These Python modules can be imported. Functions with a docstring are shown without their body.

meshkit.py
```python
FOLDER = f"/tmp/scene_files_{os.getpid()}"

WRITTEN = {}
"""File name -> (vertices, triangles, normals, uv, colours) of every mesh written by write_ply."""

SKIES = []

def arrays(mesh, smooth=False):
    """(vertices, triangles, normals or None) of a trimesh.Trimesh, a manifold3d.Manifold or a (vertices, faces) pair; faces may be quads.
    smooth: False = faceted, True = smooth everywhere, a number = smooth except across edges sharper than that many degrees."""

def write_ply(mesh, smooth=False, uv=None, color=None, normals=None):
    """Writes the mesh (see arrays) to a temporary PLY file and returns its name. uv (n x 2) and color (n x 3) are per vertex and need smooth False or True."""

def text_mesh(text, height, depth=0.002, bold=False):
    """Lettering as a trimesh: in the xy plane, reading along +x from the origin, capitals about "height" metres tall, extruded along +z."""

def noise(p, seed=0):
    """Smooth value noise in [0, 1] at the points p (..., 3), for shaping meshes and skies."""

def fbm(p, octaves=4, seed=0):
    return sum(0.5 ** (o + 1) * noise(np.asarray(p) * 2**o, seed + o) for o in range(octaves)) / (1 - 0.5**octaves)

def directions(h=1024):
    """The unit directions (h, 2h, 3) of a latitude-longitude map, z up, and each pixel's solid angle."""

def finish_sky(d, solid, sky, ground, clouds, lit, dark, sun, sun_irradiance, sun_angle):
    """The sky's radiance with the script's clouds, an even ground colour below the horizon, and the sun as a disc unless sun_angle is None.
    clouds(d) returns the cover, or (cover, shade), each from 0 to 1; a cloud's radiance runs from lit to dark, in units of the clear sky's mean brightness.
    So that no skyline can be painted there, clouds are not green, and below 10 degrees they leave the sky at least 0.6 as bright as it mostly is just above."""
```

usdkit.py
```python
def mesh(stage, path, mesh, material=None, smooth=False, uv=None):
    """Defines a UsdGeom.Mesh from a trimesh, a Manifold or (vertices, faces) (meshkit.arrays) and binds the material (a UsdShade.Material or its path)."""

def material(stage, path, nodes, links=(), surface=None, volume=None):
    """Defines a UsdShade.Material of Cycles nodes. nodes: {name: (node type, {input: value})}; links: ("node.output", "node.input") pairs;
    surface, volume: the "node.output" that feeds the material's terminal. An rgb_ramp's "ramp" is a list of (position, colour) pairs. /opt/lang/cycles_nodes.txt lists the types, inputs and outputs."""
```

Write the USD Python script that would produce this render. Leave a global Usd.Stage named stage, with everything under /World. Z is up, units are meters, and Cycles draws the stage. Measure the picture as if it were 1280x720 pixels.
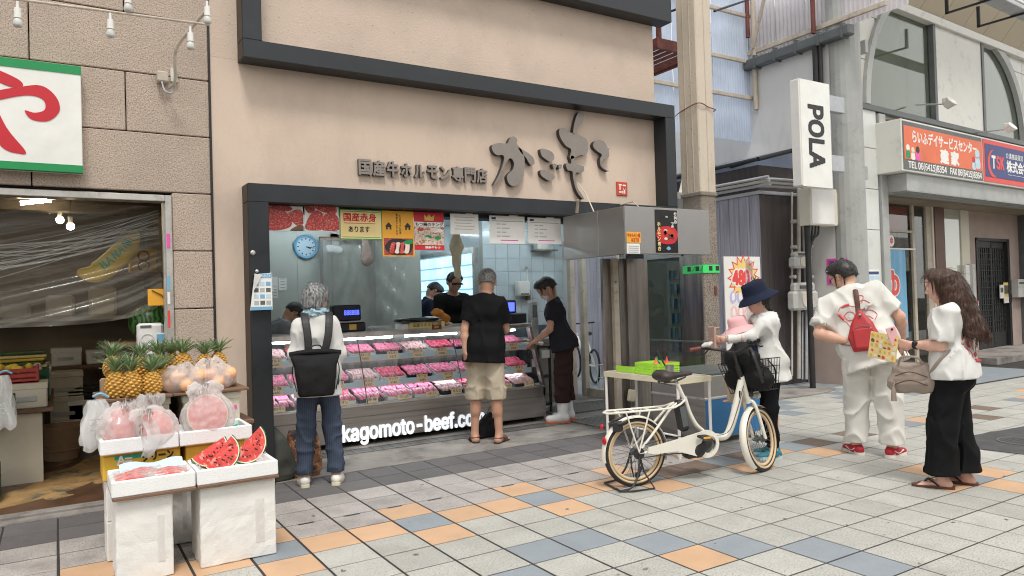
import math, random, glob, numpy as np, trimesh, usdkit, meshkit
import manifold3d as m3
import shapely.geometry as sg
from shapely import affinity, union_all
from shapely.geometry import Polygon, box as rect2
from pxr import Usd, UsdGeom, UsdLux, UsdShade, Gf, Sdf, Vt

stage = Usd.Stage.CreateInMemory()
UsdGeom.SetStageUpAxis(stage, "Z"); UsdGeom.SetStageMetersPerUnit(stage, 1.0)
UsdGeom.Xform.Define(stage, "/World"); UsdGeom.Scope.Define(stage, "/World/Looks")
RNG = np.random.default_rng(7); random.seed(7)
PI = math.pi

# ------------------------------------------------------------------ camera
EYE = np.array([0.0, 0.0, 1.45]); FPX, YAW, PITCH, ROLL = 916.0, 0.5576, -0.0152, 0.0297
def cam_axes():
    f = np.array([math.sin(YAW), math.cos(YAW), 0]); r = np.array([math.cos(YAW), -math.sin(YAW), 0]); d = np.array([0, 0, -1.0])
    f, d = math.cos(PITCH)*f + math.sin(PITCH)*d, math.cos(PITCH)*d - math.sin(PITCH)*f
    r, d = math.cos(ROLL)*r + math.sin(ROLL)*d, math.cos(ROLL)*d - math.sin(ROLL)*r
    return r, d, f
CR, CD, CF = cam_axes()
cam = UsdGeom.Camera.Define(stage, "/World/camera")
cam.CreateHorizontalApertureAttr(36.0); cam.CreateVerticalApertureAttr(20.25); cam.CreateFocalLengthAttr(36.0*FPX/1280)
cam.CreateClippingRangeAttr(Gf.Vec2f(0.05, 500))
cm = Gf.Matrix4d(*map(float, [*CR, 0, *(-CD), 0, *(-CF), 0, *EYE, 1]))
cam.AddTransformOp().Set(cm)
EXPOSURE = 0.55
cam.CreateExposureAttr(EXPOSURE)

# ------------------------------------------------------------------ sky and sun (overcast, light comes down into the street)
SUN_EL, SUN_AZ = math.radians(62), math.radians(200)     # rotation = atan2(x, y)
usdkit.material(stage, "/World/Looks/sky_light", {
    "sky": ("sky_texture", {"sky_type": "single_scattering", "sun_disc": False, "sun_elevation": SUN_EL, "sun_rotation": SUN_AZ, "altitude": 50.0, "aerosol_density": 3.0}),
    "tc": ("texture_coordinate", {}), "n": ("noise_texture", {"scale": 1.6, "detail": 6.0, "roughness": 0.55}),
    "r": ("rgb_ramp", {"ramp": [(0.0, (0.72, 0.72, 0.72)), (0.4, (0.95, 0.95, 0.95)), (1.0, (1, 1, 1))]}),
    "cl": ("rgb_ramp", {"ramp": [(0.25, (13.0, 12.9, 12.7)), (0.75, (19.0, 18.7, 18.2))]}),
    "mx": ("mix_color", {"use_clamp": False}), "bg": ("background_shader", {"strength": 0.057})},
    [("tc.generated", "n.vector"), ("n.fac", "r.fac"), ("n.fac", "cl.fac"), ("r.color", "mx.fac"), ("sky.color", "mx.a"), ("cl.color", "mx.b"), ("mx.result", "bg.color")], surface="bg.background")
dome = UsdLux.DomeLight.Define(stage, "/World/sky"); dome.CreateIntensityAttr(1.0)
UsdShade.MaterialBindingAPI.Apply(dome.GetPrim()).Bind(UsdShade.Material.Get(stage, "/World/Looks/sky_light"))
dome.GetPrim().SetCustomDataByKey("kind", "structure"); dome.GetPrim().SetCustomDataByKey("label", "bright overcast sky above the street")
sun = UsdLux.DistantLight.Define(stage, "/World/sun")
sun.CreateIntensityAttr(0.4); sun.CreateAngleAttr(13.0); sun.CreateColorAttr(Gf.Vec3f(1, 0.96, 0.9)); sun.GetPrim().CreateAttribute("inputs:normalize", Sdf.ValueTypeNames.Bool).Set(True)
sd = np.array([math.sin(SUN_AZ)*math.cos(SUN_EL), math.cos(SUN_AZ)*math.cos(SUN_EL), math.sin(SUN_EL)])
zx = np.cross([0, 0, 1.0], sd); zx /= np.linalg.norm(zx); zy = np.cross(sd, zx)
sun.AddTransformOp().Set(Gf.Matrix4d(*map(float, [*zx, 0, *zy, 0, *sd, 0, 0, 0, 20, 1])))

# ------------------------------------------------------------------ where a line of sight meets a known plane (all positions in metres)
def ray(x, y):
    return (x-640)/FPX*CR + (y-360)/FPX*CD + CF
def on_y(x, y, Y):
    d = ray(x, y); return EYE + Y/d[1]*d
def on_x(x, y, X):
    d = ray(x, y); return EYE + X/d[0]*d
def on_z(x, y, z=0.0):
    d = ray(x, y); return EYE + (z-EYE[2])/d[2]*d

# ------------------------------------------------------------------ materials
LOOKS = {}
def look(name, nodes, links, surface=None, volume=None):
    LOOKS[name] = usdkit.material(stage, "/World/Looks/" + name, nodes, links, surface=surface, volume=volume); return LOOKS[name]
def mat(name, color, rough=0.6, metal=0.0, vary=0.12, scale=6.0, bump=0.0, bscale=40.0, speck=None, spscale=150.0, spcut=0.62, spec=0.5, dirt=None, dscale=2.0, dcut=(0.5, 0.75), stretch=None, coat=0.0, emit=0.0, sheen=0.0, per_object=0.0, **kw):
    """principled material: base colour with soft variation, optional specks and dirt stains, fine relief"""
    c = np.array(color, float)
    n = {"tc": ("texture_coordinate", {}), "p": ("principled_bsdf", {"roughness": rough, "metallic": metal, "specular_ior_level": spec, "coat_weight": coat, "sheen_weight": sheen, **kw}),
         "n1": ("noise_texture", {"scale": scale, "detail": 5.0, "roughness": 0.6}),
         "r1": ("rgb_ramp", {"ramp": [(0.3, tuple(c*(1-vary))), (0.7, tuple(np.minimum(c*(1+vary), 1)))]})}
    src = "tc.object"; l = []
    if stretch:
        n["mp"] = ("mapping", {"scale": stretch}); l.append(("tc.object", "mp.vector")); src = "mp.vector"
    l += [(src, "n1.vector"), ("n1.fac", "r1.fac")]; cur = "r1.color"
    if speck is not None:
        n["n2"] = ("noise_texture", {"scale": spscale, "detail": 2.0}); n["r2"] = ("rgb_ramp", {"ramp": [(spcut, (0, 0, 0)), (spcut+0.06, (1, 1, 1))]})
        n["m2"] = ("mix_color", {"b": speck}); l += [("tc.object", "n2.vector"), ("n2.fac", "r2.fac"), ("r2.color", "m2.fac"), (cur, "m2.a")]; cur = "m2.result"
    if dirt is not None:
        n["n3"] = ("noise_texture", {"scale": dscale, "detail": 7.0, "roughness": 0.68}); n["r3"] = ("rgb_ramp", {"ramp": [(dcut[0], (0, 0, 0)), (dcut[1], (1, 1, 1))]})
        n["m3"] = ("mix_color", {"b": dirt}); l += [(src, "n3.vector"), ("n3.fac", "r3.fac"), ("r3.color", "m3.fac"), (cur, "m3.a")]; cur = "m3.result"
    if per_object:
        n["oi"] = ("object_info", {}); n["ro"] = ("rgb_ramp", {"ramp": [(0, (1-per_object,)*3), (1, (1, 1, 1))]}); n["mo"] = ("mix_color", {"blend_type": "multiply", "fac": 1.0})
        l += [("oi.random", "ro.fac"), (cur, "mo.a"), ("ro.color", "mo.b")]; cur = "mo.result"
    l.append((cur, "p.base_color"))
    if emit:
        n["p"][1]["emission_strength"] = emit; l.append((cur, "p.emission_color"))
    if bump:
        n["nb"] = ("noise_texture", {"scale": bscale, "detail": 4.0, "roughness": 0.6}); n["b"] = ("bump", {"strength": min(1.0, bump), "distance": 0.02})
        l += [(src, "nb.vector"), ("nb.fac", "b.height"), ("b.normal", "p.normal")]
    if metal or rough < 0.5:
        n["rr"] = ("map_range", {"from_min": 0.3, "from_max": 0.7, "to_min": rough*0.8, "to_max": min(1, rough*1.25)}); l += [("n1.fac", "rr.value"), ("rr.result", "p.roughness")]
    return look(name, n, l, surface="p.BSDF")

# ------------------------------------------------------------------ meshes
cat = trimesh.util.concatenate
def tm(v, f):
    return trimesh.Trimesh(np.asarray(v, float), np.asarray(f, int), process=False)
def man(m):
    k = m.to_mesh(); return tm(np.array(k.vert_properties[:, :3]), np.array(k.tri_verts))
def box(x0, x1, y0, y1, z0, z1, bev=0.0):
    if x1 < x0: x0, x1 = x1, x0
    if y1 < y0: y0, y1 = y1, y0
    if z1 < z0: z0, z1 = z1, z0
    if bev <= 0:
        m = trimesh.creation.box([x1-x0, y1-y0, z1-z0]); m.apply_translation([(x0+x1)/2, (y0+y1)/2, (z0+z1)/2]); return m
    b = min(bev, (x1-x0)*.45, (y1-y0)*.45, (z1-z0)*.45); P = []
    for x, sx in ((x0, 1), (x1, -1)):
        for y, sy in ((y0, 1), (y1, -1)):
            for z, sz in ((z0, 1), (z1, -1)):
                P += [(x, y+sy*b, z+sz*b), (x+sx*b, y, z+sz*b), (x+sx*b, y+sy*b, z)]
    return man(m3.Manifold.hull_points(np.array(P)))
def frame_tube(P, up=None):
    P = np.asarray(P, float); T = np.gradient(P, axis=0); T /= np.maximum(np.linalg.norm(T, axis=1, keepdims=True), 1e-9)
    a = np.array([0, 0, 1.0]) if abs(T[0][2]) < 0.9 else np.array([1.0, 0, 0]); N = np.cross(T[0], a)
    if up is not None: N = np.asarray(up, float)-T[0]*np.dot(up, T[0])
    N /= np.linalg.norm(N); Ns = [N]
    for i in range(1, len(P)):
        N = Ns[-1] - T[i]*np.dot(Ns[-1], T[i]); N /= max(np.linalg.norm(N), 1e-9); Ns.append(N)
    Ns = np.array(Ns); return T, Ns, np.cross(T, Ns)
def tube(P, r, seg=8, closed=False, caps=True, flat=None, up=None):
    P = np.asarray(P, float); r = np.broadcast_to(np.asarray(r, float), (len(P),))
    T, N, B = frame_tube(P, up); a = np.linspace(0, 2*PI, seg, endpoint=False)
    fl = 1.0 if flat is None else flat
    V = P[:, None] + r[:, None, None]*(np.cos(a)[None, :, None]*N[:, None] + fl*np.sin(a)[None, :, None]*B[:, None])
    n = len(P); F = []
    for i in range(n-1 + (1 if closed else 0)):
        for j in range(seg):
            p, q = i*seg+j, i*seg+(j+1) % seg; u, w = ((i+1) % n)*seg+j, ((i+1) % n)*seg+(j+1) % seg
            F += [(p, q, w), (p, w, u)]
    V = V.reshape(-1, 3)
    if caps and not closed:
        V = np.vstack([V, P[0], P[-1]]); c0, c1 = len(V)-2, len(V)-1
        for j in range(seg):
            F += [(c0, (j+1) % seg, j), (c1, (n-1)*seg+j, (n-1)*seg+(j+1) % seg)]
    return tm(V, F)
def cyl(a, b, r0, r1=None, seg=14):
    return tube([a, b], [r0, r0 if r1 is None else r1], seg)
def curve(P, n=24):
    """smooth Catmull-Rom curve through points"""
    P = np.asarray(P, float); Q = np.vstack([2*P[0]-P[1], P, 2*P[-1]-P[-2]]); out = []
    k = max(2, n//(len(P)-1))
    for i in range(1, len(Q)-2):
        t = np.linspace(0, 1, k, endpoint=False)[:, None]; a, b, c, d = Q[i-1:i+3]
        out.append(0.5*((2*b)+(c-a)*t+(2*a-5*b+4*c-d)*t*t+(3*b-a-3*c+d)*t**3))
    return np.vstack(out+[P[-1:]])
def lathe(prof, seg=24, center=(0, 0, 0)):
    prof = np.asarray(prof, float); a = np.linspace(0, 2*PI, seg, endpoint=False); n = len(prof)
    V = np.stack([prof[:, None, 0]*np.cos(a), prof[:, None, 0]*np.sin(a), np.repeat(prof[:, 1:2], seg, 1)], -1).reshape(-1, 3)+np.asarray(center)
    F = []
    for i in range(n-1):
        for j in range(seg):
            p, q = i*seg+j, i*seg+(j+1) % seg; F += [(p, q, q+seg), (p, q+seg, p+seg)]
    return tm(V, F)
def loft(secs, n=22, sub=2, noise=.02, ns=12, seed=0):
    """soft bag through rounded-rectangle sections (width, depth, z, x, y)"""
    V = []
    for w, d, z, x, y in secs:
        for a in np.linspace(0, 2*PI, n, endpoint=False):
            c, q = math.cos(a), math.sin(a); V.append((x+w/2*np.sign(c)*abs(c)**.45, y+d/2*np.sign(q)*abs(q)**.45, z))
    k = len(secs); F = [t for i in range(k-1) for j in range(n) for t in ((i*n+j, i*n+(j+1) % n, (i+1)*n+(j+1) % n), (i*n+j, (i+1)*n+(j+1) % n, (i+1)*n+j))]
    V += [(secs[0][3], secs[0][4], secs[0][2]), (secs[-1][3], secs[-1][4], secs[-1][2])]; F += [(k*n, (j+1) % n, j) for j in range(n)]+[(k*n+1, (k-1)*n+j, (k-1)*n+(j+1) % n) for j in range(n)]
    m = tm(V, F)
    for _ in range(sub): m = m.subdivide()
    m.vertices += (meshkit.fbm(m.vertices*ns+seed, 3, seed)[:, None]-.5)*noise*np.array([.7, 1, .3]); return m
def ball(c, r, sub=2, sc=(1, 1, 1)):
    m = trimesh.creation.icosphere(sub, 1.0); m.vertices = m.vertices*np.asarray(sc)*r+np.asarray(c); return m
def extrude(poly, d):
    gs = [g for g in getattr(poly, "geoms", [poly]) if g.area > 1e-9 and g.geom_type == "Polygon"]
    return cat([trimesh.creation.extrude_polygon(g, d, engine="earcut") for g in gs])
def place(m, o, xd=(1, 0, 0), yd=(0, 0, 1)):
    """local x, y, z to the directions xd, yd, xd x yd from the origin o"""
    xd, yd = np.asarray(xd, float), np.asarray(yd, float); R = np.stack([xd, yd, np.cross(xd, yd)], 1)
    m = m.copy(); m.vertices = m.vertices @ R.T + np.asarray(o, float); return m
def rot(m, deg, axis=(0, 0, 1), about=(0, 0, 0)):
    m = m.copy(); m.apply_transform(trimesh.transformations.rotation_matrix(math.radians(deg), axis, about)); return m
def move(m, d):
    m = m.copy(); m.apply_translation(d); return m
def grid_sheet(fn, nu, nv):
    u, v = np.meshgrid(np.linspace(0, 1, nu), np.linspace(0, 1, nv), indexing="ij"); V = fn(u, v).reshape(-1, 3)
    i = np.arange(nu*nv).reshape(nu, nv); F = np.stack([i[:-1, :-1], i[1:, :-1], i[1:, 1:], i[:-1, 1:]], -1).reshape(-1, 4)
    return tm(V, np.vstack([F[:, [0, 1, 2]], F[:, [0, 2, 3]]]))
def blob_poly(pts, n=8):
    """closed smooth outline through points"""
    P = np.asarray(pts, float); k = len(P); out = []
    for i in range(k):
        a, b, c, d = P[i-1], P[i], P[(i+1) % k], P[(i+2) % k]; t = np.linspace(0, 1, n, endpoint=False)[:, None]
        out.append(0.5*((2*b)+(c-a)*t+(2*a-5*b+4*c-d)*t*t+(3*b-a-3*c+d)*t**3))
    return Polygon(np.vstack(out)).buffer(0)
_fonts = {}
def text_shape(text, height, bold=0, px=64, font="Noto Sans CJK*"):
    """lettering outline (shapely), capitals about height tall, from x=0, baseline y=0"""
    from PIL import Image, ImageDraw, ImageFont
    key = (font, px)
    if key not in _fonts: _fonts[key] = ImageFont.truetype(glob.glob(f"/opt/blender-*/*/datafiles/fonts/{font}.woff2")[0], px)
    ft = _fonts[key]; x0, y0, x1, y1 = ft.getbbox(text, anchor="ls", stroke_width=bold)
    im = Image.new("L", (x1-x0+8, y1-y0+8)); ImageDraw.Draw(im).text((4-x0, 4-y0), text, 255, font=ft, anchor="ls", stroke_width=bold)
    on = np.pad(np.asarray(im) > 127, ((0, 0), (1, 1))).astype(np.int8); d = np.diff(on, axis=1)
    rows, st = np.nonzero(d == 1); en = np.nonzero(d == -1)[1]
    from shapely import box as sbox
    g = union_all(sbox(st, -rows-1, en, -rows)).buffer(0.6).buffer(-0.6).simplify(0.6)
    s = height/(0.73*px); return affinity.affine_transform(g, [s, 0, 0, s, -4*s, (4-y0)*s])
def text3(text, height, depth=0.002, bold=0, px=48, width=None, center=False, font="Noto Sans CJK*"):
    g = text_shape(text, height, bold, px, font); x0, y0, x1, y1 = g.bounds
    if width: g = affinity.scale(g, width/(x1-x0), 1, origin=(x0, 0))
    if center: x0, y0, x1, y1 = g.bounds; g = affinity.translate(g, -(x0+x1)/2, -(y0+y1)/2)
    return extrude(g, depth)

# ------------------------------------------------------------------ prims
_names = {}
def numbered(parent, name):
    k = _names.get((parent, name), 0); _names[(parent, name)] = k+1
    return f"{parent}/{name}" if k == 0 else f"{parent}/{name}_{k:03d}"
def data(prim, **kw):
    for k, v in kw.items():
        if v: prim.SetCustomDataByKey(k, v)
def put(parent, name, mesh, material, smooth=False, label=None):
    path = numbered(parent, name); usdkit.mesh(stage, path, mesh, LOOKS[material] if isinstance(material, str) else material, smooth=smooth)
    if label: data(stage.GetPrimAtPath(path), label=label)
    return path
part = put
def thing(name, label, category, loc=None, rotz=0, group=None, kind=None):
    path = numbered("/World", name); x = UsdGeom.Xform.Define(stage, path)
    if loc is not None: x.AddTranslateOp().Set(Gf.Vec3d(*map(float, loc)))
    if rotz: x.AddRotateZOp().Set(float(rotz))
    data(x.GetPrim(), label=label, category=category, group=group, kind=kind); return path
def solo(name, mesh, material, label, category, smooth=False, group=None):
    path = put("/World", name, mesh, material, smooth); data(stage.GetPrimAtPath(path), label=label, category=category, group=group); return path
def setting(name, mesh, material, smooth=False, label=None):
    path = put("/World", name, mesh, material, smooth); data(stage.GetPrimAtPath(path), kind="structure", label=label); return path
def copy_of(path, label, loc, rotz=0, group=None, scale=None):
    src = stage.GetPrimAtPath(path); base = path.rsplit("/", 1)[1].rstrip("0123456789").rstrip("_"); p = numbered("/World", base)
    x = UsdGeom.Xform.Define(stage, p); x.GetPrim().GetReferences().AddInternalReference(Sdf.Path(path)); x.GetPrim().SetInstanceable(True)
    x.ClearXformOpOrder(); x.AddTranslateOp(opSuffix="here").Set(Gf.Vec3d(*map(float, loc)))
    if rotz: x.AddRotateZOp(opSuffix="turn").Set(float(rotz))
    if scale: x.AddScaleOp(opSuffix="size").Set(Gf.Vec3f(*([scale]*3 if np.isscalar(scale) else scale)))
    data(x.GetPrim(), label=label, group=group or src.GetCustomDataByKey("group"), category=src.GetCustomDataByKey("category")); return p
ORD = "first second third fourth fifth sixth seventh eighth ninth tenth eleventh twelfth thirteenth fourteenth".split()

# ------------------------------------------------------------------ soft bodies: rounded cones joined by smooth union on a grid, meshed by surface nets
def sdf_mesh(prims, cell=0.012, noise=None, pad=0.05, cut=None, iters=2):
    """prims: dicts a,b (points), r (ra, rb), k (blend), sub (subtract), s (anisotropic scale of space, 3), R unused"""
    lo = np.min([np.minimum(np.array(p["a"])-np.max(p["r"])*max(p.get("s", (1,))), np.array(p["b"])-np.max(p["r"])*max(p.get("s", (1,)))) for p in prims if not p.get("sub")], 0)-pad
    hi = np.max([np.maximum(np.array(p["a"])+np.max(p["r"])*max(p.get("s", (1,))), np.array(p["b"])+np.max(p["r"])*max(p.get("s", (1,)))) for p in prims if not p.get("sub")], 0)+pad
    n = np.ceil((hi-lo)/cell).astype(int)+1; D = np.full(n, 1.0, np.float32)
    ax = [lo[i]+cell*np.arange(n[i]) for i in range(3)]
    for p in prims:
        a, b = np.array(p["a"], float), np.array(p["b"], float); ra, rb = np.broadcast_to(np.array(p["r"], float), (2,)); k = p.get("k", 0.03); s = np.array(p.get("s", (1, 1, 1)), float)
        m = k+3*cell; q0 = np.minimum(a-ra*s, b-rb*s)-m; q1 = np.maximum(a+ra*s, b+rb*s)+m
        i0 = np.clip(np.floor((q0-lo)/cell).astype(int), 0, n); i1 = np.clip(np.ceil((q1-lo)/cell).astype(int)+1, 0, n)
        if (i1 <= i0).any(): continue
        sl = tuple(slice(i0[i], i1[i]) for i in range(3))
        X, Y, Z = np.meshgrid(*[ax[i][sl[i]] for i in range(3)], indexing="ij", sparse=True)
        mid = a
        px_, py_, pz_ = (X-a[0])/s[0], (Y-a[1])/s[1], (Z-a[2])/s[2]; d = (b-a)/s; L = float(d@d)
        t = np.clip((px_*d[0]+py_*d[1]+pz_*d[2])/L, 0, 1) if L > 1e-12 else 0.0
        e = np.sqrt((px_-t*d[0])**2+(py_-t*d[1])**2+(pz_-t*d[2])**2)-(ra+(rb-ra)*t)
        e = (e*min(s)).astype(np.float32); cur = D[sl]
        if "pl" in p:
            c_, d_ = p["pl"]; e = np.maximum(e, ((X-c_[0])*d_[0]+(Y-c_[1])*d_[1]+(Z-c_[2])*d_[2]).astype(np.float32))
        if p.get("sub"):
            e = -e; h = np.clip(0.5-0.5*(e-cur)/k, 0, 1) if k > 0 else (e > cur)*0.0
            h = np.clip(k-np.abs(cur-e), 0, None)/k; D[sl] = np.maximum(cur, e)+h*h*k/4
        else:
            h = np.clip(k-np.abs(cur-e), 0, None)/max(k, 1e-6); D[sl] = np.minimum(cur, e)-h*h*k/4
    if noise is not None or cut is not None:
        near = np.abs(D) < 0.06; I = np.argwhere(near); P = lo+I*cell
        if noise is not None: D[near] += noise(P).astype(np.float32)
        if cut is not None:
            c = cut(P).astype(np.float32); D[near] = np.maximum(D[near], c)
            deep = D <= -0.06; I = np.argwhere(deep)
            if len(I): D[deep] = np.maximum(D[deep], cut(lo+I*cell).astype(np.float32))
    D[[0, -1]] = 1; D[:, [0, -1]] = 1; D[:, :, [0, -1]] = 1
    S = D < 0
    c = [S[i:n[0]-1+i, j:n[1]-1+j, k:n[2]-1+k] for i in (0, 1) for j in (0, 1) for k in (0, 1)]
    cnt = sum(x.astype(np.int8) for x in c); act = (cnt > 0) & (cnt < 8); idx = np.full(act.shape, -1, np.int64); A = np.argwhere(act); idx[act] = np.arange(len(A))
    acc = np.zeros((len(A), 3)); num = np.zeros(len(A)); off = [(i, j, k) for i in (0, 1) for j in (0, 1) for k in (0, 1)]
    vals = [D[A[:, 0]+o[0], A[:, 1]+o[1], A[:, 2]+o[2]] for o in off]
    for i in range(8):
        for j in range(i+1, 8):
            if sum(abs(off[i][q]-off[j][q]) for q in range(3)) != 1: continue
            va, vb = vals[i], vals[j]; cr = (va < 0) != (vb < 0); t = np.where(cr, va/np.where(cr, va-vb, 1), 0)
            acc += cr[:, None]*(np.array(off[i])+t[:, None]*(np.array(off[j])-np.array(off[i]))); num += cr
    V = lo+cell*(A+acc/np.maximum(num, 1)[:, None]); F = []
    for d in range(3):
        e = np.zeros(3, int); e[d] = 1; u, w = [q for q in range(3) if q != d]
        s0 = S[tuple(slice(0, n[q]-e[q]) for q in range(3))]; s1 = S[tuple(slice(e[q], n[q]) for q in range(3))]
        E = np.argwhere(s0 != s1); fl = s0[tuple(E.T)]
        ok = (E[:, u] > 0) & (E[:, w] > 0) & (E[:, u] < n[u]-1) & (E[:, w] < n[w]-1); E, fl = E[ok], fl[ok]
        eu = np.zeros(3, int); eu[u] = 1; ew = np.zeros(3, int); ew[w] = 1
        q = np.stack([idx[tuple((E-eu-ew).T)], idx[tuple((E-ew).T)], idx[tuple(E.T)], idx[tuple((E-eu).T)]], 1)
        flip = fl if d != 1 else ~fl
        q[~flip] = q[~flip][:, ::-1]; F.append(q)
    Q = np.vstack(F); m = tm(V, np.vstack([Q[:, [0, 1, 2]], Q[:, [0, 2, 3]]]))
    if iters: trimesh.smoothing.filter_taubin(m, lamb=0.5, nu=0.53, iterations=iters)
    return m
def cap(a, b, r, k=0.03, s=(1, 1, 1), sub=False, pl=None):
    d = dict(a=a, b=b, r=r, k=k, s=s, sub=sub)
    if pl is not None: d["pl"] = pl
    return d

# ================================================================== MATERIALS
mat("tile_grey", (0.485, 0.482, 0.445), 0.62, vary=.1, scale=3, speck=(0.26, 0.255, 0.24), spscale=105, spcut=.55, bump=.25, bscale=150, per_object=.16, dirt=(0.33, 0.315, 0.285), dscale=3.1, dcut=(.52, .82))
mat("tile_pink", (0.46, 0.43, 0.41), 0.66, vary=.1, scale=3, speck=(0.2, 0.18, 0.18), spscale=105, spcut=.55, bump=.25, bscale=150, per_object=.16, dirt=(0.25, 0.225, 0.21), dscale=3.1, dcut=(.48, .76))
mat("tile_orange", (0.6, 0.385, 0.235), 0.6, vary=.08, scale=5, speck=(0.5, 0.33, 0.2), spscale=160, spcut=.6, bump=.12, bscale=260, per_object=.12, dirt=(0.42, 0.3, 0.22), dscale=3.1, dcut=(.55, .9))
mat("tile_blue", (0.27, 0.305, 0.335), 0.6, vary=.1, scale=5, speck=(0.2, 0.23, 0.26), spscale=160, spcut=.55, bump=.2, bscale=260, per_object=.15)
mat("tile_brown", (0.24, 0.175, 0.135), 0.7, vary=.2, scale=6, speck=(0.1, 0.08, 0.07), spscale=300, spcut=.52, bump=.3, bscale=240, per_object=.12)
mat("tile_dark", (0.19, 0.18, 0.182), 0.72, vary=.18, scale=4, speck=(0.09, 0.085, 0.09), spscale=300, spcut=.5, bump=.5, bscale=220, per_object=.2, dirt=(0.09, 0.085, 0.085), dscale=4, dcut=(.55, .75))
mat("joint", (0.034, 0.031, 0.028), 0.9, vary=.3)
mat("asphalt", (0.075, 0.075, 0.078), 0.85, vary=.25, scale=8, speck=(0.16, 0.16, 0.16), spscale=260, spcut=.6, bump=.6, bscale=200)
mat("concrete", (0.27, 0.25, 0.23), 0.75, vary=.22, scale=3, bump=.3, bscale=90, dirt=(0.1, 0.09, 0.085), dscale=2.6, dcut=(.48, .7))
mat("concrete_wall", (0.42, 0.4, 0.37), 0.8, vary=.12, scale=2, bump=.3, bscale=70, dirt=(0.22, 0.19, 0.16), dscale=1.8, dcut=(.52, .8), stretch=(1, 1, .35))
mat("granite", (0.53, 0.43, 0.35), 0.78, vary=.1, scale=2.2, speck=(0.33, 0.25, 0.205), spscale=110, spcut=.53, bump=.5, bscale=85, per_object=.1, dirt=(0.32, 0.25, 0.21), dscale=1.6, dcut=(.55, .85))
mat("plaster", (0.62, 0.5, 0.405), 0.85, vary=.05, scale=1.2, speck=(0.54, 0.43, 0.345), spscale=30, spcut=.74, bump=.16, bscale=60, dirt=(0.44, 0.345, 0.285), dscale=1.3, dcut=(.5, .9), stretch=(1, 1, .45))
mat("plaster_worn", (0.6, 0.485, 0.395), 0.85, vary=.07, scale=1.2, speck=(0.36, 0.28, 0.22), spscale=40, spcut=.665, bump=.3, bscale=60, dirt=(0.44, 0.35, 0.29), dscale=.9, dcut=(.45, .85))
mat("frame_black", (0.016, 0.019, 0.023), 0.42, vary=.25, scale=3, bump=.05, bscale=30, dirt=(0.035, 0.035, 0.036), dscale=3, dcut=(.6, .85))
mat("frame_side", (0.05, 0.035, 0.025), 0.6, vary=.2)
mat("aluminium", (0.62, 0.6, 0.56), 0.38, 0.85, vary=.14, scale=5, dirt=(0.25, 0.22, 0.18), dscale=6, dcut=(.55, .8))
mat("steel", (0.4, 0.39, 0.38), 0.4, 0.9, vary=.025, scale=2, dirt=(.3, .29, .28), dscale=2, dcut=(.55, .9))
mat("steel_dark", (0.3, 0.27, 0.25), 0.3, 0.9, vary=.1, scale=2, stretch=(6, 6, .6))
mat("steel_case", (0.4, 0.375, 0.355), 0.36, 0.85, vary=.08, scale=2, stretch=(.4, 1, 9), dirt=(0.345, 0.32, 0.3), dscale=2.2, dcut=(.6, .9))
mat("steel_top", (0.66, 0.64, 0.62), 0.3, 0.85, vary=.08, scale=4)
mat("black", (0.018, 0.018, 0.019), 0.55, vary=.2)
mat("black_gloss", (0.015, 0.015, 0.016), 0.2, vary=.2)
mat("rubber", (0.025, 0.025, 0.025), 0.8, vary=.2)
mat("white_paint", (0.78, 0.77, 0.74), 0.4, vary=.05, scale=4, dirt=(0.55, 0.52, 0.46), dscale=4, dcut=(.58, .9))
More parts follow.
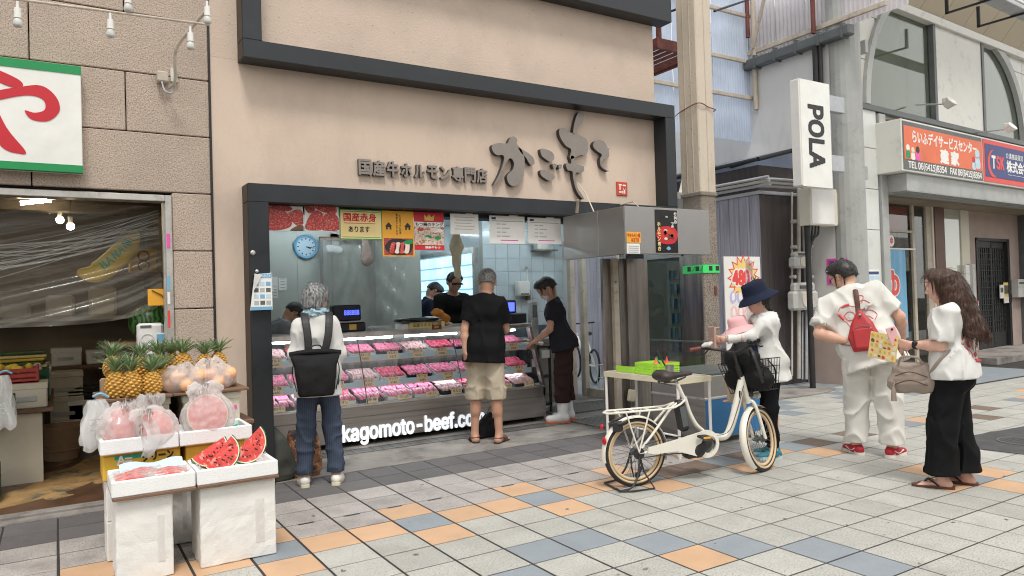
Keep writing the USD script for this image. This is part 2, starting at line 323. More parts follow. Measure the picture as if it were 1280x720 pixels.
mat("white_wall", (0.68, 0.67, 0.65), 0.7, vary=.05, scale=1.5, bump=.06, bscale=60, dirt=(0.46, 0.44, 0.42), dscale=1.4, dcut=(.52, .9), stretch=(1, 1, .3))
mat("white_tile", (0.68, 0.69, 0.66), 0.3, vary=.04, scale=3, per_object=.07, dirt=(0.5, 0.5, 0.47), dscale=3, dcut=(.55, .85))
mat("panel_white", (0.68, 0.67, 0.62), 0.45, vary=.05, scale=2, per_object=.06, dirt=(0.42, 0.42, 0.4), dscale=5, dcut=(.56, .8), bump=.05, bscale=20)
mat("grey_paint", (0.38, 0.39, 0.375), 0.5, vary=.1, scale=3, dirt=(0.2, 0.19, 0.18), dscale=5, dcut=(.55, .85))
mat("grey_dark", (0.1, 0.11, 0.11), 0.45, vary=.15)
mat("brown_floor", (0.1, 0.05, 0.028), 0.35, vary=.3, scale=5, dirt=(0.035, 0.022, 0.016), dscale=3, dcut=(.5, .75), bump=.1, bscale=30)
mat("worn_patch", (0.36, 0.22, 0.09), 0.6, vary=.25, scale=8, dirt=(0.07, 0.1, 0.08), dscale=5, dcut=(.5, .6), bump=.2, bscale=60)
mat("inner_beige", (0.29, 0.235, 0.17), 0.8, vary=.2, scale=2)
mat("inner_dark", (0.07, 0.055, 0.042), 0.8, vary=.3, scale=3)
mat("green_panel", (0.47, 0.51, 0.47), 0.5, vary=.06, scale=1.5)
mat("wall_tile", (0.55, 0.63, 0.66), 0.16, vary=.05, scale=4, per_object=.06)
mat("wainscot", (0.06, 0.1, 0.13), 0.4, vary=.2)
mat("ceiling_white", (0.66, 0.66, 0.64), 0.8, vary=.05)
mat("ceiling_beige", (0.42, 0.36, 0.26), 0.55, vary=.05, scale=1.2, per_object=.06)
mat("column_paint", (0.57, 0.495, 0.4), 0.72, vary=.08, scale=2, speck=(0.25, 0.17, 0.1), spscale=38, spcut=.68, bump=.3, bscale=50, dirt=(0.36, 0.27, 0.19), dscale=2.4, dcut=(.52, .8), stretch=(1, 1, .35))
mat("column_rough", (0.3, 0.255, 0.21), 0.85, vary=.18, scale=5, speck=(0.12, 0.1, 0.085), spscale=90, spcut=.52, bump=.7, bscale=70)
mat("siding", (0.33, 0.325, 0.39), 0.6, vary=.3, scale=5, stretch=(5, 5, .25), bump=.05, bscale=30)
mat("siding_dark", (0.075, 0.062, 0.062), 0.65, vary=.2, scale=4, stretch=(5, 5, .3))
mat("rust_red", (0.17, 0.045, 0.035), 0.7, vary=.3, scale=12, dirt=(0.07, 0.035, 0.025), dscale=9, dcut=(.5, .7))
mat("beige_metal", (0.5, 0.44, 0.36), 0.5, vary=.15, scale=6, dirt=(0.3, 0.2, 0.13), dscale=8, dcut=(.55, .75))
mat("pipe_grey", (0.42, 0.44, 0.46), 0.5, vary=.12, scale=8)
mat("pipe_beige", (0.56, 0.53, 0.47), 0.5, vary=.1, scale=8, dirt=(0.36, 0.32, 0.27), dscale=7, dcut=(.55, .8))
mat("meter_grey", (0.56, 0.56, 0.53), 0.5, vary=.08, scale=8, dirt=(0.36, 0.34, 0.3), dscale=7, dcut=(.55, .8))
mat("cream_box", (0.68, 0.64, 0.55), 0.5, vary=.06, scale=3)
mat("letter_metal", (0.27, 0.24, 0.215), 0.45, .55, vary=.12, scale=8, dirt=(0.15, 0.12, 0.1), dscale=18, dcut=(.6, .8))
mat("letter_side", (0.05, 0.045, 0.04), 0.6, vary=.1)
mat("wood_brown", (0.18, 0.1, 0.06), 0.6, vary=.3, scale=5, stretch=(1, 8, 8), bump=.15, bscale=30)
mat("wood_red", (0.13, 0.055, 0.035), 0.5, vary=.25, scale=6, stretch=(6, 6, .8))
mat("wall_rose", (0.42, 0.33, 0.29), 0.85, vary=.08, scale=3, bump=.2, bscale=80)
mat("wall_cream", (0.7, 0.66, 0.55), 0.7, vary=.06, scale=2)
for nm, c in dict(paper=(.82, .81, .78), sign_white=(.8, .8, .76), green=(.01, .27, .08), red=(.55, .018, .03), ink=(.02, .02, .02), yellow=(.86, .62, .2), paper_yellow=(.83, .66, .3), orange=(.82, .4, .035), sign_orange=(.76, .16, .06), sign_navy=(.035, .055, .19), sign_red=(.75, .07, .06), tape_green=(.05, .75, .17), pink=(.75, .1, .42), hanko=(.55, .06, .03), sky_blue=(.18, .42, .62), pale_blue=(.5, .66, .76), blue=(.03, .18, .42), lime=(.4, .75, .06), teal=(.02, .36, .26), navy_cloth=(.06, .13, .23), gold=(.72, .45, .1), cream=(.75, .68, .5), lilac=(.5, .48, .68), photo_grey=(.42, .44, .42), chili=(.55, .05, .02), soy=(.09, .03, .02)).items():
    mat(nm, c, 0.5, vary=.06, scale=5)
mat("meat_print", (0.5, 0.05, 0.045), 0.4, vary=.25, scale=14, speck=(0.66, 0.24, 0.2), spscale=75, spcut=.55)
mat("meat_dark_print", (0.33, 0.045, 0.035), 0.4, vary=.25, scale=14, speck=(0.45, 0.14, 0.12), spscale=75, spcut=.57)
mat("food_print", (0.62, 0.5, 0.42), 0.4, vary=.3, scale=20, speck=(0.45, 0.14, 0.1), spscale=45, spcut=.55, dirt=(0.2, 0.27, 0.1), dscale=32, dcut=(.58, .62))
mat("glow_cool", (0.8, 0.93, 1.0), 0.4, vary=0, emit=30.0)
mat("glow_case", (0.75, 0.92, 1.0), 0.4, vary=0, emit=6.0)
mat("glow_warm", (1.0, 0.83, 0.55), 0.4, vary=0, emit=26.0)
mat("glow_sign", (0.9, 0.95, 1.0), 0.4, vary=0, emit=.45)
mat("glow_window", (0.42, 0.66, 0.9), 0.4, vary=.25, scale=2.5, emit=1.0)
mat("glow_blue", (0.06, 0.09, 1.0), 0.4, vary=0, emit=2.2)
mat("screen_dark", (0.012, 0.013, 0.03), 0.2, vary=.1)
def pane(name, tint=(0.95, 0.97, 0.97), rough=0.02, ior=1.45, haze=None, hz=0.0, hscale=(1, 1, 1), lo=.5, hi=.75):
    """see-through sheet: plain transparency mixed with a mirror by fresnel; haze adds milky streaks"""
    n = {"t": ("transparent_bsdf", {"color": tint}), "g": ("glossy_bsdf", {"roughness": rough, "color": (1, 1, 1)}), "f": ("layer_weight", {"blend": 0.5}), "pw": ("math", {"math_type": "power", "value2": 4.0}), "ma": ("math", {"math_type": "multiply_add", "value2": 0.9, "value3": (ior-1)**2/(ior+1)**2}), "m": ("mix_closure", {})}
    l = [("f.facing", "pw.value1"), ("pw.value", "ma.value1"), ("ma.value", "m.fac"), ("t.BSDF", "m.closure1"), ("g.BSDF", "m.closure2")]; out = "m.closure"
    if haze is not None:
        n |= {"tc": ("texture_coordinate", {}), "mp": ("mapping", {"scale": hscale}), "nz": ("noise_texture", {"scale": 6.0, "detail": 6.0, "roughness": .65, "distortion": .6}), "r": ("map_range", {"from_min": lo, "from_max": hi, "to_min": hz*.6, "to_max": hz, "clamp": True}),
              "d": ("diffuse_bsdf", {"color": haze}), "tl": ("translucent_bsdf", {"color": haze}), "dm": ("mix_closure", {"fac": .5}), "m2": ("mix_closure", {})}
        l += [("tc.object", "mp.vector"), ("mp.vector", "nz.vector"), ("nz.fac", "r.value"), ("r.result", "m2.fac"), ("m.closure", "m2.closure1"), ("d.BSDF", "dm.closure1"), ("tl.BSDF", "dm.closure2"), ("dm.closure", "m2.closure2")]; out = "m2.closure"
    return look(name, n, l, surface=out)
pane("glass"); pane("glass_green", (0.72, 0.76, 0.72)); pane("glass_dark", (0.3, 0.33, 0.31)); pane("glass_hazy", (.93, .95, .95), .1, 1.4, (.7, .74, .76), .35)
pane("plastic_sheet", (0.93, 0.92, 0.88), .08, 1.45, (.75, .7, .6), .17, (.3, 1, 2.2), .42, .68)
pane("plastic_clear", (0.9, 0.91, 0.9), .14, 1.5, (.85, .86, .84), .42, (2, 2, .8), .4, .66)
pane("bag_white", (0.95, 0.95, 0.95), .2, 1.45, (.93, .94, .94), .8, (2, 2, 1.2), .3, .7)
pane("bag_sheer", (0.95, 0.93, 0.92), .12, 1.45, (.95, .94, .94), .66, (3.5, 3.5, 2.5), .3, .75)
def translucent(name, color, amt=.6, rough=.5, stretch=(1, 1, 1)):
    look(name, {"tc": ("texture_coordinate", {}), "mp": ("mapping", {"scale": stretch}), "n": ("noise_texture", {"scale": 2.0, "detail": 4.0}), "r": ("rgb_ramp", {"ramp": [(.3, tuple(np.array(color)*.8)), (.7, color)]}),
        "p": ("principled_bsdf", {"roughness": rough}), "t": ("translucent_bsdf", {}), "m": ("mix_closure", {"fac": amt})},
        [("tc.object", "mp.vector"), ("mp.vector", "n.vector"), ("n.fac", "r.fac"), ("r.color", "p.base_color"), ("r.color", "t.color"), ("p.BSDF", "m.closure1"), ("t.BSDF", "m.closure2")], surface="m.closure")
translucent("corrugated", (.72, .8, .93), .72, .4)
translucent("corrugated_pink", (.9, .86, .9), .72, .4)

# ================================================================== GROUND AND PAVING
KX, KY, GX, GY = 0.3145, 0.3061, 1.561, 5.522
setting("ground", grid_sheet(lambda u, v: np.stack([-60+160*u, -40+120*v, 0*u-0.0012], -1), 2, 2), "joint", label="dark bed under the paving of the shopping street")
pave = numbered("/World", "pavement"); UsdGeom.Xform.Define(stage, pave); data(stage.GetPrimAtPath(pave), kind="structure", label="speckled grey arcade paving with orange and blue tiles")
SPECIAL = {(8, 3): "brown", (9, 3): "brown", (11, 3): "brown", (12, 3): "orange", (13, 3): "blue", (14, 3): "brown", (13, 4): "orange", (16, 3): "brown", (19, 3): "blue", (20, 3): "orange", (22, 4): "brown", (24, 3): "brown", (27, 3): "blue", (28, 3): "orange", (30, 2): "orange", (31, 3): "orange",
    (4, 8): "orange", (13, 7): "orange", (13, 8): "blue", (13, 9): "orange", (12, 8): "orange", (14, 8): "orange", **{k: "blue" for k in ((2, 6), (3, 6), (1, 7), (4, 7), (5, 8), (6, 9), (6, 10), (0, 8))}}
def tile_colour(c, r):
    if r < 0: return "tile_dark"
    if (c, r) in SPECIAL: return "tile_"+SPECIAL[c, r]
    if r == 3 and c < 11: return "tile_blue" if c % 3 == 1 else "tile_orange"
    if r in (2, 4) and c % 3 == 1 and c < 12: return "tile_orange"
    return "tile_pink" if r < 3 and c < 12 else "tile_grey"
def to_px(P):
    q = np.asarray(P, float)-EYE; return 640+FPX*(q@CR)/(q@CF), 360+FPX*(q@CD)/(q@CF), q@CF
def tile(x0, x1, y0, y1, dz=0.0, b=.0015, sl=(0, 0)):
    V = []
    for z, i in ((-.03, 0), (-.0012, 0), (0, b)):
        for x, y in ((x0+i, y0+i), (x1-i, y0+i), (x1-i, y1-i), (x0+i, y1-i)):
            V.append((x, y, z+dz+(sl[0]*(x-x0)+sl[1]*(y-y0) if z == 0 else 0)))
    F = [(8, 9, 10), (8, 10, 11)]
    for k in (0, 4):
        for j in range(4):
            p, q = k+j, k+(j+1) % 4; F += [(p, q, q+4), (p, q+4, p+4)]
    return tm(V, F)
cells = []
for c in range(-16, 78):
    for r in range(-2, 40):
        x0 = GX+c*KX; y1 = GY-r*KY; xm, ym = x0+KX/2, y1-KY/2
        X, Y, Z = to_px((xm, ym, 0))
        if Z < .6 or not (-300 < X < 1800 and Y < 1300): continue
        if r < 0 and (c > 13 or r == -2 and False): continue
        cells.append((KX*KY*1.45/Z**3*(1 if -20 < X < 1300 and Y < 740 else 1e-6), c, r, x0, y1))
cells.sort(reverse=True); far = []
for k, (_, c, r, x0, y1) in enumerate(cells):
    g = .0105 if c > 3 or r < 0 else .014
    y0 = y1-KY if r >= 0 else y1-KY
    t = tile(x0+g*.6, x0+KX-g*.5, y0+.006, y1-.0055, RNG.uniform(0, .0012), sl=RNG.uniform(-.002, .003, 2))
    if k < 285: part(pave, "tile", t, tile_colour(c, r))
    else: far.append((tile_colour(c, r), t))
groups = {}
for m, t in far: groups.setdefault(m, []).append(t)
for m, ts in groups.items():
    p = part(pave, "distant_tiles", cat(ts), m); data(stage.GetPrimAtPath(p), kind="stuff")
# drain slots in the tile row along the shops
for c in range(-3, 9):
    x = GX+(c+.28)*KX; y = GY-2.04*KY
    if c in (3, 7): continue
    part(pave, "drain_slot", box(x, x+.11, y-.011, y+.011, -.001, .0035, .002), "black")
blots = []
for _ in range(110):
    x, y = RNG.uniform(.2, 8), RNG.uniform(1.4, 6.0); r_ = RNG.uniform(.005, .017); blots.append(place(extrude(blob_poly([(x+r_*RNG.uniform(.6, 1.3)*math.cos(a), y+r_*RNG.uniform(.6, 1.3)*math.sin(a)) for a in np.linspace(0, 2*PI, 7)[:-1]], 3), .0008), (0, 0, .0032), (1, 0, 0), (0, 1, 0)))
p = part(pave, "gum_spots", cat(blots), "column_rough"); data(stage.GetPrimAtPath(p), kind="stuff")
# asphalt and bluish paving at the mouth of the side lane, and the far patch with the manhole
setting("lane", box(6.0, 14.0, 5.6, 17, -.03, -.0004), "tile_blue", label="blue grey paving of the side lane")
lane = numbered("/World", "lane_paving"); UsdGeom.Xform.Define(stage, lane); data(stage.GetPrimAtPath(lane), kind="structure", label="bluish paving slabs at the mouth of the side lane")
for i in range(14):
    for j in range(5):
        x0, y0 = GX+(14+i)*KX, 5.522+j*KY
        if i < 0 or (x0 > 11.0 and y0 > 6.2): continue
        part(lane, "slab", tile(x0+.003, x0+KX-.003, y0+.002, y0+KY-.002, .002+RNG.uniform(-.001, .001)), "tile_grey" if (i*3+j) % 4 else "tile_blue")
setting("asphalt_patch", place(extrude(blob_poly([(7.9, 6.55), (8.6, 6.42), (9.4, 6.5), (9.75, 6.8), (9.2, 7.2), (8.2, 7.1)], 6), .003), (0, 0, .006), (1, 0, 0), (0, 1, 0)), "concrete", label="dark asphalt repair at the mouth of the side lane")
setting("asphalt_patch", place(extrude(Polygon([(6.85, 3.75), (8.4, 3.6), (8.6, 2.6), (7.0, 2.65)]), .004), (0, 0, .002), (1, 0, 0), (0, 1, 0)), "asphalt", label="dark asphalt repair around the manhole at the right")
mh = thing("manhole_cover", "round iron manhole cover in the dark asphalt patch at the right", "manhole cover", (7.5, 3.27, .006))
part(mh, "rim", lathe([(.2, 0), (.2, .006), (.175, .006), (.175, 0)], 32), "grey_dark"); part(mh, "lid", cat([lathe([(.17, 0), (.17, .005), (0, .005)], 32)]+[box(-.12, .12, -.13+.04*i, -.12+.04*i, .005, .009) for i in range(7)]), "asphalt")

# ================================================================== FRUIT SHOP (left)
W, FR = 6.3, 6.1
fs = thing("fruit_shop", "fruit shop building with rough pinkish granite cladding and aluminium framed opening", "shop")
part(fs, "wall", cat([box(-4, 1.09, 6.34, 6.5, 2.37, 5.6), box(.79, 1.09, 6.34, 6.5, 0, 2.37)]), "joint")
zs = [(0, .05)]+[(.05+.46*i+.0, .05+.46*(i+1)) for i in range(5)]
rows = [(2.37+.46*i, 2.37+.46*(i+1)) for i in range(7)]; JV = [(-.13, -1.35, -2.57), (.485, -.735, -1.95)]
for i, (a, b) in enumerate(rows):
    xs = sorted([-3.4, *JV[i % 2], 1.09])
    for x0, x1 in zip(xs, xs[1:]): part(fs, "granite_panel", box(x0+.004, x1-.004, W, 6.345, a+.004, b-.004, .006), "granite")
for z0, z1 in ((1.91, 2.37), (1.45, 1.91), (.99, 1.45), (.53, .99), (.07, .53)):
    part(fs, "granite_panel", box(.794, 1.086, W, 6.345, z0+.004, z1-.004, .006), "granite")
part(fs, "edge_strip", box(1.085, 1.1, W-.01, 6.4, 0, 5.6), "black")
part(fs, "door_frame", cat([box(.742, .79, W-.02, 6.42, 0, 2.345, .004), box(-3.3, .742, W-.02, 6.42, 2.295, 2.345, .004), box(.728, .742, W+.03, 6.4, 0, 2.3)]), "aluminium")
part(fs, "sill", cat([box(-3.3, .79, 6.13, 6.25, -.03, .012, .004), box(-3.3, .79, 6.25, 6.36, -.03, .03, .004)]), "concrete")
part(fs, "floor", box(-4, 1.05, 6.36, 11, -.03, .028), "brown_floor")
part(fs, "ceiling", box(-4, 1.09, 6.5, 11, 2.6, 2.7), "inner_beige")
part(fs, "ceiling_beam", box(-4, 1.0, 8.2, 8.4, 2.42, 2.6), "inner_dark"); part(fs, "ceiling_beam", box(-4, 1.0, 9.6, 9.8, 2.42, 2.6), "inner_dark")
part(fs, "back_wall", box(-4, 1.09, 10.8, 11, 0, 2.6), "inner_beige")
part(fs, "side_wall", box(1.0, 1.09, 6.5, 10.8, 0, 2.6), "inner_beige"); part(fs, "side_wall", box(-4.1, -4, 6.34, 11, 0, 5.6), "inner_beige")
patch = blob_poly([(-.52, 6.62), (-.3, 6.6), (.1, 6.9), (.35, 7.3), (.5, 7.75), (.62, 8.3), (.3, 8.35), (.1, 7.9), (-.1, 7.75), (-.2, 7.3), (-.45, 7.0)], 6)
jag = [blob_poly([(x+.09*math.cos(a)*s, y+.16*math.sin(a)*s) for a, s in zip(np.linspace(0, 6, 7), RNG.uniform(.4, 1.4, 7))], 3) for x, y in ((-.5, 6.8), (0, 6.75), (.3, 7.1), (.55, 7.6), (-.25, 7.5), (.05, 8.2), (.62, 8.05))]
part(fs, "worn_floor", place(extrude(union_all([patch]+jag), .002), (0, 0, .028), (1, 0, 0), (0, 1, 0)), "worn_patch", label="patch of bare floor where the brown paint has worn away")
sg_ = thing("shop_sign", "white sign with green bands and one red brush character above the fruit shop", "sign")
part(sg_, "panel", box(-2.2, .188, 6.2, 6.3, 2.47, 3.25, .004), "sign_white"); part(sg_, "green_band", box(-2.2, .19, 6.196, 6.25, 3.19, 3.252), "green"); part(sg_, "green_band", box(-2.2, .19, 6.196, 6.25, 2.468, 2.522), "green")
# the red character drawn as brush strokes
ya = union_all([blob_poly([(-.72, 2.83), (-.55, 2.93), (-.32, 3.03), (-.2, 3.07), (-.06, 3.1), (.03, 3.03), (.05, 2.93), (-.02, 2.85), (-.12, 2.85), (-.16, 2.91), (-.1, 2.9), (-.04, 2.93), (-.05, 3.0), (-.14, 3.02), (-.3, 2.97), (-.5, 2.87), (-.68, 2.78)], 5),
    blob_poly([(-.36, 3.19), (-.2, 3.13), (-.17, 3.08), (-.25, 3.07), (-.37, 3.13)], 5), blob_poly([(-.47, 3.06), (-.38, 3.04), (-.27, 2.78), (-.16, 2.62), (-.2, 2.6), (-.3, 2.64), (-.4, 2.82)], 5)])
ya = affinity.translate(ya, 0.0, -.02)
part(sg_, "character", place(extrude(ya, .004), (0, 6.2, 0)), "red")
lr = thing("sign_lamp_rail", "bare steel rail with white lamp sockets above the fruit shop sign", "lamp rail")
a0 = on_y(205, 95, 6.25); pts = [on_y(212, 110, 6.22), on_y(219, 100, 6.12), on_y(220, 62, 6.0), on_y(240, 34, 5.85), on_y(262, 8, 5.7)]
part(lr, "bracket", tube(curve(pts, 20), .013, 8), "beige_metal"); rl = [on_y(-40, -9, 5.7), on_y(262, 31, 5.7)]
part(lr, "rail", cyl(rl[0], rl[1], .009), "beige_metal"); part(lr, "junction_box", box(a0[0]-.05, a0[0]+.03, 6.22, 6.3, a0[2]-.05, a0[2]+.03, .008), "beige_metal"); part(lr, "mounting_plate", box(a0[0]+.05, a0[0]+.1, 6.27, 6.3, a0[2]-.03, a0[2]+.08, .003), "meter_grey")
part(lr, "cable", tube(curve([a0+(-.02, -.02, -.05), a0+(.0, -.05, -.13), a0+(.06, -.06, -.13), a0+(.07, -.1, -.02)], 16), .006, 6), "pipe_grey")
for x, y in ((22, 16), (138, 30), (160, -2), (238, 46), (259, 14)):
    p = on_y(x, y, 5.7); s = part(lr, "socket", cat([cyl(p+(0, 0, .075), p, .009), cyl(p+(0, 0, .03), p+(0, 0, -.035), .02, .022)]), "white_paint")
    part(lr, "bulb", lathe([(.016, -.035), (.026, -.055), (.03, -.08), (.022, -.092), (0, -.096)], 16, p), "meter_grey", smooth=True)

# ================================================================== BUTCHER SHOP
bs = thing("butcher_shop", "butcher shop building with beige plaster front and black box frames", "shop")
part(bs, "wall", cat([box(1.1, 5.96, W, 6.5, 2.3, 3.5), box(1.1, 1.5, W, 6.5, 0, 2.3)]), "plaster")
part(bs, "upper_wall", box(1.1, 5.96, W-.001, 6.5, 3.5, 7.2), "plaster_worn")
for nm, b in (("left_post", (1.33, 1.49, 0, 2.3)), ("lower_beam", (1.33, 6.08, 2.3, 2.45)), ("right_post", (5.93, 6.08, 2.4505, 3.4695)), ("upper_beam", (1.32, 6.08, 3.47, 3.62)), ("upper_post", (1.32, 1.47, 3.6205, 6.5)), ("top_beam", (1.4705, 6.08, 4.58, 4.88))):
    part(bs, nm, box(b[0], b[1], FR, W if nm != "left_post" else 6.45, b[2], b[3], .004), "frame_black")
    if nm in ("left_post", "lower_beam", "upper_beam", "upper_post"): part(bs, "side_trim", box(b[0]-.004, b[0]-.0005, FR+.015, W, max(0, b[2])+.004, b[3]-.004), "frame_side")
part(bs, "beam_soffit", box(1.5, 5.95, 6.3, 6.52, 2.26, 2.3), "black")
part(bs, "floor", box(1.1, 6.62, 6.14, 12, -.03, .004), "concrete")
part(bs, "ceiling", box(1.1, 6.7, 6.52, 12, 2.62, 2.7), "ceiling_white")
part(bs, "back_wall", box(1.2, 4.22, 9.1, 9.2, 0, 2.62), "green_panel")
for x in (2.55, 3.05): part(bs, "panel_seam", box(x, x+.008, 9.094, 9.1, .9, 2.62), "photo_grey")
part(bs, "freezer_door", cat([box(2.98, 3.06, 9.03, 9.1, .9, 2.34), box(2.98, 4.2, 9.03, 9.1, 2.3, 2.36), box(3.55, 3.6, 9.04, 9.1, .9, 2.3)]), "photo_grey")
part(bs, "left_wall", box(1.2, 1.28, 6.5, 9.1, 0, 2.62), "green_panel")
part(bs, "deep_wall", box(3.3, 5.3, 11.6, 11.7, 0, 2.62), "photo_grey"); part(bs, "deep_side_wall", box(5.2, 5.28, 9.2, 11.6, 0, 2.62), "wall_tile"); part(bs, "deep_side_wall", box(3.2, 3.3, 9.2, 11.6, 0, 2.62), "photo_grey")
part(bs, "tiled_wall_bed", box(5.2, 6.66, 9.115, 9.2, 1.05, 2.62), "photo_grey"); part(bs, "wainscot", box(5.2, 6.66, 9.09, 9.2, 0, 1.05), "wainscot")
for i in range(7):
    for j in range(8):
        part(bs, "wall_tile", box(5.2+.208*i+.002, 5.2+.208*(i+1)-.002, 9.1, 9.118, 1.05+.2*j+.002, min(2.62, 1.05+.2*(j+1)-.002), .003), "wall_tile")
win = part(bs, "window", cat([box(5.13, 5.2, 9.25, 11.3, 2.15, 2.22), box(5.13, 5.2, 9.25, 11.3, 1.0, 1.06), box(5.13, 5.2, 11.24, 11.3, 1.06, 2.15), box(5.13, 5.2, 9.25, 9.3, 1.06, 2.15)]), "aluminium")
for j in range(6):
    for i in range(10):
        y0 = 9.32+.192*i; z0 = 1.08+.178*j
        part(win, "glass_slat", box(5.15, 5.165, y0+.012, y0+.18, z0+.014, z0+.166), "glow_window")
part(bs, "cabinet", box(4.25, 4.75, 10.9, 11.6, 1.75, 2.4), "photo_grey")
part(bs, "right_wall", cat([box(6.6, 6.66, 8.95, 9.1, 0, 2.62), box(6.6, 6.66, 6.4, 8.95, 2.3, 2.62), box(5.88, 5.96, 6.5, 12, 2.62, 7.2)]), "white_wall")
dr = thing("sliding_door", "aluminium framed glass sliding door on the lane side of the butcher shop", "door")
part(dr, "frame", cat([box(6.56, 6.64, 8.86, 8.95, 0, 2.3, .004), box(6.56, 6.64, 8.56, 8.66, 0, 2.3, .004), box(6.56, 6.64, 7.72, 7.8, 0, 2.3, .004), box(6.58, 6.62, 7.8, 8.6, 0, .12), box(6.56, 6.64, 7.7, 8.95, 2.22, 2.3, .004)]), "beige_metal"); part(dr, "pane", box(6.598, 6.602, 7.8, 8.6, .12, 2.22), "glass")
part(dr, "side_pane", box(6.598, 6.602, 6.6, 7.7, .1, 2.25), "glass_dark"); part(dr, "dark_frame", cat([box(6.57, 6.63, 7.6, 7.71, 0, 2.3), box(6.57, 6.63, 6.5, 6.6, 0, 2.3), box(6.58, 6.62, 6.6, 7.6, 0, .1)]), "steel_dark")
for i, (x, y, z) in enumerate(((2.6, 8.3, 2.6), (4.7, 8.3, 2.6), (4.3, 10.4, 2.6), (6.0, 8.0, 2.6))):
    cl = thing("ceiling_light", ("white tube light over the left end of the meat counter", "white tube light over the middle of the meat counter", "white tube light in the back room of the butcher shop", "white tube light near the tiled wall of the butcher shop")[i], "ceiling light", (x, y, z))
    part(cl, "housing", box(-.6, .6, -.07, .07, -.05, .02, .01), "white_paint"); part(cl, "tube", place(cyl((-.56, 0, 0), (.56, 0, 0), .016), (0, 0, -.07), (1, 0, 0), (0, 1, 0)), "glow_cool")
# drain gratings in front of the butcher shop's side door
for i, (x0, x1, y0, y1) in enumerate(((5.05, 5.75, 6.35, 6.95), (5.8, 6.5, 6.3, 7.2), (5.2, 6.5, 7.35, 8.0))):
    g = thing("floor_grating", ("steel floor grating nearest the white boots", "steel floor grating beside the lane door", "steel floor grating behind the white boots")[i], "grating")
    part(g, "rim", cat([box(x0, x1, y0, y0+.02, .004, .02), box(x0, x1, y1-.02, y1, .004, .02), box(x0, x0+.02, y0, y1, .0045, .0205), box(x1-.02, x1, y0, y1, .0045, .0205)]), "steel_dark")
    for k in range(int((x1-x0-.04)/.05)): part(g, "bar", box(x0+.03+.05*k, x0+.055+.05*k, y0+.02, y1-.02, .005, .018), "steel")
gr = thing("drain_channel", "long steel drain channel in the concrete along the foot of the meat case", "drain")
part(gr, "edge", cat([box(1.5, 5.0, 6.83, 6.85, .004, .012), box(1.5, 5.0, 7.02, 7.04, .004, .012)]), "steel_dark")
for k in range(34): part(gr, "cover_plate", box(1.52+.102*k, 1.615+.102*k, 6.855, 7.015, .004, .009), "grey_dark")

# ================================================================== COLUMN
cx0, cx1, cy0, cy1 = 6.35, 6.61, 6.0, 6.31
co = thing("arcade_column", "square cream arcade column with grooved upper shaft and rough grey lower part", "column")
part(co, "upper_shaft", cat([box(cx0, cx1, cy0, cy1, 2.62, 7.5, .012)]), "column_paint"); part(co, "lower_shaft", box(cx0+.004, cx1-.004, cy0+.004, cy1-.004, 0, 2.62, .01), "column_rough")
for y in (cy0+.1, cy0+.2): part(co, "groove_bead", box(cx0-.006, cx0+.01, y-.006, y+.006, 2.64, 7.5, .002), "beige_metal")
part(co, "groove_bead", box(cx0+.13, cx0+.142, cy0-.006, cy0+.01, 2.64, 7.5, .002), "beige_metal")
part(co, "steel_wrap", box(cx0-.012, cx0+.004, cy0+.01, cy1-.004, .0, 2.0, .003), "steel_dark"); part(co, "collar", box(cx0-.01, cx1+.01, cy0-.01, cy1+.01, 2.585, 2.635, .008), "column_rough")
wz = on_y(883, 135, 6.0)[2]
part(co, "wire", tube(curve([(cx0-.06, cy1, wz-.05), (cx0-.012, cy1-.05, wz), (cx0-.01, cy0-.01, wz+.04), (cx1-.1, cy0-.012, wz+.01), (cx1+.01, cy0-.012, wz-.02), (cx1+.012, cy1, wz)], 24), .006, 6), "rust_red")
part(co, "switch_plate", box(cx0+.17, cx0+.21, cy0-.012, cy0+.004, 1.43, 1.53, .004), "rust_red")
zt0, zt1 = on_y(893, 341, 6.0)[2], on_y(893, 331, 6.0)[2]
tp = thing("green_tape", "bright green tape band stuck round the arcade column", "tape")
part(tp, "band", cat([box(cx0-.016, cx1, cy0-.006, cy0-.001, zt0, zt1), box(cx0-.018, cx0-.0125, cy0-.006, cy1, zt0, zt1)]), "tape_green")
for x in (.08, .19): part(tp, "mark", place(text3("■", .05, .002), (cx0+x, cy0-.006, (zt0+zt1)/2-.02)), "ink")
for y in (.24, .11): part(tp, "mark", place(text3("■ノ", .05, .002), (cx0-.018, cy0+y, (zt0+zt1)/2-.02), (0, -1, 0)), "ink")
# rusty service platform high above the lane
pl = thing("service_platform", "rusty red lattice platform hung beside the top of the column", "platform")
za = 4.55; A = on_z(832, 55, za); B = on_z(936, 49, za)
px0, px1, py0, py1 = A[0], B[0], 6.75, 7.9
part(pl, "frame", cat([box(px0, px1, py0, py0+.05, za, za+.13), box(px0, px1, py1-.05, py1, za, za+.13), box(px0, px0+.05, py0+.05, py1-.05, za, za+.13), box(px1-.05, px1, py0+.05, py1-.05, za, za+.13)]), "rust_red")
for k in range(int((px1-px0)/.13)): part(pl, "slat", box(px0+.07+.13*k, px0+.1+.13*k, py0+.05, py1-.05, za+.02, za+.06), "rust_red")
part(pl, "hanger", cyl((px0+.06, py0+.03, za+.13), (px0+.06, py0+.03, 7.6), .035), "rust_red"); part(pl, "hanger", cyl((px1-.05, py0+.03, za+.13), (px1-.05, py0+.03, 7.6), .035), "rust_red")
part(pl, "stay_rod", cyl(on_y(893, 14, 6.15), on_y(970, -12, 7.6), .014), "black")
part(pl, "stay_rod", cyl(on_y(836, 15, 6.5), on_y(856, 8, 6.2), .014), "black")
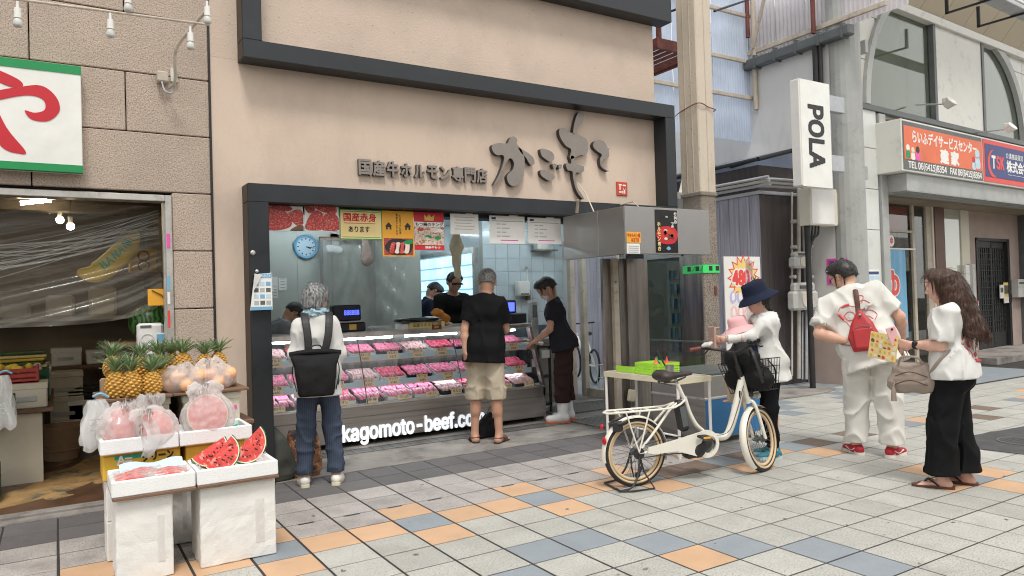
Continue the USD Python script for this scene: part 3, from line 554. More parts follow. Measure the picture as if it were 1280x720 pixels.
# ================================================================== SIDE LANE
YB, XL, XR = 8.35, 7.42, 10.1
def corrugated(p0, p1, z0, z1, pitch=.06, amp=.011):
    p0, p1 = np.array(p0, float), np.array(p1, float); L = np.linalg.norm(p1-p0); d = (p1-p0)/L; nrm = np.array([d[1], -d[0]]); n = int(L/pitch*6)
    t = np.linspace(0, L, n); o = amp*np.sin(2*PI*t/pitch); P = p0+t[:, None]*d+o[:, None]*nrm
    V = np.vstack([np.c_[P, np.full(n, z0)], np.c_[P, np.full(n, z1)]]); i = np.arange(n-1)
    return tm(V, np.vstack([np.c_[i, i+1, i+1+n], np.c_[i, i+1+n, i+n]]))
zb0 = on_y(925, 176, YB)[2]
ws = thing("windbreak", "tall windbreak of pale blue corrugated plastic sheets closing off the side lane", "windbreak")
zs_ = [zb0, on_y(925, 122, YB)[2], on_y(925, 77, YB)[2], on_y(925, 20, YB)[2], 7.6]
for a, b in zip(zs_, zs_[1:]):
    for k in range(3): part(ws, "plastic_sheet", corrugated((XL+(XR-XL)/3*k, YB), (XL+(XR-XL)/3*(k+1), YB), a, b-.004), "corrugated")
    for k in range(2): part(ws, "plastic_sheet", corrugated((XL, YB+1.2*(k+1)), (XL, YB+1.2*k), a, b-.004), "corrugated")
for z in zs_[1:4]: part(ws, "rail", box(XL-.02, XR, YB-.07, YB-.02, z-.03, z+.03, .004), "beige_metal"); part(ws, "rail", box(XL-.07, XL-.02, YB-.02, YB+2.4, z-.03, z+.03, .004), "beige_metal")
part(ws, "post", cyl((XL-.05, YB-.1, 2.9), (XL-.05, YB-.1, 7.6), .035), "beige_metal"); part(ws, "post", cyl(on_y(945, 137, YB-.15), on_y(940, -20, YB-.15), .04), "beige_metal"); part(ws, "brace", cyl(on_y(941, 60, YB-.16), on_y(957, -10, YB-.5), .03), "beige_metal")
up = thing("upper_windbreak", "pinkish corrugated plastic sheets standing on the white wall beside the lane", "windbreak")
zg = on_x(1000, 63, XR)[2]
for k in range(5): part(up, "plastic_sheet", corrugated((XR+.02, YB-.55*k), (XR+.02, YB-.55*(k+1)), zg+.12, 8.5, .075), "corrugated_pink")
part(up, "rail", box(XR-.05, XR, 5.9, YB, zg+.2, zg+.27, .004), "beige_metal")
for (x, y) in ((935, 47), (1017, 42)): p = on_x(x, y, XR-.1); part(up, "post", cyl((p[0], p[1], p[2]), (p[0], p[1], 8.4), .035), "rust_red")
wb = thing("white_building", "white plastered side wall of the corner building along the lane", "building")
part(wb, "wall", box(XR, XR+.2, 6.72, 15, 0, zg+.1), "white_wall"); part(wb, "base_course", box(XR-.03, XR, 6.72, 7.4, 0, .75, .004), "wall_rose")
part(wb, "gutter", cat([box(XR-.16, XR, 6.4, 9, zg-.06, zg+.1, .02)]+[box(XR-.175, XR+.0, 6.5+.4*i, 6.53+.4*i, zg-.08, zg+.13) for i in range(6)]), "grey_dark")
part(wb, "downpipe", cat([cyl(on_x(1019, 50, XR-.1), on_x(1021, 110, XR-.1), .05), cyl(on_x(1025, 50, XR-.1), on_x(1027, 110, XR-.1), .03)]), "black")
# wooden-looking siding annex
XA, YA = 9.1, 7.42; z1 = on_x(951, 238, XA)[2]; z2 = on_x(951, 205, XA)[2]
an = thing("annex", "small annex clad in streaked grey purple siding at the lane", "building")
for k in range(38): part(an, "siding_board", box(XA, XA+.02, YA+.2*k+.003, YA+.2*(k+1)-.003, 0, z1-.05, .003), "siding")
part(an, "frame", box(XA+.02, XR, YA+.02, 15, 0, z2), "siding_dark")
for k in range(6): part(an, "front_board", box(XA+.166*k+.002, XA+.166*(k+1)-.002, YA-.002, YA+.02, 0, z1-.05, .003), "siding_dark")
part(an, "upper_siding", box(XA+.1, XA+.12, YA+.1, 15, z1, z2-.02), "siding"); part(an, "upper_front", box(XA+.1, XR, YA+.08, YA+.1, z1, z2), "white_wall")
part(an, "flashing", cat([box(XA-.03, XA+.1, YA-.03, 15, z1-.05, z1, .004), box(XA+.1, XR, YA-.03, YA+.1, z1-.05, z1, .004)]), "pipe_grey")
rf = tm([(XA-.15, YA-.1, z2+.04), (XR, YA-.1, z2+.32), (XR, 15, z2+.32), (XA-.15, 15, z2+.04), (XA-.15, YA-.1, z2+.08), (XR, YA-.1, z2+.36), (XR, 15, z2+.36), (XA-.15, 15, z2+.08)], [(0, 2, 1), (0, 3, 2), (4, 5, 6), (4, 6, 7), (0, 1, 5), (0, 5, 4), (3, 0, 4), (3, 4, 7), (1, 2, 6), (1, 6, 5), (2, 3, 7), (2, 7, 6)])
part(an, "roof", rf, "corrugated"); part(an, "roof_edge", cyl((XA-.15, YA-.12, z2+.05), (XR, YA-.12, z2+.33), .035), "black"); part(an, "roof_edge", cyl((XA-.16, YA-.12, z2+.05), (XA-.16, 14, z2+.05), .03), "black")
for k in range(5): part(an, "rafter", cyl((XA-.15, YA+.4+.7*k, z2+.02), (XR-.1, YA+.4+.7*k, z2+.3), .025), "black")
wp = thing("lane_pipes", "pale pipes running along the top of the siding annex", "pipes")
for i in range(3): part(wp, "pipe", tube(curve([(XA-.06-.05*i, 14, z1+.06+.05*i), (XA-.06-.05*i, YA+.3, z1+.06+.05*i), (XA-.03, YA-.06-.03*i, z1+.06+.05*i), (XR-.1, YA-.1-.03*i, z1+.07+.05*i)], 30), .022, 8), ("pipe_grey", "pipe_beige", "pipe_grey")[i])
cp = thing("curved_pipe", "white pipe bending upward between the shop corner and the column", "pipe")
part(cp, "pipe", tube(curve([on_y(842, 262, 8.0), on_y(851, 240, 8.0), on_y(856, 215, 8.0), on_y(858, 200, 8.0)], 16), .03, 8), "white_paint"); part(cp, "pipe", tube([on_y(836, 246, 8.05), on_y(860, 243, 8.05)], .02, 8), "white_paint")
# gas meters and risers on the white wall
gm = thing("gas_meter", "upper small grey gas meter on the pipes by the white wall", "gas meter"); gm2 = thing("gas_meter", "lower large grey gas meter on the pipes by the white wall", "gas meter")
def meter(g, x0, x1, y0, y1):
    a, b = on_y(x0, y1, 7.2), on_y(x1, y0, 7.2); w, h = b[0]-a[0], b[2]-a[2]
    part(g, "body", box(a[0], b[0], 7.08, 7.24, a[2]+h*.02, b[2]-h*.3, .035), "meter_grey"); part(g, "head", box(a[0]+w*.08, b[0]-w*.08, 7.1, 7.22, b[2]-h*.34, b[2], .03), "meter_grey")
    part(g, "dial", place(lathe([(w*.22, 0), (w*.22, .012), (0, .012)], 20), (a[0]+w*.5, 7.08, a[2]+h*.4)), "cream_box"); part(g, "window", box(a[0]+w*.25, b[0]-w*.25, 7.088, 7.1, b[2]-h*.22, b[2]-h*.1), "grey_dark")
meter(gm, 987, 1004, 315, 336); meter(gm2, 986, 1015, 353, 389)
rp = thing("utility_pipes", "bundle of vertical utility pipes with valves beside the gas meters", "pipes")
for x, r, y0, y1, m in ((990, .016, 240, 470, "pipe_beige"), (998.5, .03, 235, 473, "pipe_beige"), (1008, .022, 230, 474, "pipe_grey"), (1014, .016, 235, 470, "pipe_grey"), (1003, .014, 390, 474, "pipe_grey")):
    part(rp, "pipe", cyl(on_y(x, y1, 7.26), on_y(x, y0, 7.26), r), m)
for x, y in ((992, 277), (992, 309), (1012, 308), (991, 346), (1013, 346), (1010, 322)):
    p = on_y(x, y, 7.22); part(rp, "valve", cat([cyl(p-(.05, 0, 0), p+(.05, 0, 0), .022), cyl(p-(0, .05, 0), p+(0, .02, 0), .028), ball(p, .032, 1)]), "pipe_beige")
part(rp, "bracket", cat([box(on_y(985, 0, 7.28)[0], on_y(1018, 0, 7.28)[0], 7.28, 7.31, z, z+.03) for z in (1.2, 1.9, 2.5)]), "pipe_grey")
eb = thing("meter_cabinet", "cream electrical cabinet with black cables below the vertical sign", "cabinet")
a, b = on_y(1014, 281, 6.75), on_y(1046, 237, 6.75)
part(eb, "cabinet", box(a[0], b[0], 6.75, 6.95, a[2], b[2], .01), "cream_box"); part(eb, "side_box", box(b[0]+.01, b[0]+.2, 6.78, 6.9, a[2]+.03, b[2]-.04, .01), "cream_box"); part(eb, "door", box(a[0]+.02, b[0]-.09, 6.742, 6.75, a[2]+.02, b[2]-.02, .003), "white_paint")
for i in range(4):
    p = np.array((a[0]+.1+.07*i, 6.85, a[2])); part(eb, "cable", tube(curve([p, p+(-.02, 0, -.12), p+(.03-.05*i, .02, -.3+.03*i), (a[0]+.07, 6.87, a[2]-.45)], 20), .016, 8), "black")
part(eb, "conduit", cyl((a[0]+.07, 6.87, a[2]), (a[0]+.07, 6.87, 0), .042), "black")
ps = thing("vertical_sign", "white illuminated box sign reading POLA sideways above the cream cabinet", "sign")
a, b = on_y(1003, 234, 6.42), on_y(1037, 104, 6.42)
part(ps, "case", box(a[0], b[0], 6.425, 6.57, a[2]+.03, b[2]-.02, .008), "white_paint"); part(ps, "face", box(a[0]+.02, b[0]-.02, 6.418, 6.424, a[2]+.02, b[2]-.02), "sign_white")
sz = (b[0]-a[0])*.45; lw = on_y(1020, 128, 6.42)[2]-on_y(1020, 207, 6.42)[2]
part(ps, "lettering", place(text3("POLA", sz, .003, 3, 64, width=lw, font="Inter"), ((a[0]+b[0])/2-sz*.5, 6.418, on_y(1020, 128, 6.42)[2]), (0, 0, -1), (1, 0, 0)), "ink")
for y in (132, 205): q = on_y(1044, y, 6.6); part(ps, "bracket", box(b[0], q[0]+.08, 6.5, 6.6, q[2]-.13, q[2]+.1, .006), "pipe_grey")
# ================================================================== RIGHT-HAND BUILDING (its front turns slightly away)
TH = math.radians(3.2); O2 = np.array((10.1, 6.72, 0)); RX = np.array((math.cos(TH), math.sin(TH), 0)); RN = np.array((-math.sin(TH), math.cos(TH), 0))
def rb(m): return place(m, O2, RX, RN)                        # local: x along the front, y into the building, z up
def rq(x, y, off=0.0):
    d = ray(x, y); t = (off-(EYE-O2)@RN)/(d@RN); P = EYE+t*d-O2; return np.array((P@RX, off, P[2]))
def rbox(x0, x1, y0, y1, z0, z1, bev=0): return rb(box(x0, x1, y0, y1, z0, z1, bev))
def rtext(s, h, p, bold=0, width=None, depth=.003, px=40): return place(text3(s, h, depth, bold, px, width), O2+p[0]*RX+p[1]*RN+(0, 0, p[2]), RX, (0, 0, 1))
rbd = thing("corner_building", "white panelled corner building with arched windows over the shop fronts", "building")
u = lambda x, y=300, off=0: rq(x, y, off)[0]
zl = rq(1100, 137)[2]; ztop = rq(1180, 38)[2]
part(rbd, "wall", rbox(u(1072), 22, .06, .3, zl-.1, ztop+.6), "concrete_wall")
part(rbd, "corner_column", rb(tube([(u(1064), .02, 0), (u(1064), .02, ztop+1.2)], (u(1075)-u(1053))/2, 20)), "grey_paint")
for i, y in enumerate((217, 60)): q = rq(1077, y, -.05); part(rbd, "clamp", rbox(q[0]-.05, q[0]+.03, -.14, -.02, q[2]-.1, q[2]+.1, .006), "grey_paint")
ztl = [0, .45]+[rq(1088, y, -.02)[2] for y in (412, 357, 287, 236, 185, 132)]
for a, b in zip(ztl, ztl[1:]): part(rbd, "pilaster_tile", rbox(u(1077), u(1099), -.02, .1, a+.004, b-.004, .006), "white_tile")
part(rbd, "pilaster_core", rbox(u(1076), u(1108), .03, .4, 0, zl), "grey_paint"); part(rbd, "shutter_guide", rbox(u(1100), u(1108), -.06, .05, 0, rq(1104, 143, -.05)[2], .006), "grey_paint")
part(rbd, "lintel", rbox(u(1072), 22, -.05, .06, zl-.06, zl+.03, .004), "grey_dark")
uA, uB, uC = u(1174), u(1234), u(1300); ptw = .62
arch_c, arch_r = uA, uA-u(1085)
def arch_poly(c, r, z0=zl+.03):
    return Polygon([(c-r*math.cos(t), z0+r*1.0*math.sin(t)) for t in np.linspace(0, PI/2, 24)]+[(c, z0)])
hole = arch_poly(arch_c, arch_r)
for i in range(6):
    for j in range(5):
        x0 = uA-ptw*(i+1); z0 = zl+.03+.72*j; cell_ = rect2(x0+.006, z0+.006, x0+ptw-.006, min(z0+.72, ztop+.5)-.006) if z0 < ztop+.4 else None
        if cell_ is None or x0+ptw < u(1072): continue
        g = cell_.intersection(rect2(u(1072)+.0, 0, uA-.03, 30)).difference(hole)
        if g.area > .01: part(rbd, "wall_panel", rb(place(extrude(g, .05), (0, .055, 0))), "panel_white")
part(rbd, "tall_panel", rbox(uA+.06, uB-.04, -.03, .06, zl, ztop+.4, .004), "panel_white")
for uu in (uA, uB): part(rbd, "mullion", rbox(uu-.04, uu+.05, -.05, .07, zl, ztop+.45, .004), "grey_dark")
w1 = part(rbd, "arched_window", rb(place(extrude(hole.difference(arch_poly(arch_c, arch_r-.13)), .09), (0, .03, 0))), "grey_paint"); part(w1, "pane", rb(place(extrude(hole, .01), (0, .045, 0))), "glass_green")
h2 = Polygon([(uB+.05, zl)]+[(uB+.05+1.9*math.sin(t), zl+1.95*math.cos(t)) for t in np.linspace(0, PI/2, 24)])
w2 = part(rbd, "arched_window", rb(place(extrude(h2.difference(affinity.translate(affinity.scale(h2, .9, .92, origin=(uB+.05, zl)), 0, 0)), .09), (0, .03, 0))), "grey_paint"); part(w2, "pane", rb(place(extrude(h2, .01), (0, .045, 0))), "glass_green")
for i in range(5):
    for j in range(5):
        g = rect2(uB+.06+ptw*i, zl+.72*j+.006, uB+.05+ptw*(i+1)-.006, zl+.72*(j+1)-.006).difference(h2)
        if g.area > .02: part(rbd, "wall_panel", rb(place(extrude(g, .05), (0, .055, 0))), "panel_white")
part(rbd, "room_wall", rbox(u(1078), 22, 3.0, 3.1, zl, ztop+.6), "concrete_wall"); part(rbd, "room_ceiling", rbox(u(1078), 22, .3, 3.0, ztop+.2, ztop+.3), "ceiling_white")
for i in range(3):
    q = rq(1110+22*i, 120+6*i, 1.3); part(rbd, "strip_light", rbox(q[0]-.5, q[0]+.5, 1.2+.3*i, 1.26+.3*i, zl+1.0, zl+1.04), "glow_cool")
# coving of the arcade ceiling above
ck = thing("arcade_ceiling", "beige panelled coving of the arcade ceiling above the corner building", "ceiling")
part(ck, "trim", rbox(-.2, 22, -.09, .05, ztop+.0, ztop+.14, .006), "panel_white")
for i in range(13):
    a, b = .1+.8*i, .1+.8*(i+1); part(ck, "panel", rb(tm([(a+.006, -.05, ztop+.14), (b-.006, -.05, ztop+.14), (b-.006, -1.5, ztop+1.9), (a+.006, -1.5, ztop+1.9), (a+.006, -.02, ztop+.16), (b-.006, -.02, ztop+.16), (b-.006, -1.47, ztop+1.92), (a+.006, -1.47, ztop+1.92)], [(0, 1, 2), (0, 2, 3), (4, 6, 5), (4, 7, 6), (0, 4, 5), (0, 5, 1), (3, 2, 6), (3, 6, 7), (0, 3, 7), (0, 7, 4), (1, 5, 6), (1, 6, 2)])), "ceiling_beige")
lf = thing("arcade_lamp", "long grey lamp trough on black brackets under the arcade ceiling", "ceiling light")
q = rq(1222, -4, -1.1); q2 = rq(1290, 24, -1.1)
part(lf, "trough", rb(box(q[0], q2[0]+2, -1.3, -1.05, q[2]-.02, q[2]+.06, .01)), "pipe_grey"); part(lf, "cover", rb(box(q[0], q2[0]+2, -1.31, -1.25, q[2]+.06, q[2]+.12, .01)), "panel_white")
for x in (q[0]+.15, q[0]+1.3): part(lf, "bracket", rb(cat([box(x, x+.03, -1.3, -.55, q[2]-.06, q[2]-.03), box(x, x+.03, -.6, -.55, q[2]-.06, q[2]+.3)])), "black")
# shop sign boxes
zb, zt = rq(1127, 213, -.42)[2], rq(1127, 148, -.42)[2]; us0, us1, us2 = rq(1127, 180, -.42)[0], rq(1228, 200, -.42)[0], 15
s1 = thing("day_service_sign", "orange shop sign with white Japanese lettering and phone numbers", "sign")
part(s1, "case", rbox(us0, us1-.004, -.42, .0, zb, zt, .008), "panel_white"); H_ = zt-zb
part(s1, "dark_board", rbox(us0+.03, us1-.02, -.426, -.42, zb+.03, zt-.03), "grey_dark")
part(s1, "orange_board", rbox(us0+.06, us1-.04, -.43, -.426, zb+.235*H_, zt-.12*H_), "sign_orange")
sw = us1-us0
part(s1, "lettering", rtext("らいふデイサービスセンター", .15*H_/.8, (us0+.1*sw, -.43, zb+.6*H_), 1, .8*sw), "paper"); part(s1, "lettering", rtext("建 家", .21*H_, (us0+.43*sw, -.43, zb+.3*H_), 2, .24*sw), "paper")
part(s1, "lettering", rtext("TEL 06(6415)8354", .125*H_, (us0+.06*sw, -.426, zb+.075*H_), 1, .45*sw), "paper"); part(s1, "lettering", rtext("FAX 06(6415)8364", .125*H_, (us0+.55*sw, -.426, zb+.075*H_), 1, .42*sw), "paper")
def doll(x, z, s, m1, m2):
    part(s1, "figure_head", rb(place(extrude(sg.Point(0, 0).buffer(.07*s), .003), (x, -.43, z+.2*s))), m1); part(s1, "figure_body", rb(place(extrude(blob_poly([(-.08*s, 0), (.08*s, 0), (.06*s, .14*s), (-.06*s, .14*s)], 4), .003), (x, -.43, z))), m2)
doll(us0+.06*sw, zb+.27*H_, .75, "paper", "green"); doll(us0+.115*sw, zb+.25*H_, .7, "cream", "paper"); doll(us0+.17*sw, zb+.25*H_, .8, "ink", "pink"); doll(us0+.87*sw, zb+.26*H_, .8, "red", "pale_blue"); doll(us0+.92*sw, zb+.3*H_, 1.2, "pale_blue", "pale_blue")
s2 = thing("company_sign", "navy company sign with red border beside the orange shop sign", "sign")
part(s2, "case", rbox(us1+.004, us2, -.42, 0, zb, zt, .008), "panel_white"); part(s2, "red_border", rbox(us1+.02, us2, -.428, -.42, zb+.03, zt-.03), "sign_red"); part(s2, "navy_board", rbox(us1+.09, us2, -.433, -.428, zb+.15*H_, zt-.13*H_), "sign_navy")
part(s2, "emblem", rb(place(extrude(sg.Point(0, 0).buffer(.25).difference(sg.Point(.07, .02).buffer(.235)).intersection(rect2(-.3, -.3, .05, .3)), .003), (us1+.42, -.433, zb+.45*H_))), "sign_red")
tx = us1+.33
part(s2, "lettering", rtext("T", .26*H_, (tx, -.433, zb+.36*H_), 2, .16), "paper"); part(s2, "lettering", rtext("SK", .26*H_, (tx+.18, -.433, zb+.36*H_), 2, .33), "sign_red"); part(s2, "lettering", rtext("介護施設運営", .1*H_, (tx+.6, -.433, zb+.64*H_), 0, .75), "paper")
part(s2, "lettering", rtext("株式会社 タ", .2*H_, (tx+.62, -.433, zb+.35*H_), 1, 1.25), "paper"); part(s2, "lettering", rtext("―――― 在", .12*H_, (tx+.66, -.433, zb+.2*H_), 0, 1.0), "paper")
part(rbd, "shutter_box", cat([rbox(u(1108), 15, -.36, .5, zb-.28, zb-.003, .006)]+[rbox(u(1108)+.02, 15, -.365+.12*i, -.34+.12*i, zb-.29, zb-.28) for i in range(5)]), "grey_paint")
# lamp arms
for i, (x0, y0, x1, y1) in enumerate(((1145, 131, 1186, 130), (1222, 166, 1262, 161))):
    la = thing("sign_lamp", ("grey floodlight on a thin arm above the orange sign", "white floodlight on a thin arm above the navy sign")[i], "lamp")
    p, q = O2+rq(x0, y0, -.05)@np.array([RX, RN, (0, 0, 1)]), O2+rq(x1, y1, -.9)@np.array([RX, RN, (0, 0, 1)])
    part(la, "arm", cyl(p, q, .012), "pipe_grey"); part(la, "lamp_head", cat([place(lathe([(0, -.06), (.05, -.06), (.09, .06), (.085, .07), (0, .05)], 18), q, (1, 0, 0), (0, .6, .8)), box(q[0]-.05, q[0]+.05, q[1]-.02, q[1]+.08, q[2]+.02, q[2]+.1, .01)]), ("meter_grey", "white_paint")[i])
# ---------------- shop fronts below
ub = zb-.29; off = .62
part(rbd, "front_ceiling", rbox(u(1108), 15, .06, 3, ub, ub+.05), "inner_beige"); part(rbd, "inner_wall", rbox(u(1108), 15, 3.0, 3.1, 0, ub), "inner_dark"); part(rbd, "inner_floor", rbox(u(1108), 15, .0, 3.0, 0, .02), "concrete")
v = lambda x, y=350, o=off: rq(x, y, o)[0]
part(rbd, "step", rbox(v(1172), 15, -.35, off+.1, 0, .13, .008), "concrete")
x_a, x_b, x_c, x_d, x_e = v(1108), v(1166), v(1183), v(1214), v(1276)
part(rbd, "glass_door", rbox(x_a, x_b, off+.03, off+.036, .05, ub), "glass_green"); part(rbd, "door_rail", cat([rbox(x_a, v(1143), off-.01, off+.03, rq(1125, 289, off)[2]-.02, rq(1125, 289, off)[2]+.02), rbox(v(1142), v(1145), off-.01, off+.03, 0, ub), rbox(v(1160), x_b, off-.01, off+.05, 0, ub, .004)]), "beige_metal")
part(rbd, "red_curtain", rbox(x_a+.05, v(1142), off+.08, off+.1, rq(1125, 287, off)[2], ub-.04), "sign_red")
for i in range(5): part(rbd, "wood_slat", rbox(x_a+.06+.13*i, x_a+.13+.13*i, off+.06, off+.1, rq(1125, 312, off)[2], rq(1125, 291, off)[2]), "wood_red")
part(rbd, "wood_post", rbox(x_b+.06, v(1180), off-.05, off+.12, 0, ub, .006), "wood_red"); part(rbd, "cream_post", rbox(x_b, x_b+.06, off-.03, off+.1, 0, ub), "wall_cream")
zc = rq(1200, 378, off)[2]
part(rbd, "cream_window", rbox(x_c, v(1204), off+.04, off+.06, zc, ub), "wall_cream"); part(rbd, "window_post", rbox(v(1204), x_d, off, off+.1, zc, ub, .006), "wall_cream"); part(rbd, "window_pane", rbox(x_c, v(1204), off+.02, off+.026, zc, ub), "glass")
for i in range(5): a = x_c+(x_d-x_c)/5*i; part(rbd, "wood_board", rbox(a+.004, a+(x_d-x_c)/5-.004, off, off+.06, .13, zc, .004), "wood_red")
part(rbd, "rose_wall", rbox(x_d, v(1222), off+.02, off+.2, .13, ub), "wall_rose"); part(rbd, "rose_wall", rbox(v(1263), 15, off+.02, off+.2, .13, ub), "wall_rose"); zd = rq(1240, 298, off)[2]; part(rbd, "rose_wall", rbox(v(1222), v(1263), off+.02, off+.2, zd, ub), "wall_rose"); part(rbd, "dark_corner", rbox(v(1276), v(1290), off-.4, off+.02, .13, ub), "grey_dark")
ld = thing("lattice_door", "black double sliding door with fine lattice panels in the rose wall", "door")
part(ld, "frame", cat([rbox(v(1222), v(1224.5), off, off+.1, .13, zd), rbox(v(1261), v(1263.5), off, off+.1, .13, zd), rbox(v(1222), v(1263.5), off, off+.1, zd-.06, zd)]), "black")
for k, (a, b) in enumerate(((1224.5, 1243), (1241, 1261))):
    a, b = v(a), v(b); o = off+.03+.035*k; dp = part(ld, "leaf", cat([rbox(a, a+.07, o, o+.03, .14, zd-.06), rbox(b-.07, b, o, o+.03, .14, zd-.06), rbox(a, b, o, o+.03, .14, .45), rbox(a, b, o, o+.03, zd-.2, zd-.06)]), "black")
    part(dp, "backing", rbox(a, b, o+.03, o+.04, .3, zd-.1), "grey_dark")
    for i in range(1, 7): part(dp, "lattice_bar", rbox(a+(b-a)*i/7-.008, a+(b-a)*i/7+.008, o+.002, o+.022, .45, zd-.2), "black")
    for j in range(1, 15): part(dp, "lattice_bar", rbox(a+.07, b-.07, o+.004, o+.02, .45+(zd-.65)*j/15-.008, .45+(zd-.65)*j/15+.008), "black")
part(ld, "handle", rb(tube(curve([(v(1258.5), off-.02, 1.0), (v(1258.5), off-.07, 1.08), (v(1258.5), off-.07, 1.25), (v(1258.5), off-.02, 1.33)], 14), .014, 8)), "black_gloss")
for i, (x0, x1, y0, y1, m) in enumerate(((1250, 1254, 356, 373, "paper"), (1255, 1262, 353, 379, "yellow"))):
    a, b = rq(x0, y1, off+.02), rq(x1, y0, off+.02); nt = thing("notice", ("small white notice on the black lattice door", "yellow and white notice on the black lattice door")[i], "notice")
    part(nt, "sheet", rbox(a[0], b[0], off+.015, off+.025, a[2], b[2]), m); part(nt, "picture", rbox(a[0]+.03, b[0]-.03, off+.012, off+.0148, (a[2]+b[2])/2-.02, b[2]-.06), "grey_dark"); part(nt, "lower_part", rbox(a[0], b[0], off+.0118, off+.0149, a[2], a[2]+.3*(b[2]-a[2])), "paper")
mb = thing("mailbox", "grey metal mailbox on the rose wall right of the lattice door", "mailbox"); a, b = rq(1266, 372, off), rq(1275, 349, off)
part(mb, "body", rbox(a[0], b[0], off-.12, off+.02, a[2], b[2], .01), "meter_grey"); part(mb, "slot", rbox(a[0]+.03, b[0]-.03, off-.125, off-.118, b[2]-.1, b[2]-.07), "black"); part(mb, "label_plate", rbox(b[0]-.09, b[0]-.02, off-.125, off-.118, b[2]-.2, b[2]-.12), "paper")
for i, (x0, x1, y0, y1, m) in enumerate(((1205, 1213, 377, 405, "paper"), (1214.5, 1223, 376, 404, "paper"))):
    a, b = rq(x0, y1, off-.04), rq(x1, y0, off-.04); nt = thing("wall_poster", ("plain white poster left of the pair on the wooden boards", "white poster with green and red print right of the pair on the wooden boards")[i], "poster")
    part(nt, "sheet", rbox(a[0], b[0], off-.04, off-.034, a[2], b[2]), m)
    for j in range(3): part(nt, "print", rbox(a[0]+.03, b[0]-.03, off-.043, off-.0402, a[2]+.08+.14*j, a[2]+.17+.14*j), ("green", "pale_blue", "red")[j] if i else "photo_grey")
np_ = thing("name_plates", "narrow vertical name boards on the cream post by the window", "name board")
for i, (x0, x1, y0, y1, m) in enumerate(((1209, 1212, 331, 376, "paper"), (1213.5, 1215.5, 330, 377, "grey_paint"), (1216.5, 1219, 330, 379, "meter_grey"))):
    a, b = rq(x0, y1, off-.06), rq(x1, y0, off-.06); part(np_, "board", rbox(a[0], b[0], off-.06, off-.01, a[2], b[2], .004), m)
nr = thing("noren_curtain", "blue split shop curtain with a red and white kana character", "curtain")
a, b = rq(1107, 432, .42), rq(1131, 312, .42); L = b[0]-a[0]
def noren(a0, a1, z0, z1): return rb(grid_sheet(lambda s, t: np.stack([a0+(a1-a0)*s, .42+.02*np.sin(s*9+1)*(1-t*.6)+0*s, z0+(z1-z0)*t], -1), 14, 8))
part(nr, "cloth", noren(a[0], a[0]+L*.49, a[2], b[2]), "blue_cloth" if "blue_cloth" in LOOKS else "sky_blue"); part(nr, "cloth", noren(a[0]+L*.51, b[0], a[2]+.1, b[2]), "sky_blue")
g = text_shape("ゆ", .42, 3, 96); gx0, gy0, gx1, gy1 = g.bounds; g = affinity.translate(g, -gx0, -gy0); q = rq(1108, 377, .38)
part(nr, "character_edge", rb(place(extrude(g.buffer(.025), .002), (q[0]-.02, .385, q[2]))), "paper"); part(nr, "character", rb(place(extrude(g, .003), (q[0]-.02, .383, q[2]))), "sign_red")
for j, s in enumerate("湯屋"): q = rq(1127, 400+14*j, .39); part(nr, "side_print", rb(place(text3(s, .12, .002), (q[0]-.06, .39, q[2]))), "paper")
part(nr, "pole", rb(cyl((a[0]-.1, .42, b[2]+.01), (b[0]+.35, .42, b[2]+.01), .016)), "paper")
ds = thing("round_shop_mark", "small round white shop mark hanging above the blue curtain", "sign"); q = rq(1113.5, 301, .4)
part(ds, "disc", rb(place(lathe([(.1, 0), (.1, .01), (0, .01)], 24), (q[0], .4, q[2]))), "paper"); part(ds, "mark", rb(place(text3("ゆ", .1, .003, 1, center=True), (q[0], .389, q[2]))), "sign_red")
for i, (y0, y1) in enumerate(((337, 372), (374, 412))):
    a, b = rq(1077.5, y1, -.02), rq(1098.5, y0, -.02); nt = thing("pilaster_poster", ("upper blue and white poster on the white tiled pilaster", "lower blue and white poster on the white tiled pilaster")[i], "poster")
    part(nt, "sheet", rbox(a[0], b[0], -.026, -.0205, a[2], b[2]), "paper"); h = b[2]-a[2]; part(nt, "picture", rbox(a[0]+.01, b[0]-.01, -.029, -.0262, a[2]+.12*h, a[2]+.78*h), "pale_blue"); part(nt, "heading", rbox(a[0]+.02, b[0]-.02, -.0292, -.0263, a[2]+.83*h, a[2]+.93*h), "sign_navy")
    part(nt, "building", rb(place(extrude(blob_poly([(-.12, 0), (.12, 0), (.1, .1), (.04, .13), (0, .2), (-.05, .12), (-.1, .1)], 2), .001), ((a[0]+b[0])/2, -.0291, a[2]+.2*h))), "white_paint")
pk = thing("pink_poster", "pink poster with dark Japanese lettering on the white wall", "poster"); a, b = on_x(1034, 356, XR-.01), on_x(1059, 322, XR-.01)
part(pk, "sheet", box(XR-.008, XR, b[1], a[1], a[2], b[2]), "pink")
for j, s in enumerate(("消費税", "インボイス", "中止!")): part(pk, "lettering", place(text3(s, .085, .002, 1, 40, width=(a[1]-b[1])*.86), (XR-.008, a[1]-.03, b[2]-.13-.13*j), (0, -1, 0)), ("sign_navy", "paper", "sign_navy")[j])
vm = thing("glass_cabinet", "white framed glass drinks cabinet standing in the lane by the siding", "cabinet"); a, b = on_y(838, 476, 8.8), on_y(860, 326, 8.8)
part(vm, "body", box(a[0], b[0], 8.85, 9.3, 0, b[2], .01), "white_paint"); part(vm, "door_frame", cat([box(a[0], a[0]+.04, 8.8, 8.85, .3, b[2]), box(b[0]-.04, b[0], 8.8, 8.85, .3, b[2]), box(a[0]+.04, b[0]-.04, 8.8, 8.85, b[2]-.16, b[2]), box(a[0]+.04, b[0]-.04, 8.8, 8.85, .3, .42)]), "white_paint")
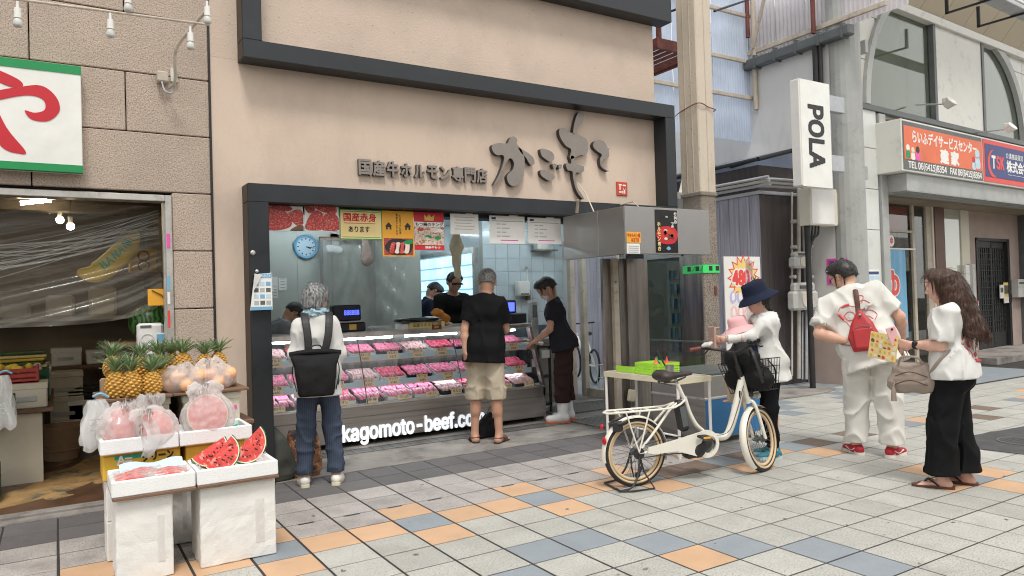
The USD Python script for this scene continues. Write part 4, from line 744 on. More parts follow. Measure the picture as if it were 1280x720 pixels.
for j in range(6):
    for i in range(5): part(vm, "stocked_item", cyl((a[0]+.07+.065*i, 8.83, .5+.24*j), (a[0]+.07+.065*i, 8.83, .66+.24*j), .025, seg=8), ("pale_blue", "blue", "paper", "sky_blue")[(i*3+j) % 4])

# the shops across the street, behind the camera: they shade the street and show in the glass
sr_ = thing("shop_row", "long row of shops on the opposite side of the arcade street", "building")
part(sr_, "wall", box(-30, 45, -6.4, -6, 2.8, 4.4), "concrete_wall"); part(sr_, "sign_band", box(-30, 45, -6, -5.7, 2.4, 3.2), "panel_white")
for k in range(16): part(sr_, "shop_front", box(-30+4.7*k, -25.6+4.7*k, -6.2, -6.1, 0, 2.4), ("inner_dark", "wall_cream", "grey_paint")[k % 3]); part(sr_, "pillar", box(-25.6+4.7*k, -25.3+4.7*k, -6.1, -5.9, 0, 2.8), "concrete_wall")

# ================================================================== LETTERING ON THE BUTCHER'S WALL
ks = thing("wall_lettering", "dark metal lettering naming the beef offal shop on the plaster wall", "sign")
xk0, xk1, zk = 2.32, 3.665, 2.605
st = (xk1-xk0)/10
for i, ch in enumerate("国産牛ホルモン専門店"):
    g = text_shape(ch, .1, 2, 64); x0, y0, x1, y1 = g.bounds; w_ = st*.9
    g = affinity.scale(g, w_/max(x1-x0, .7*w_), .145/max(y1-y0, .1), origin=((x0+x1)/2, (y0+y1)/2)) if ch not in "ンルホモ" else affinity.scale(g, w_*.9/(x1-x0), .125/(y1-y0), origin=((x0+x1)/2, (y0+y1)/2))
    x0, y0, x1, y1 = g.bounds; g = affinity.translate(g, xk0+st*(i+.5)-(x0+x1)/2, zk+.072-(y0+y1)/2)
    c_ = part(ks, "character", place(extrude(g, .006), (0, W-.032, 0)), "letter_metal"); part(c_, "edge", place(extrude(g.buffer(-.0005), .03), (0, W-.001, 0)), "letter_side")
lg = thing("brush_logo", "large brown metal brush script logo on the plaster wall", "sign")
STR = [[(215, 260), (222, 240), (255, 232), (292, 235), (303, 215), (318, 200), (338, 205), (348, 222), (345, 240), (365, 262), (380, 300), (385, 340), (378, 400), (362, 435), (338, 452), (315, 452), (298, 435), (290, 405), (300, 385), (320, 365), (325, 335), (310, 315), (290, 340), (275, 375), (255, 420), (232, 447), (226, 440), (245, 405), (262, 365), (275, 320), (272, 300), (245, 300), (225, 285)],
    [(345, 255), (370, 265), (410, 290), (430, 315), (433, 340), (415, 350), (400, 335), (385, 310), (360, 285)], [(458, 265), (480, 262), (515, 275), (530, 295), (530, 320), (510, 333), (490, 322), (465, 300)], [(458, 375), (470, 365), (500, 375), (528, 395), (530, 415), (510, 428), (485, 418), (462, 398)],
    [(518, 340), (532, 335), (545, 345), (540, 362), (525, 365)], [(548, 345), (560, 338), (570, 348), (566, 365), (552, 368)],
    [(640, 95), (655, 76), (672, 80), (680, 100), (675, 130), (655, 155), (640, 185), (622, 195), (625, 150)],
    [(552, 170), (565, 157), (585, 160), (610, 180), (645, 190), (685, 210), (700, 235), (700, 270), (690, 295), (660, 300), (635, 310), (615, 320), (605, 305), (612, 270), (590, 255), (570, 230), (555, 200)],
    [(610, 300), (630, 300), (635, 330), (660, 345), (678, 350), (680, 375), (665, 388), (640, 388), (638, 420), (650, 460), (668, 490), (682, 515), (672, 518), (650, 495), (632, 455), (622, 410), (618, 380), (598, 375), (586, 350), (592, 332), (612, 335)],
    [(722, 240), (735, 222), (760, 218), (780, 228), (795, 250), (800, 260), (818, 255), (805, 272), (806, 300), (795, 318), (778, 322), (772, 340), (785, 362), (806, 375), (800, 380), (775, 368), (758, 345), (758, 310), (765, 295), (745, 280), (725, 260)]]
for P in STR:
    q = [on_y(560+x/4, 120+y/4, W-.05) for x, y in P]; g = blob_poly([(p[0], p[2]) for p in q], 4).buffer(-.007)
    c_ = part(lg, "stroke", place(extrude(g, .006), (0, W-.052, 0)), "letter_metal"); part(c_, "edge", place(extrude(g.buffer(-.001), .05), (0, W-.001, 0)), "letter_side")
hk = thing("seal_mark", "small square red seal plaque at the right end of the plaster wall", "sign"); a, b = on_y(771, 244, W-.01), on_y(784, 228, W-.01)
part(hk, "plaque", box(a[0], b[0], W-.012, W, a[2], b[2], .003), "hanko"); w_ = b[0]-a[0]; h_ = b[2]-a[2]
for x, z, ww, hh in ((.2, .72, .25, .12), (.25, .4, .1, .3), (.2, .2, .25, .1), (.55, .7, .3, .1), (.6, .45, .2, .1), (.66, .15, .1, .4), (.5, .15, .1, .2)): part(hk, "carved_stroke", box(a[0]+x*w_, a[0]+(x+ww)*w_, W-.014, W-.0118, a[2]+z*h_, a[2]+(z+hh)*h_), "paper")

# ================================================================== POSTERS under the beam
PY = 6.24
def poster(name, label, x0, x1, yt, yb, m, Y=PY):
    a, b = on_y((x0+x1)/2, yb, Y), on_y((x0+x1)/2, yt, Y); X0, X1 = on_y(x0, (yt+yb)/2, Y)[0], on_y(x1, (yt+yb)/2, Y)[0]
    t = thing(name, label, "poster"); part(t, "sheet", box(X0, X1, Y, Y+.004, a[2], b[2]), m); return t, X0, X1-X0, a[2], b[2]-a[2]
def pbox(t, nm, X, w, Z, h, r, m, lay=1, Y=PY):
    return part(t, nm, box(X+r[0]*w, X+r[1]*w, Y-.0012*lay, Y-.0012*lay+.001, Z+r[2]*h, Z+r[3]*h), m)
def pblob(t, nm, X, w, Z, h, pts, m, lay=1, Y=PY, n=4):
    g = blob_poly([(X+x*w, Z+z*h) for x, z in pts], n).intersection(rect2(X, Z, X+w, Z+h)); return part(t, nm, place(extrude(g, .001), (0, Y-.0012*lay+.001, 0)), m)
def ptext(t, s, X, w, Z, h, r, m, lay=2, Y=PY, bold=1, px=40, vertical=False, font="Noto Sans CJK*"):
    """text filling the relative rectangle r = x0, x1, z0, z1"""
    if vertical:
        n = len(s)
        for i, ch in enumerate(s):
            if ch == " ": continue
            dz = (r[3]-r[2])/n; ptext(t, ch, X, w, Z, h, (r[0], r[1], r[3]-dz*(i+.92), r[3]-dz*(i+.08)), m, lay, Y, bold, px)
        return
    g = text_shape(s, .1, bold, px, font); x0, y0, x1, y1 = g.bounds; g = affinity.translate(g, -x0, -y0); g = affinity.scale(g, (r[1]-r[0])*w/(x1-x0), (r[3]-r[2])*h/(y1-y0), origin=(0, 0))
    part(t, "lettering", place(extrude(g, .001), (X+r[0]*w, Y-.0012*lay+.001, Z+r[2]*h)), m)
mat("meat_streak", (0.58, 0.2, 0.17), .45); mat("meat_fat", (0.78, 0.6, 0.54), .45, vary=.1)
for k, (x0, x1, lab) in enumerate(((334.5, 379, "poster photo of two large cuts of marbled red beef, at the frame"), (381, 423.5, "poster photo of sliced marbled red beef with a darker piece on top"))):
    t, X, w, Z, h = poster("meat_poster", lab, x0, x1, 257.5, 288.5, "paper")
    if k == 0:
        pblob(t, "cut", X, w, Z, h, [(-.1, .1), (.3, .02), (.65, .2), (.62, .6), (.35, .9), (.05, 1.1), (-.1, 1)], "meat_print"); pblob(t, "cut", X, w, Z, h, [(.55, .6), (.75, .85), (.98, .8), (1.0, .3), (.82, .22), (.66, .4)], "meat_print", 2); pblob(t, "cut", X, w, Z, h, [(.1, .9), (.4, 1.1), (.7, .9), (.5, .78)], "meat_dark_print", 3); pblob(t, "plate", X, w, Z, h, [(.62, 0), (1, 0), (1, .22), (.8, .2)], "wood_brown", 2)
    else:
        pblob(t, "cut", X, w, Z, h, [(.02, .05), (.45, .02), (.55, .3), (.5, .72), (.28, .8), (.08, .45)], "meat_print"); pblob(t, "cut", X, w, Z, h, [(.5, .02), (1.0, .05), (1.0, .5), (.8, .75), (.55, .6)], "meat_print", 2); pblob(t, "cut", X, w, Z, h, [(.3, .95), (.85, 1.1), (.92, .72), (.55, .75)], "meat_print", 3); pblob(t, "cut", X, w, Z, h, [(.0, .98), (.25, 1.0), (.28, .78), (.1, .7)], "meat_dark_print", 4)
    for j in range(16):
        x, z = RNG.uniform(.08, .92), RNG.uniform(.12, .85); a_ = RNG.uniform(0, PI); dx, dz = .07*math.cos(a_), .09*math.sin(a_); pblob(t, "fat_streak", X, w, Z, h, [(x-dx, z-dz), (x+.01, z-.012), (x+dx, z+dz), (x-.012, z+.012)], "meat_streak", 5, n=2)
t, X, w, Z, h = poster("handwritten_poster", "yellow handwritten poster in a green border announcing domestic beef", 424.5, 477.5, 262, 299.5, "green")
pbox(t, "yellow_field", X, w, Z, h, (.02, .98, .03, .97), "paper_yellow"); pbox(t, "inner_line", X, w, Z, h, (.05, .95, .07, .09), "green", 2); pbox(t, "inner_line", X, w, Z, h, (.05, .95, .92, .935), "green", 2)
ptext(t, "国産赤身", X, w, Z, h, (.09, .86, .6, .88), "red", 2); pbox(t, "underline", X, w, Z, h, (.1, .84, .53, .55), "red", 2); ptext(t, "あります", X, w, Z, h, (.2, .7, .24, .44), "ink", 2)
t, X, w, Z, h = poster("orange_poster", "orange poster with two house marks above a photo of beef slices", 478, 517.5, 264, 320.5, "orange")
for x in (.2, .8): pblob(t, "house_mark", X, w, Z, h, [(x-.11, .66), (x, .75), (x+.11, .66)], "ink", 2, n=1); part(t, "house_mark", place(extrude(rect2(X+(x-.08)*w, Z+.59*h, X+(x+.08)*w, Z+.67*h).difference(rect2(X+(x-.03)*w, Z+.58*h, X+(x+.03)*w, Z+.64*h)), .001), (0, PY-.0013, 0)), "ink")
ptext(t, "農家のこだわり", X, w, Z, h, (.43, .49, .46, .95), "ink", 2, vertical=True, bold=0); ptext(t, "牛が育つうしの里", X, w, Z, h, (.53, .59, .5, .92), "ink", 2, vertical=True, bold=0)
pbox(t, "photo", X, w, Z, h, (.04, .96, .03, .4), "meat_dark_print", 2); pblob(t, "bowl", X, w, Z, h, [(.06, .2), (.3, .04), (.8, .06), (.95, .25), (.8, .36), (.3, .38)], "black", 3)
for j in range(4): pblob(t, "slice", X, w, Z, h, [(.2+.15*j, .1), (.35+.15*j, .08), (.42+.14*j, .28), (.28+.14*j, .3)], ("meat_print", "meat_fat")[j % 2], 4)
pblob(t, "leaf", X, w, Z, h, [(.65, .33), (.95, .38), (.9, .28), (.72, .28)], "green", 5)
t, X, w, Z, h = poster("hotpot_poster", "red and white poster with a gold crown above an offal hotpot photo", 518, 555, 265.5, 312.5, "red")
pblob(t, "crown", X, w, Z, h, [(.35, .78), (.33, .94), (.42, .87), (.5, .96), (.58, .87), (.68, .94), (.65, .78)], "gold", 2, n=1); pbox(t, "white_band", X, w, Z, h, (0, 1, .13, .74), "food_print", 2); pbox(t, "title_band", X, w, Z, h, (0, 1, .62, .74), "paper", 3); ptext(t, "もつ鍋のキング", X, w, Z, h, (.03, .97, .63, .73), "ink", 4)
for j in range(9): x, z = RNG.uniform(.1, .9), RNG.uniform(.2, .55); pblob(t, "food", X, w, Z, h, [(x-.12, z), (x, z-.05), (x+.12, z), (x, z+.06)], ("meat_fat", "food_print", "paper", "green", "meat_print")[j % 5], 3+j % 3)
ptext(t, "国産牛もつ", X, w, Z, h, (.35, .85, .04, .1), "paper", 2)
for k, (x0, x1, yt, yb, lab) in enumerate(((563, 598, 267.5, 293, "small plain white printed notice under the beam, left of the menus"), (612, 656, 270, 304.5, "left of the two white price lists under the beam"), (660, 701, 272.5, 304.5, "right of the two white price lists under the beam"))):
    t, X, w, Z, h = poster("printed_notice", lab, x0, x1, yt, yb, "paper")
    if k: pbox(t, "header_mark", X, w, Z, h, (.06, .18, .86, .94), "sign_navy"); pbox(t, "header_rule", X, w, Z, h, (.06, .95, .8, .815), "grey_dark")
    for j in range(5):
        z = (.84 if k == 0 else .7)-.145*j
        if k == 0: pbox(t, "print_line", X, w, Z, h, (.14+.05*(j % 2), .86-.06*(j % 3), z-.02, z+.012), "photo_grey")
        else:
            if j < 4: pbox(t, "print_line", X, w, Z, h, (.2, .3, z-.02, z+.015), "photo_grey"); pbox(t, "print_line", X, w, Z, h, (.34, .46+.1*(j % 2), z-.02, z+.015), "photo_grey")
            else: pbox(t, "print_line", X, w, Z, h, (.3, .8, z-.02, z+.015), "pink")
    pbox(t, "clip", X, w, Z, h, (.55, .8, .97, 1.03), "paper", 2)
lf_ = thing("leaflet_board", "white and blue leaflet board with small photos leaning on the black post", "notice board")
YL = 6.06; a, b = on_y(313, 388, YL), on_y(341, 341, YL); X, Z, w, h = a[0], a[2], b[0]-a[0], b[2]-a[2]
g = Polygon([(X, Z), (X+w*.96, Z), (X+w*.93, Z+h), (X+w*.45, Z+h*.98), (X+w*.22, Z+h*.95)])
part(lf_, "board", place(extrude(g, .012), (0, YL+.012, 0)), "paper"); pbox(lf_, "blue_foot", X, w, Z, h, (.02, .94, 0, .09), "sky_blue", 1, YL); pbox(lf_, "blue_head", X, w, Z, h, (.45, .92, .86, .98), "sky_blue", 1, YL)
for j in range(4):
    for i in range(3): pbox(lf_, "photo", X, w, Z, h, (.17+.26*i, .37+.26*i, .14+.17*j, .25+.17*j), ("photo_grey", "pale_blue", "grey_dark", "sky_blue")[(i*2+j) % 4], 1, YL)
ptext(lf_, "おおさか", X, w, Z, h, (.5, .9, .88, .96), "paper", 2, YL, 0, 24)
part(lf_, "folded_sheet", tm([(X+.2*w, YL-.004, Z+.98*h), (X+.52*w, YL-.01, Z+.95*h), (X+.12*w, YL-.03, Z+.5*h)], [(0, 1, 2), (0, 2, 1)]), "paper")
pk_ = on_y(316, 316, FR); part(bs, "post_knob", place(lathe([(.02, 0), (.02, .008), (.012, .016), (0, .017)], 16), (pk_[0], FR, pk_[2])), "aluminium", smooth=30); pk_ = on_y(321, 339, FR); part(bs, "post_knob", place(lathe([(.013, 0), (.013, .006), (0, .012)], 12), (pk_[0], FR, pk_[2])), "aluminium", smooth=30)

# ================================================================== MEAT SHOWCASE
mat("meat_pink", (0.88, 0.22, 0.36), 0.32, vary=.15, scale=30, speck=(.92, .42, .5), spscale=60, spcut=.6)
mat("meat_red", (0.74, 0.09, 0.17), 0.3, vary=.3, scale=30, speck=(.85, .3, .36), spscale=60, spcut=.62)
mat("meat_pale", (0.88, 0.5, 0.5), 0.32, vary=.2, scale=30, speck=(.85, .66, .62), spscale=70, spcut=.58)
mat("tag_card", (0.8, 0.62, 0.38), .6, vary=.06)
SX0, SX1, SY = 1.6, 4.9, 7.18
zg0 = .405; YT = 7.47; zt_ = on_y(560, 411, YT)[2]
sc_ = thing("meat_showcase", "long stainless refrigerated meat showcase with sloping glass front", "display case")
part(sc_, "base_panel", box(SX0, SX1, SY, SY+.03, .3, zg0-.004, .003), "steel_case"); part(sc_, "lower_panel", box(SX0, SX1, SY+.002, SY+.03, .06, .297, .003), "steel_case"); part(sc_, "body", box(SX0+.01, SX1-.01, SY+.03, 8.0, .06, zg0-.02), "steel_dark")
for x in (1.75, 2.8, 3.9, 4.8): part(sc_, "foot", cyl((x, SY+.1, 0.004), (x, SY+.1, .06), .02), "black")
part(sc_, "front_rail", box(SX0, SX1, SY-.004, SY+.04, zg0-.004, zg0+.02, .004), "steel_top")
part(sc_, "top", box(SX0, SX1+.0, YT-.02, 8.0, zt_-.035, zt_+.015, .006), "steel_top"); part(sc_, "back", box(SX0, SX1, 7.97, 8.0, zg0, zt_-.035), "steel_dark")
for x in (SX0-.02, SX1-.03):
    V = []
    for xx in (x, x+.035): V += [(xx, SY-.006, zg0), (xx, SY+.06, zg0), (xx, YT+.05, zt_-.03), (xx, YT-.03, zt_-.03)]
    part(sc_, "end_frame", man(m3.Manifold.hull_points(np.array(V, float))), "steel_case"); part(sc_, "end_panel", box(x, x+.034, SY, 8.0, .02, zg0, .003), "steel_case")
    part(sc_, "end_glass", tm([(x+.02, SY+.05, zg0), (x+.02, 7.95, zg0), (x+.02, 7.95, zt_-.04), (x+.02, YT+.04, zt_-.04)], [(0, 1, 2), (0, 2, 3)]), "glass")
XS = [SX0+.02, 2.7, 3.82, SX1-.03]
for i in range(3): part(sc_, "glass_pane", tm([(XS[i]+.002, SY+.012, zg0+.02), (XS[i+1]-.002, SY+.012, zg0+.02), (XS[i+1]-.002, YT-.012, zt_-.035), (XS[i]+.002, YT-.012, zt_-.035)], [(0, 1, 2), (0, 2, 3)]), "glass")
for x in XS[1:3]: part(sc_, "glass_joint", cyl((x, SY+.008, zg0+.02), (x, YT-.016, zt_-.035), .005), "grey_dark")
def sx(px_, py_, Y): return on_y(px_, py_, Y)
shelves = [(on_y(435, 506, 7.3)[2], 7.27), (on_y(435, 480, 7.45)[2], 7.42), (on_y(435, 447, 7.52)[2], 7.5)]
part(sc_, "deck", box(SX0+.02, SX1-.03, SY+.05, 7.97, zg0-.02, shelves[0][0], .004), "steel_top")
for z, y in shelves[1:]:
    part(sc_, "shelf", box(SX0+.02, SX1-.035, y, 7.9, z-.03, z, .003), "glass_hazy" if False else "steel_top"); part(sc_, "shelf_rail", box(SX0+.02, SX1-.035, y-.012, y, z-.045, z+.012, .002), "pale_blue"); part(sc_, "shelf_trim", box(SX0+.02, SX1-.035, y-.014, y-.012, z-.05, z-.04), "meat_pale")
for i in range(4): part(sc_, "lamp_tube", cyl((SX0+.1+.8*i, 7.58, zt_-.06), (SX0+.75+.8*i, 7.58, zt_-.06), .014), "glow_case")
for z, y in shelves[1:]: part(sc_, "lamp_tube", cyl((SX0+.1, y+.05, z-.045), (SX1-.15, y+.05, z-.045), .009), "glow_case")
g = text_shape("kagomoto-beef.com", .1, 3, 96, "Inter"); p0, p1 = on_y(428, 554, SY), on_y(606, 536, SY); x0, y0, x1, y1 = g.bounds
hh = on_y(444, 529, SY)[2]-on_y(444, 557.5, SY)[2]
g = affinity.scale(affinity.translate(g, -x0, -y0), (p1[0]-p0[0])/(x1-x0), hh/(y1-y0), origin=(0, 0))
wl = thing("case_lettering", "glowing white web address lettering on the front of the showcase", "sign"); part(wl, "lettering", place(extrude(g, .012), (p0[0], SY-.001, on_y(444, 557.5, SY)[2])), "glow_sign")
def meat_heap(w, d, n, kind):
    """rows of overlapping strips or slices laid side by side"""
    ms = []; nx, ny = ((6, 3), (8, 2), (3, 2))[kind]
    for j in range(ny):
        for i in range(nx):
            x, y = -w/2+w*(i+.5)/nx+RNG.normal(0, .004), -d/2+d*(j+.5)/ny+RNG.normal(0, .005); z = .026+.006*RNG.random()+.004*(i % 2); a = PI/2+RNG.normal(.25 if kind == 0 else 0, .16); L = d/ny*.56; r = w/nx*.62*RNG.uniform(.85, 1.12)
            dx, dy = L*math.cos(a), L*math.sin(a); P = curve([(x-dx, y-dy, z-.004), (x-dx*.4, y-dy*.4, z+.006+.004*RNG.random()), (x+dx*.4, y+dy*.4, z+.008), (x+dx, y+dy, z)], 6)
            ms.append(tube(P, r*np.array([.55]+[1]*(len(P)-2)+[.5]), 8, flat=.55, up=(math.sin(a), -math.cos(a), 0)))
    return cat(ms)
nT = 10; where = ("lowest", "middle", "top")
MEATS = ["meat_pink", "meat_red", "meat_pink", "meat_pale", "meat_pink", "meat_pink", "meat_red", "meat_pink", "meat_pale", "meat_pink"]
for k, (z, y) in enumerate(shelves):
    pitch = (SX1-SX0-.14)/nT
    for i in range(nT):
        xc = SX0+.08+pitch*(i+.5); d = .3-.03*k; yc = y+.03+d/2; kind = 2 if (k == 0 and i >= 8) or (k == 1 and i == 8) else int(RNG.integers(0, 2))
        col = MEATS[(i*3+k*4) % 10] if not (k == 0 and i == 9) else "meat_pale"
        dark = (i+k) % 3 == 0; tn = ("bright pink", "dark red", "pale pink")[("meat_pink", "meat_red", "meat_pale").index(col)]
        t = thing("meat_tray", f"{'black' if dark else 'white'} tray of {tn} meat, {ORD[i]} from left on the {where[k]} shelf", "meat tray", (xc, yc, z+.002), 0, f"meat trays on the {where[k]} shelf")
        w_ = pitch*.9
        part(t, "tray", rot(cat([box(-w_/2, w_/2, -d/2, d/2, 0, .012), box(-w_/2, -w_/2+.008, -d/2, d/2, .0121, .04), box(w_/2-.008, w_/2, -d/2, d/2, .0121, .04), box(-w_/2+.008, w_/2-.008, -d/2, -d/2+.008, .0121, .035), box(-w_/2+.008, w_/2-.008, d/2-.008, d/2, .0121, .05)]), 17, (1, 0, 0), (0, -d/2, 0)), "black" if dark else "white_paint")
        part(t, "meat", rot(move(meat_heap(w_*.94, d*.92, 40 if kind < 2 else 14, kind), (0, 0, .012)), 17, (1, 0, 0), (0, -d/2, 0)), col, smooth=True)
        if (i+2*k) % 4 == 1: part(t, "green_leaf", move(meat_heap(.1, .08, 4, 0), (w_*.3, -d*.2, 0)), "teal")
        tag_ = thing("price_card", f"beige handwritten price card, {ORD[i]} from left on the {where[k]} showcase shelf", "price card", (xc+RNG.uniform(-.03, .03), y-.014-(.0 if k else .03), z+(.0 if k else .02)), 0, f"price cards on the {where[k]} shelf")
        part(tag_, "card", rot(box(-.065, .065, 0, .003, -.045, .04), -10, (1, 0, 0)), "tag_card")
        nm = ("ホルモン", "ハラミ", "牛すじ", "赤身", "ミノ", "ハチノス", "カルビ", "センマイ", "テール", "ロース")[(i+3*k) % 10]; pr = (370, 480, 320, 680, 450, 390, 880, 420, 560, 740)[(i*7+k) % 10]
        part(tag_, "lettering", rot(cat([place(text3(nm, .024, .001, 0, 24, width=.1), (-.05, -.001, .008)), place(text3(f"¥{pr}", .022, .001, 0, 24, width=.07), (-.035, -.001, -.032))]), -10, (1, 0, 0)), "ink")
# things on top of the showcase
TZ = zt_+.016
def ontop(x, y=None, yy=7.65): return on_z(x, y, TZ) if y else on_y(x, 405, yy)
sca = thing("counter_scale", "black weighing scale with glowing blue figures on the left of the counter", "scale"); p = on_y(428, 405, 7.75)
part(sca, "base", box(p[0]-.2, p[0]+.22, 7.62, 7.92, TZ, TZ+.1, .015), "black"); part(sca, "pan", box(p[0]-.19, p[0]+.2, 7.61, 7.93, TZ+.101, TZ+.112, .004), "steel_top"); part(sca, "display", box(p[0]-.12, p[0]+.2, 7.7, 7.82, TZ+.115, TZ+.29, .015), "screen_dark")
part(sca, "figures", place(text3("888888", .05, .002, 1, 40, width=.17, font="DejaVuSansMono"), (p[0]+.0, 7.699, TZ+.18)), "glow_blue"); part(sca, "sticker", box(p[0]+.03, p[0]+.11, 7.617, 7.6195, TZ+.02, TZ+.08), "gold")
sc2 = thing("counter_scale", "black weighing scale with a blue screen right of the man in black", "scale"); p = on_y(632, 390, 7.75)
part(sc2, "base", box(p[0]-.1, p[0]+.25, 7.65, 7.9, TZ, TZ+.12, .012), "black"); part(sc2, "display", box(p[0]-.12, p[0]+.13, 7.7, 7.82, TZ+.125, TZ+.29, .012), "black"); part(sc2, "figures", box(p[0]+.0, p[0]+.1, 7.697, 7.7, TZ+.15, TZ+.26), "glow_blue")
bx = thing("counter_box", "shallow yellow cardboard box of packets on the counter beside the man in black", "box"); p, q = on_y(512, 408, 7.6), on_y(556, 405, 7.6)
part(bx, "box", box(p[0], q[0], 7.6, 7.85, TZ, TZ+.07, .004), "paper_yellow"); part(bx, "lettering", place(text3("国産牛ホルモン焼", .035, .001, 0, 32, width=(q[0]-p[0])*.8), (p[0]+.04, 7.599, TZ+.02)), "ink"); part(bx, "end_label", box(p[0]-.09, p[0]-.004, 7.62, 7.8, TZ, TZ+.055, .003), "paper")
pp = thing("paper_stack", "loose stack of grey printed papers lying on the yellow counter box", "papers")
for i in range(7): part(pp, "sheet", rot(grid_sheet(lambda s, t: np.stack([p[0]-.1+.5*s, 7.56+.28*t, TZ+.075+.007*i+.012*np.sin(5*s+i)*np.cos(4*t+2*i)], -1), 8, 6), RNG.uniform(-7, 7), (0, 0, 1), (p[0]+.15, 7.7, 0)), ("paper", "photo_grey", "pale_blue")[i % 3])
pc = thing("plastic_packs", "clear plastic food packs stacked on the counter left of the yellow box", "food packs"); p = on_y(474, 410, 7.65)
for i in range(4): part(pc, "pack", rot(box(p[0]-.12, p[0]+.12, 7.58, 7.76, TZ+.012*i, TZ+.012*i+.01, .004), RNG.uniform(-9, 9), (0, 0, 1), (p[0], 7.65, 0)), "plastic_clear")
br = thing("brown_plate", "small brown sign plate on the front edge of the counter", "sign"); p = on_y(546, 408.5, YT-.03); part(br, "plate", box(p[0]-.06, p[0]+.06, YT-.035, YT-.025, p[2]-.03, p[2]+.025, .003), "rust_red"); part(br, "lettering", place(text3("国産", .022, .001, 0, 24), (p[0]-.035, YT-.0352, p[2]-.012)), "gold")
gp = thing("grey_packets", "flat grey packets on the counter right of the yellow box", "packets"); p = on_y(580, 405, 7.65)
for i in range(3): part(gp, "packet", rot(box(p[0]-.16, p[0]+.16, 7.58, 7.72, TZ+.01*i, TZ+.01*i+.009, .003), RNG.uniform(-4, 4), (0, 0, 1), (p[0], 7.65, 0)), "grey_paint")
# right of the case: side shelf with labels
sd_ = thing("side_rack", "dark rack with small white labels beside the right end of the showcase", "rack")
part(sd_, "rack", cat([box(4.96, 5.3, 7.62, 7.9, z, z+.03) for z in (.1, .45, .82)]+[box(x, x+.025, y, y+.025, 0, .85) for x in (4.96, 5.275) for y in (7.62, 7.875)]), "black"); part(sd_, "back_plate", box(4.96, 5.3, 7.9, 7.92, .1, .82), "grey_dark")
for z, x in ((.6, 5.0), (.3, 5.03), (.7, 5.15)): part(sd_, "label_plate", box(x, x+.12, 7.6, 7.612, z, z+.1, .003), "paper")
for i in range(3): part(sd_, "packet", box(5.0+.08*i, 5.07+.08*i, 7.66, 7.84, .855, .9+.03*(i % 2), .012), ("paper", "gold", "paper")[i])

# ================================================================== INTERIOR OF THE BUTCHER SHOP
ck_ = thing("wall_clock", "round blue rimmed wall clock on the green panel wall", "clock"); p = on_y(382, 308.5, 9.09); R_ = .155
part(ck_, "rim", place(lathe([(R_, 0), (R_, .03), (R_-.012, .045), (R_-.035, .035), (R_-.035, .0)], 32), (p[0], 9.095, p[2])), "sky_blue", smooth=30); part(ck_, "dial", place(lathe([(R_-.036, .022), (0, .022)], 32), (p[0], 9.095, p[2])), "pale_blue")
for k in range(12): a_ = k*PI/6; part(ck_, "hour_mark", place(box(-.006, .006, .088, .108, 0, .002), (p[0], 9.072, p[2]), (math.cos(a_), 0, math.sin(a_)), (-math.sin(a_), 0, math.cos(a_))), "ink")
for a_, L in ((-2.0, .065), (-1.75, .09)): part(ck_, "hand", place(box(-.005, .005, 0, L, 0, .002), (p[0], 9.07, p[2]), (math.cos(a_), 0, math.sin(a_)), (-math.sin(a_), 0, math.cos(a_))), "ink")
for i, (x0, x1, y0, y1) in enumerate(((340, 347, 346, 373), (348.5, 358, 347.5, 363))):
    a, b = on_y(x0, y1, 9.09), on_y(x1, y0, 9.09); t = thing("pinned_sheet", ("tall pale sheet pinned on the green panel wall", "small white sheet pinned on the green panel wall beside a taller one")[i], "notice"); part(t, "sheet", box(a[0], b[0], 9.085, 9.09, a[2], b[2]), "paper")
    for j in range(4): part(t, "print_line", box(a[0]+.02, b[0]-.02, 9.083, 9.0848, a[2]+.03+.035*j, a[2]+.04+.035*j), "photo_grey")
part(bs, "dark_rail", box(on_y(400, 302, 9.0)[0], on_y(478, 302, 9.0)[0], 8.98, 9.03, 2.26, 2.3), "wood_brown"); part(bs, "dark_rail", box(on_y(400, 302, 9.0)[0], on_y(400, 302, 9.0)[0]+.03, 8.98, 9.03, 1.0, 2.26), "grey_dark")
a, b = on_y(401, 400, 8.85), on_y(505, 300, 8.85)
ph = thing("hanging_plastic", "wrinkled clear plastic sheet hanging in front of the freezer doors", "plastic sheet"); part(ph, "sheet", grid_sheet(lambda s, t: np.stack([a[0]+(b[0]-a[0])*s, 8.85+.03*np.sin(14*s+3*t)+.025*np.sin(31*s*t+5*t)+.012*np.sin(47*s-20*t), .7+(b[2]-.7)*t], -1), 70, 50), "plastic_clear", smooth=True)
p = on_y(457, 300, 8.8); nb = thing("net_bag", "purple net bag hanging before the freezer doors", "bag"); part(nb, "bag", sdf_mesh([cap((p[0], 8.8, p[2]-.05), (p[0]+.01, 8.8, p[2]-.24), (.05, .09), .05, (1, .6, 1)), cap((p[0], 8.8, p[2]+.03), (p[0], 8.8, p[2]-.1), .02)], .012, lambda P: .014*(meshkit.noise(P*35)-.5)), "net_purple" if "net_purple" in LOOKS else "wall_rose", smooth=True)
p = on_y(416, 306, 8.82); wb_ = thing("small_bag", "small crumpled white plastic bag hanging on the freezer door", "bag"); part(wb_, "bag", sdf_mesh([cap((p[0]-.05, 8.8, p[2]-.05), (p[0]+.07, 8.8, p[2]-.06), .05, .04, (1, .5, 1))], .012, lambda P: .02*(meshkit.noise(P*30)-.5)), "bag_white", smooth=True)
p = on_y(570, 296, 7.9); hm = thing("hanging_ham", "long cured leg wrapped in pale cloth hanging from the beam", "ham")
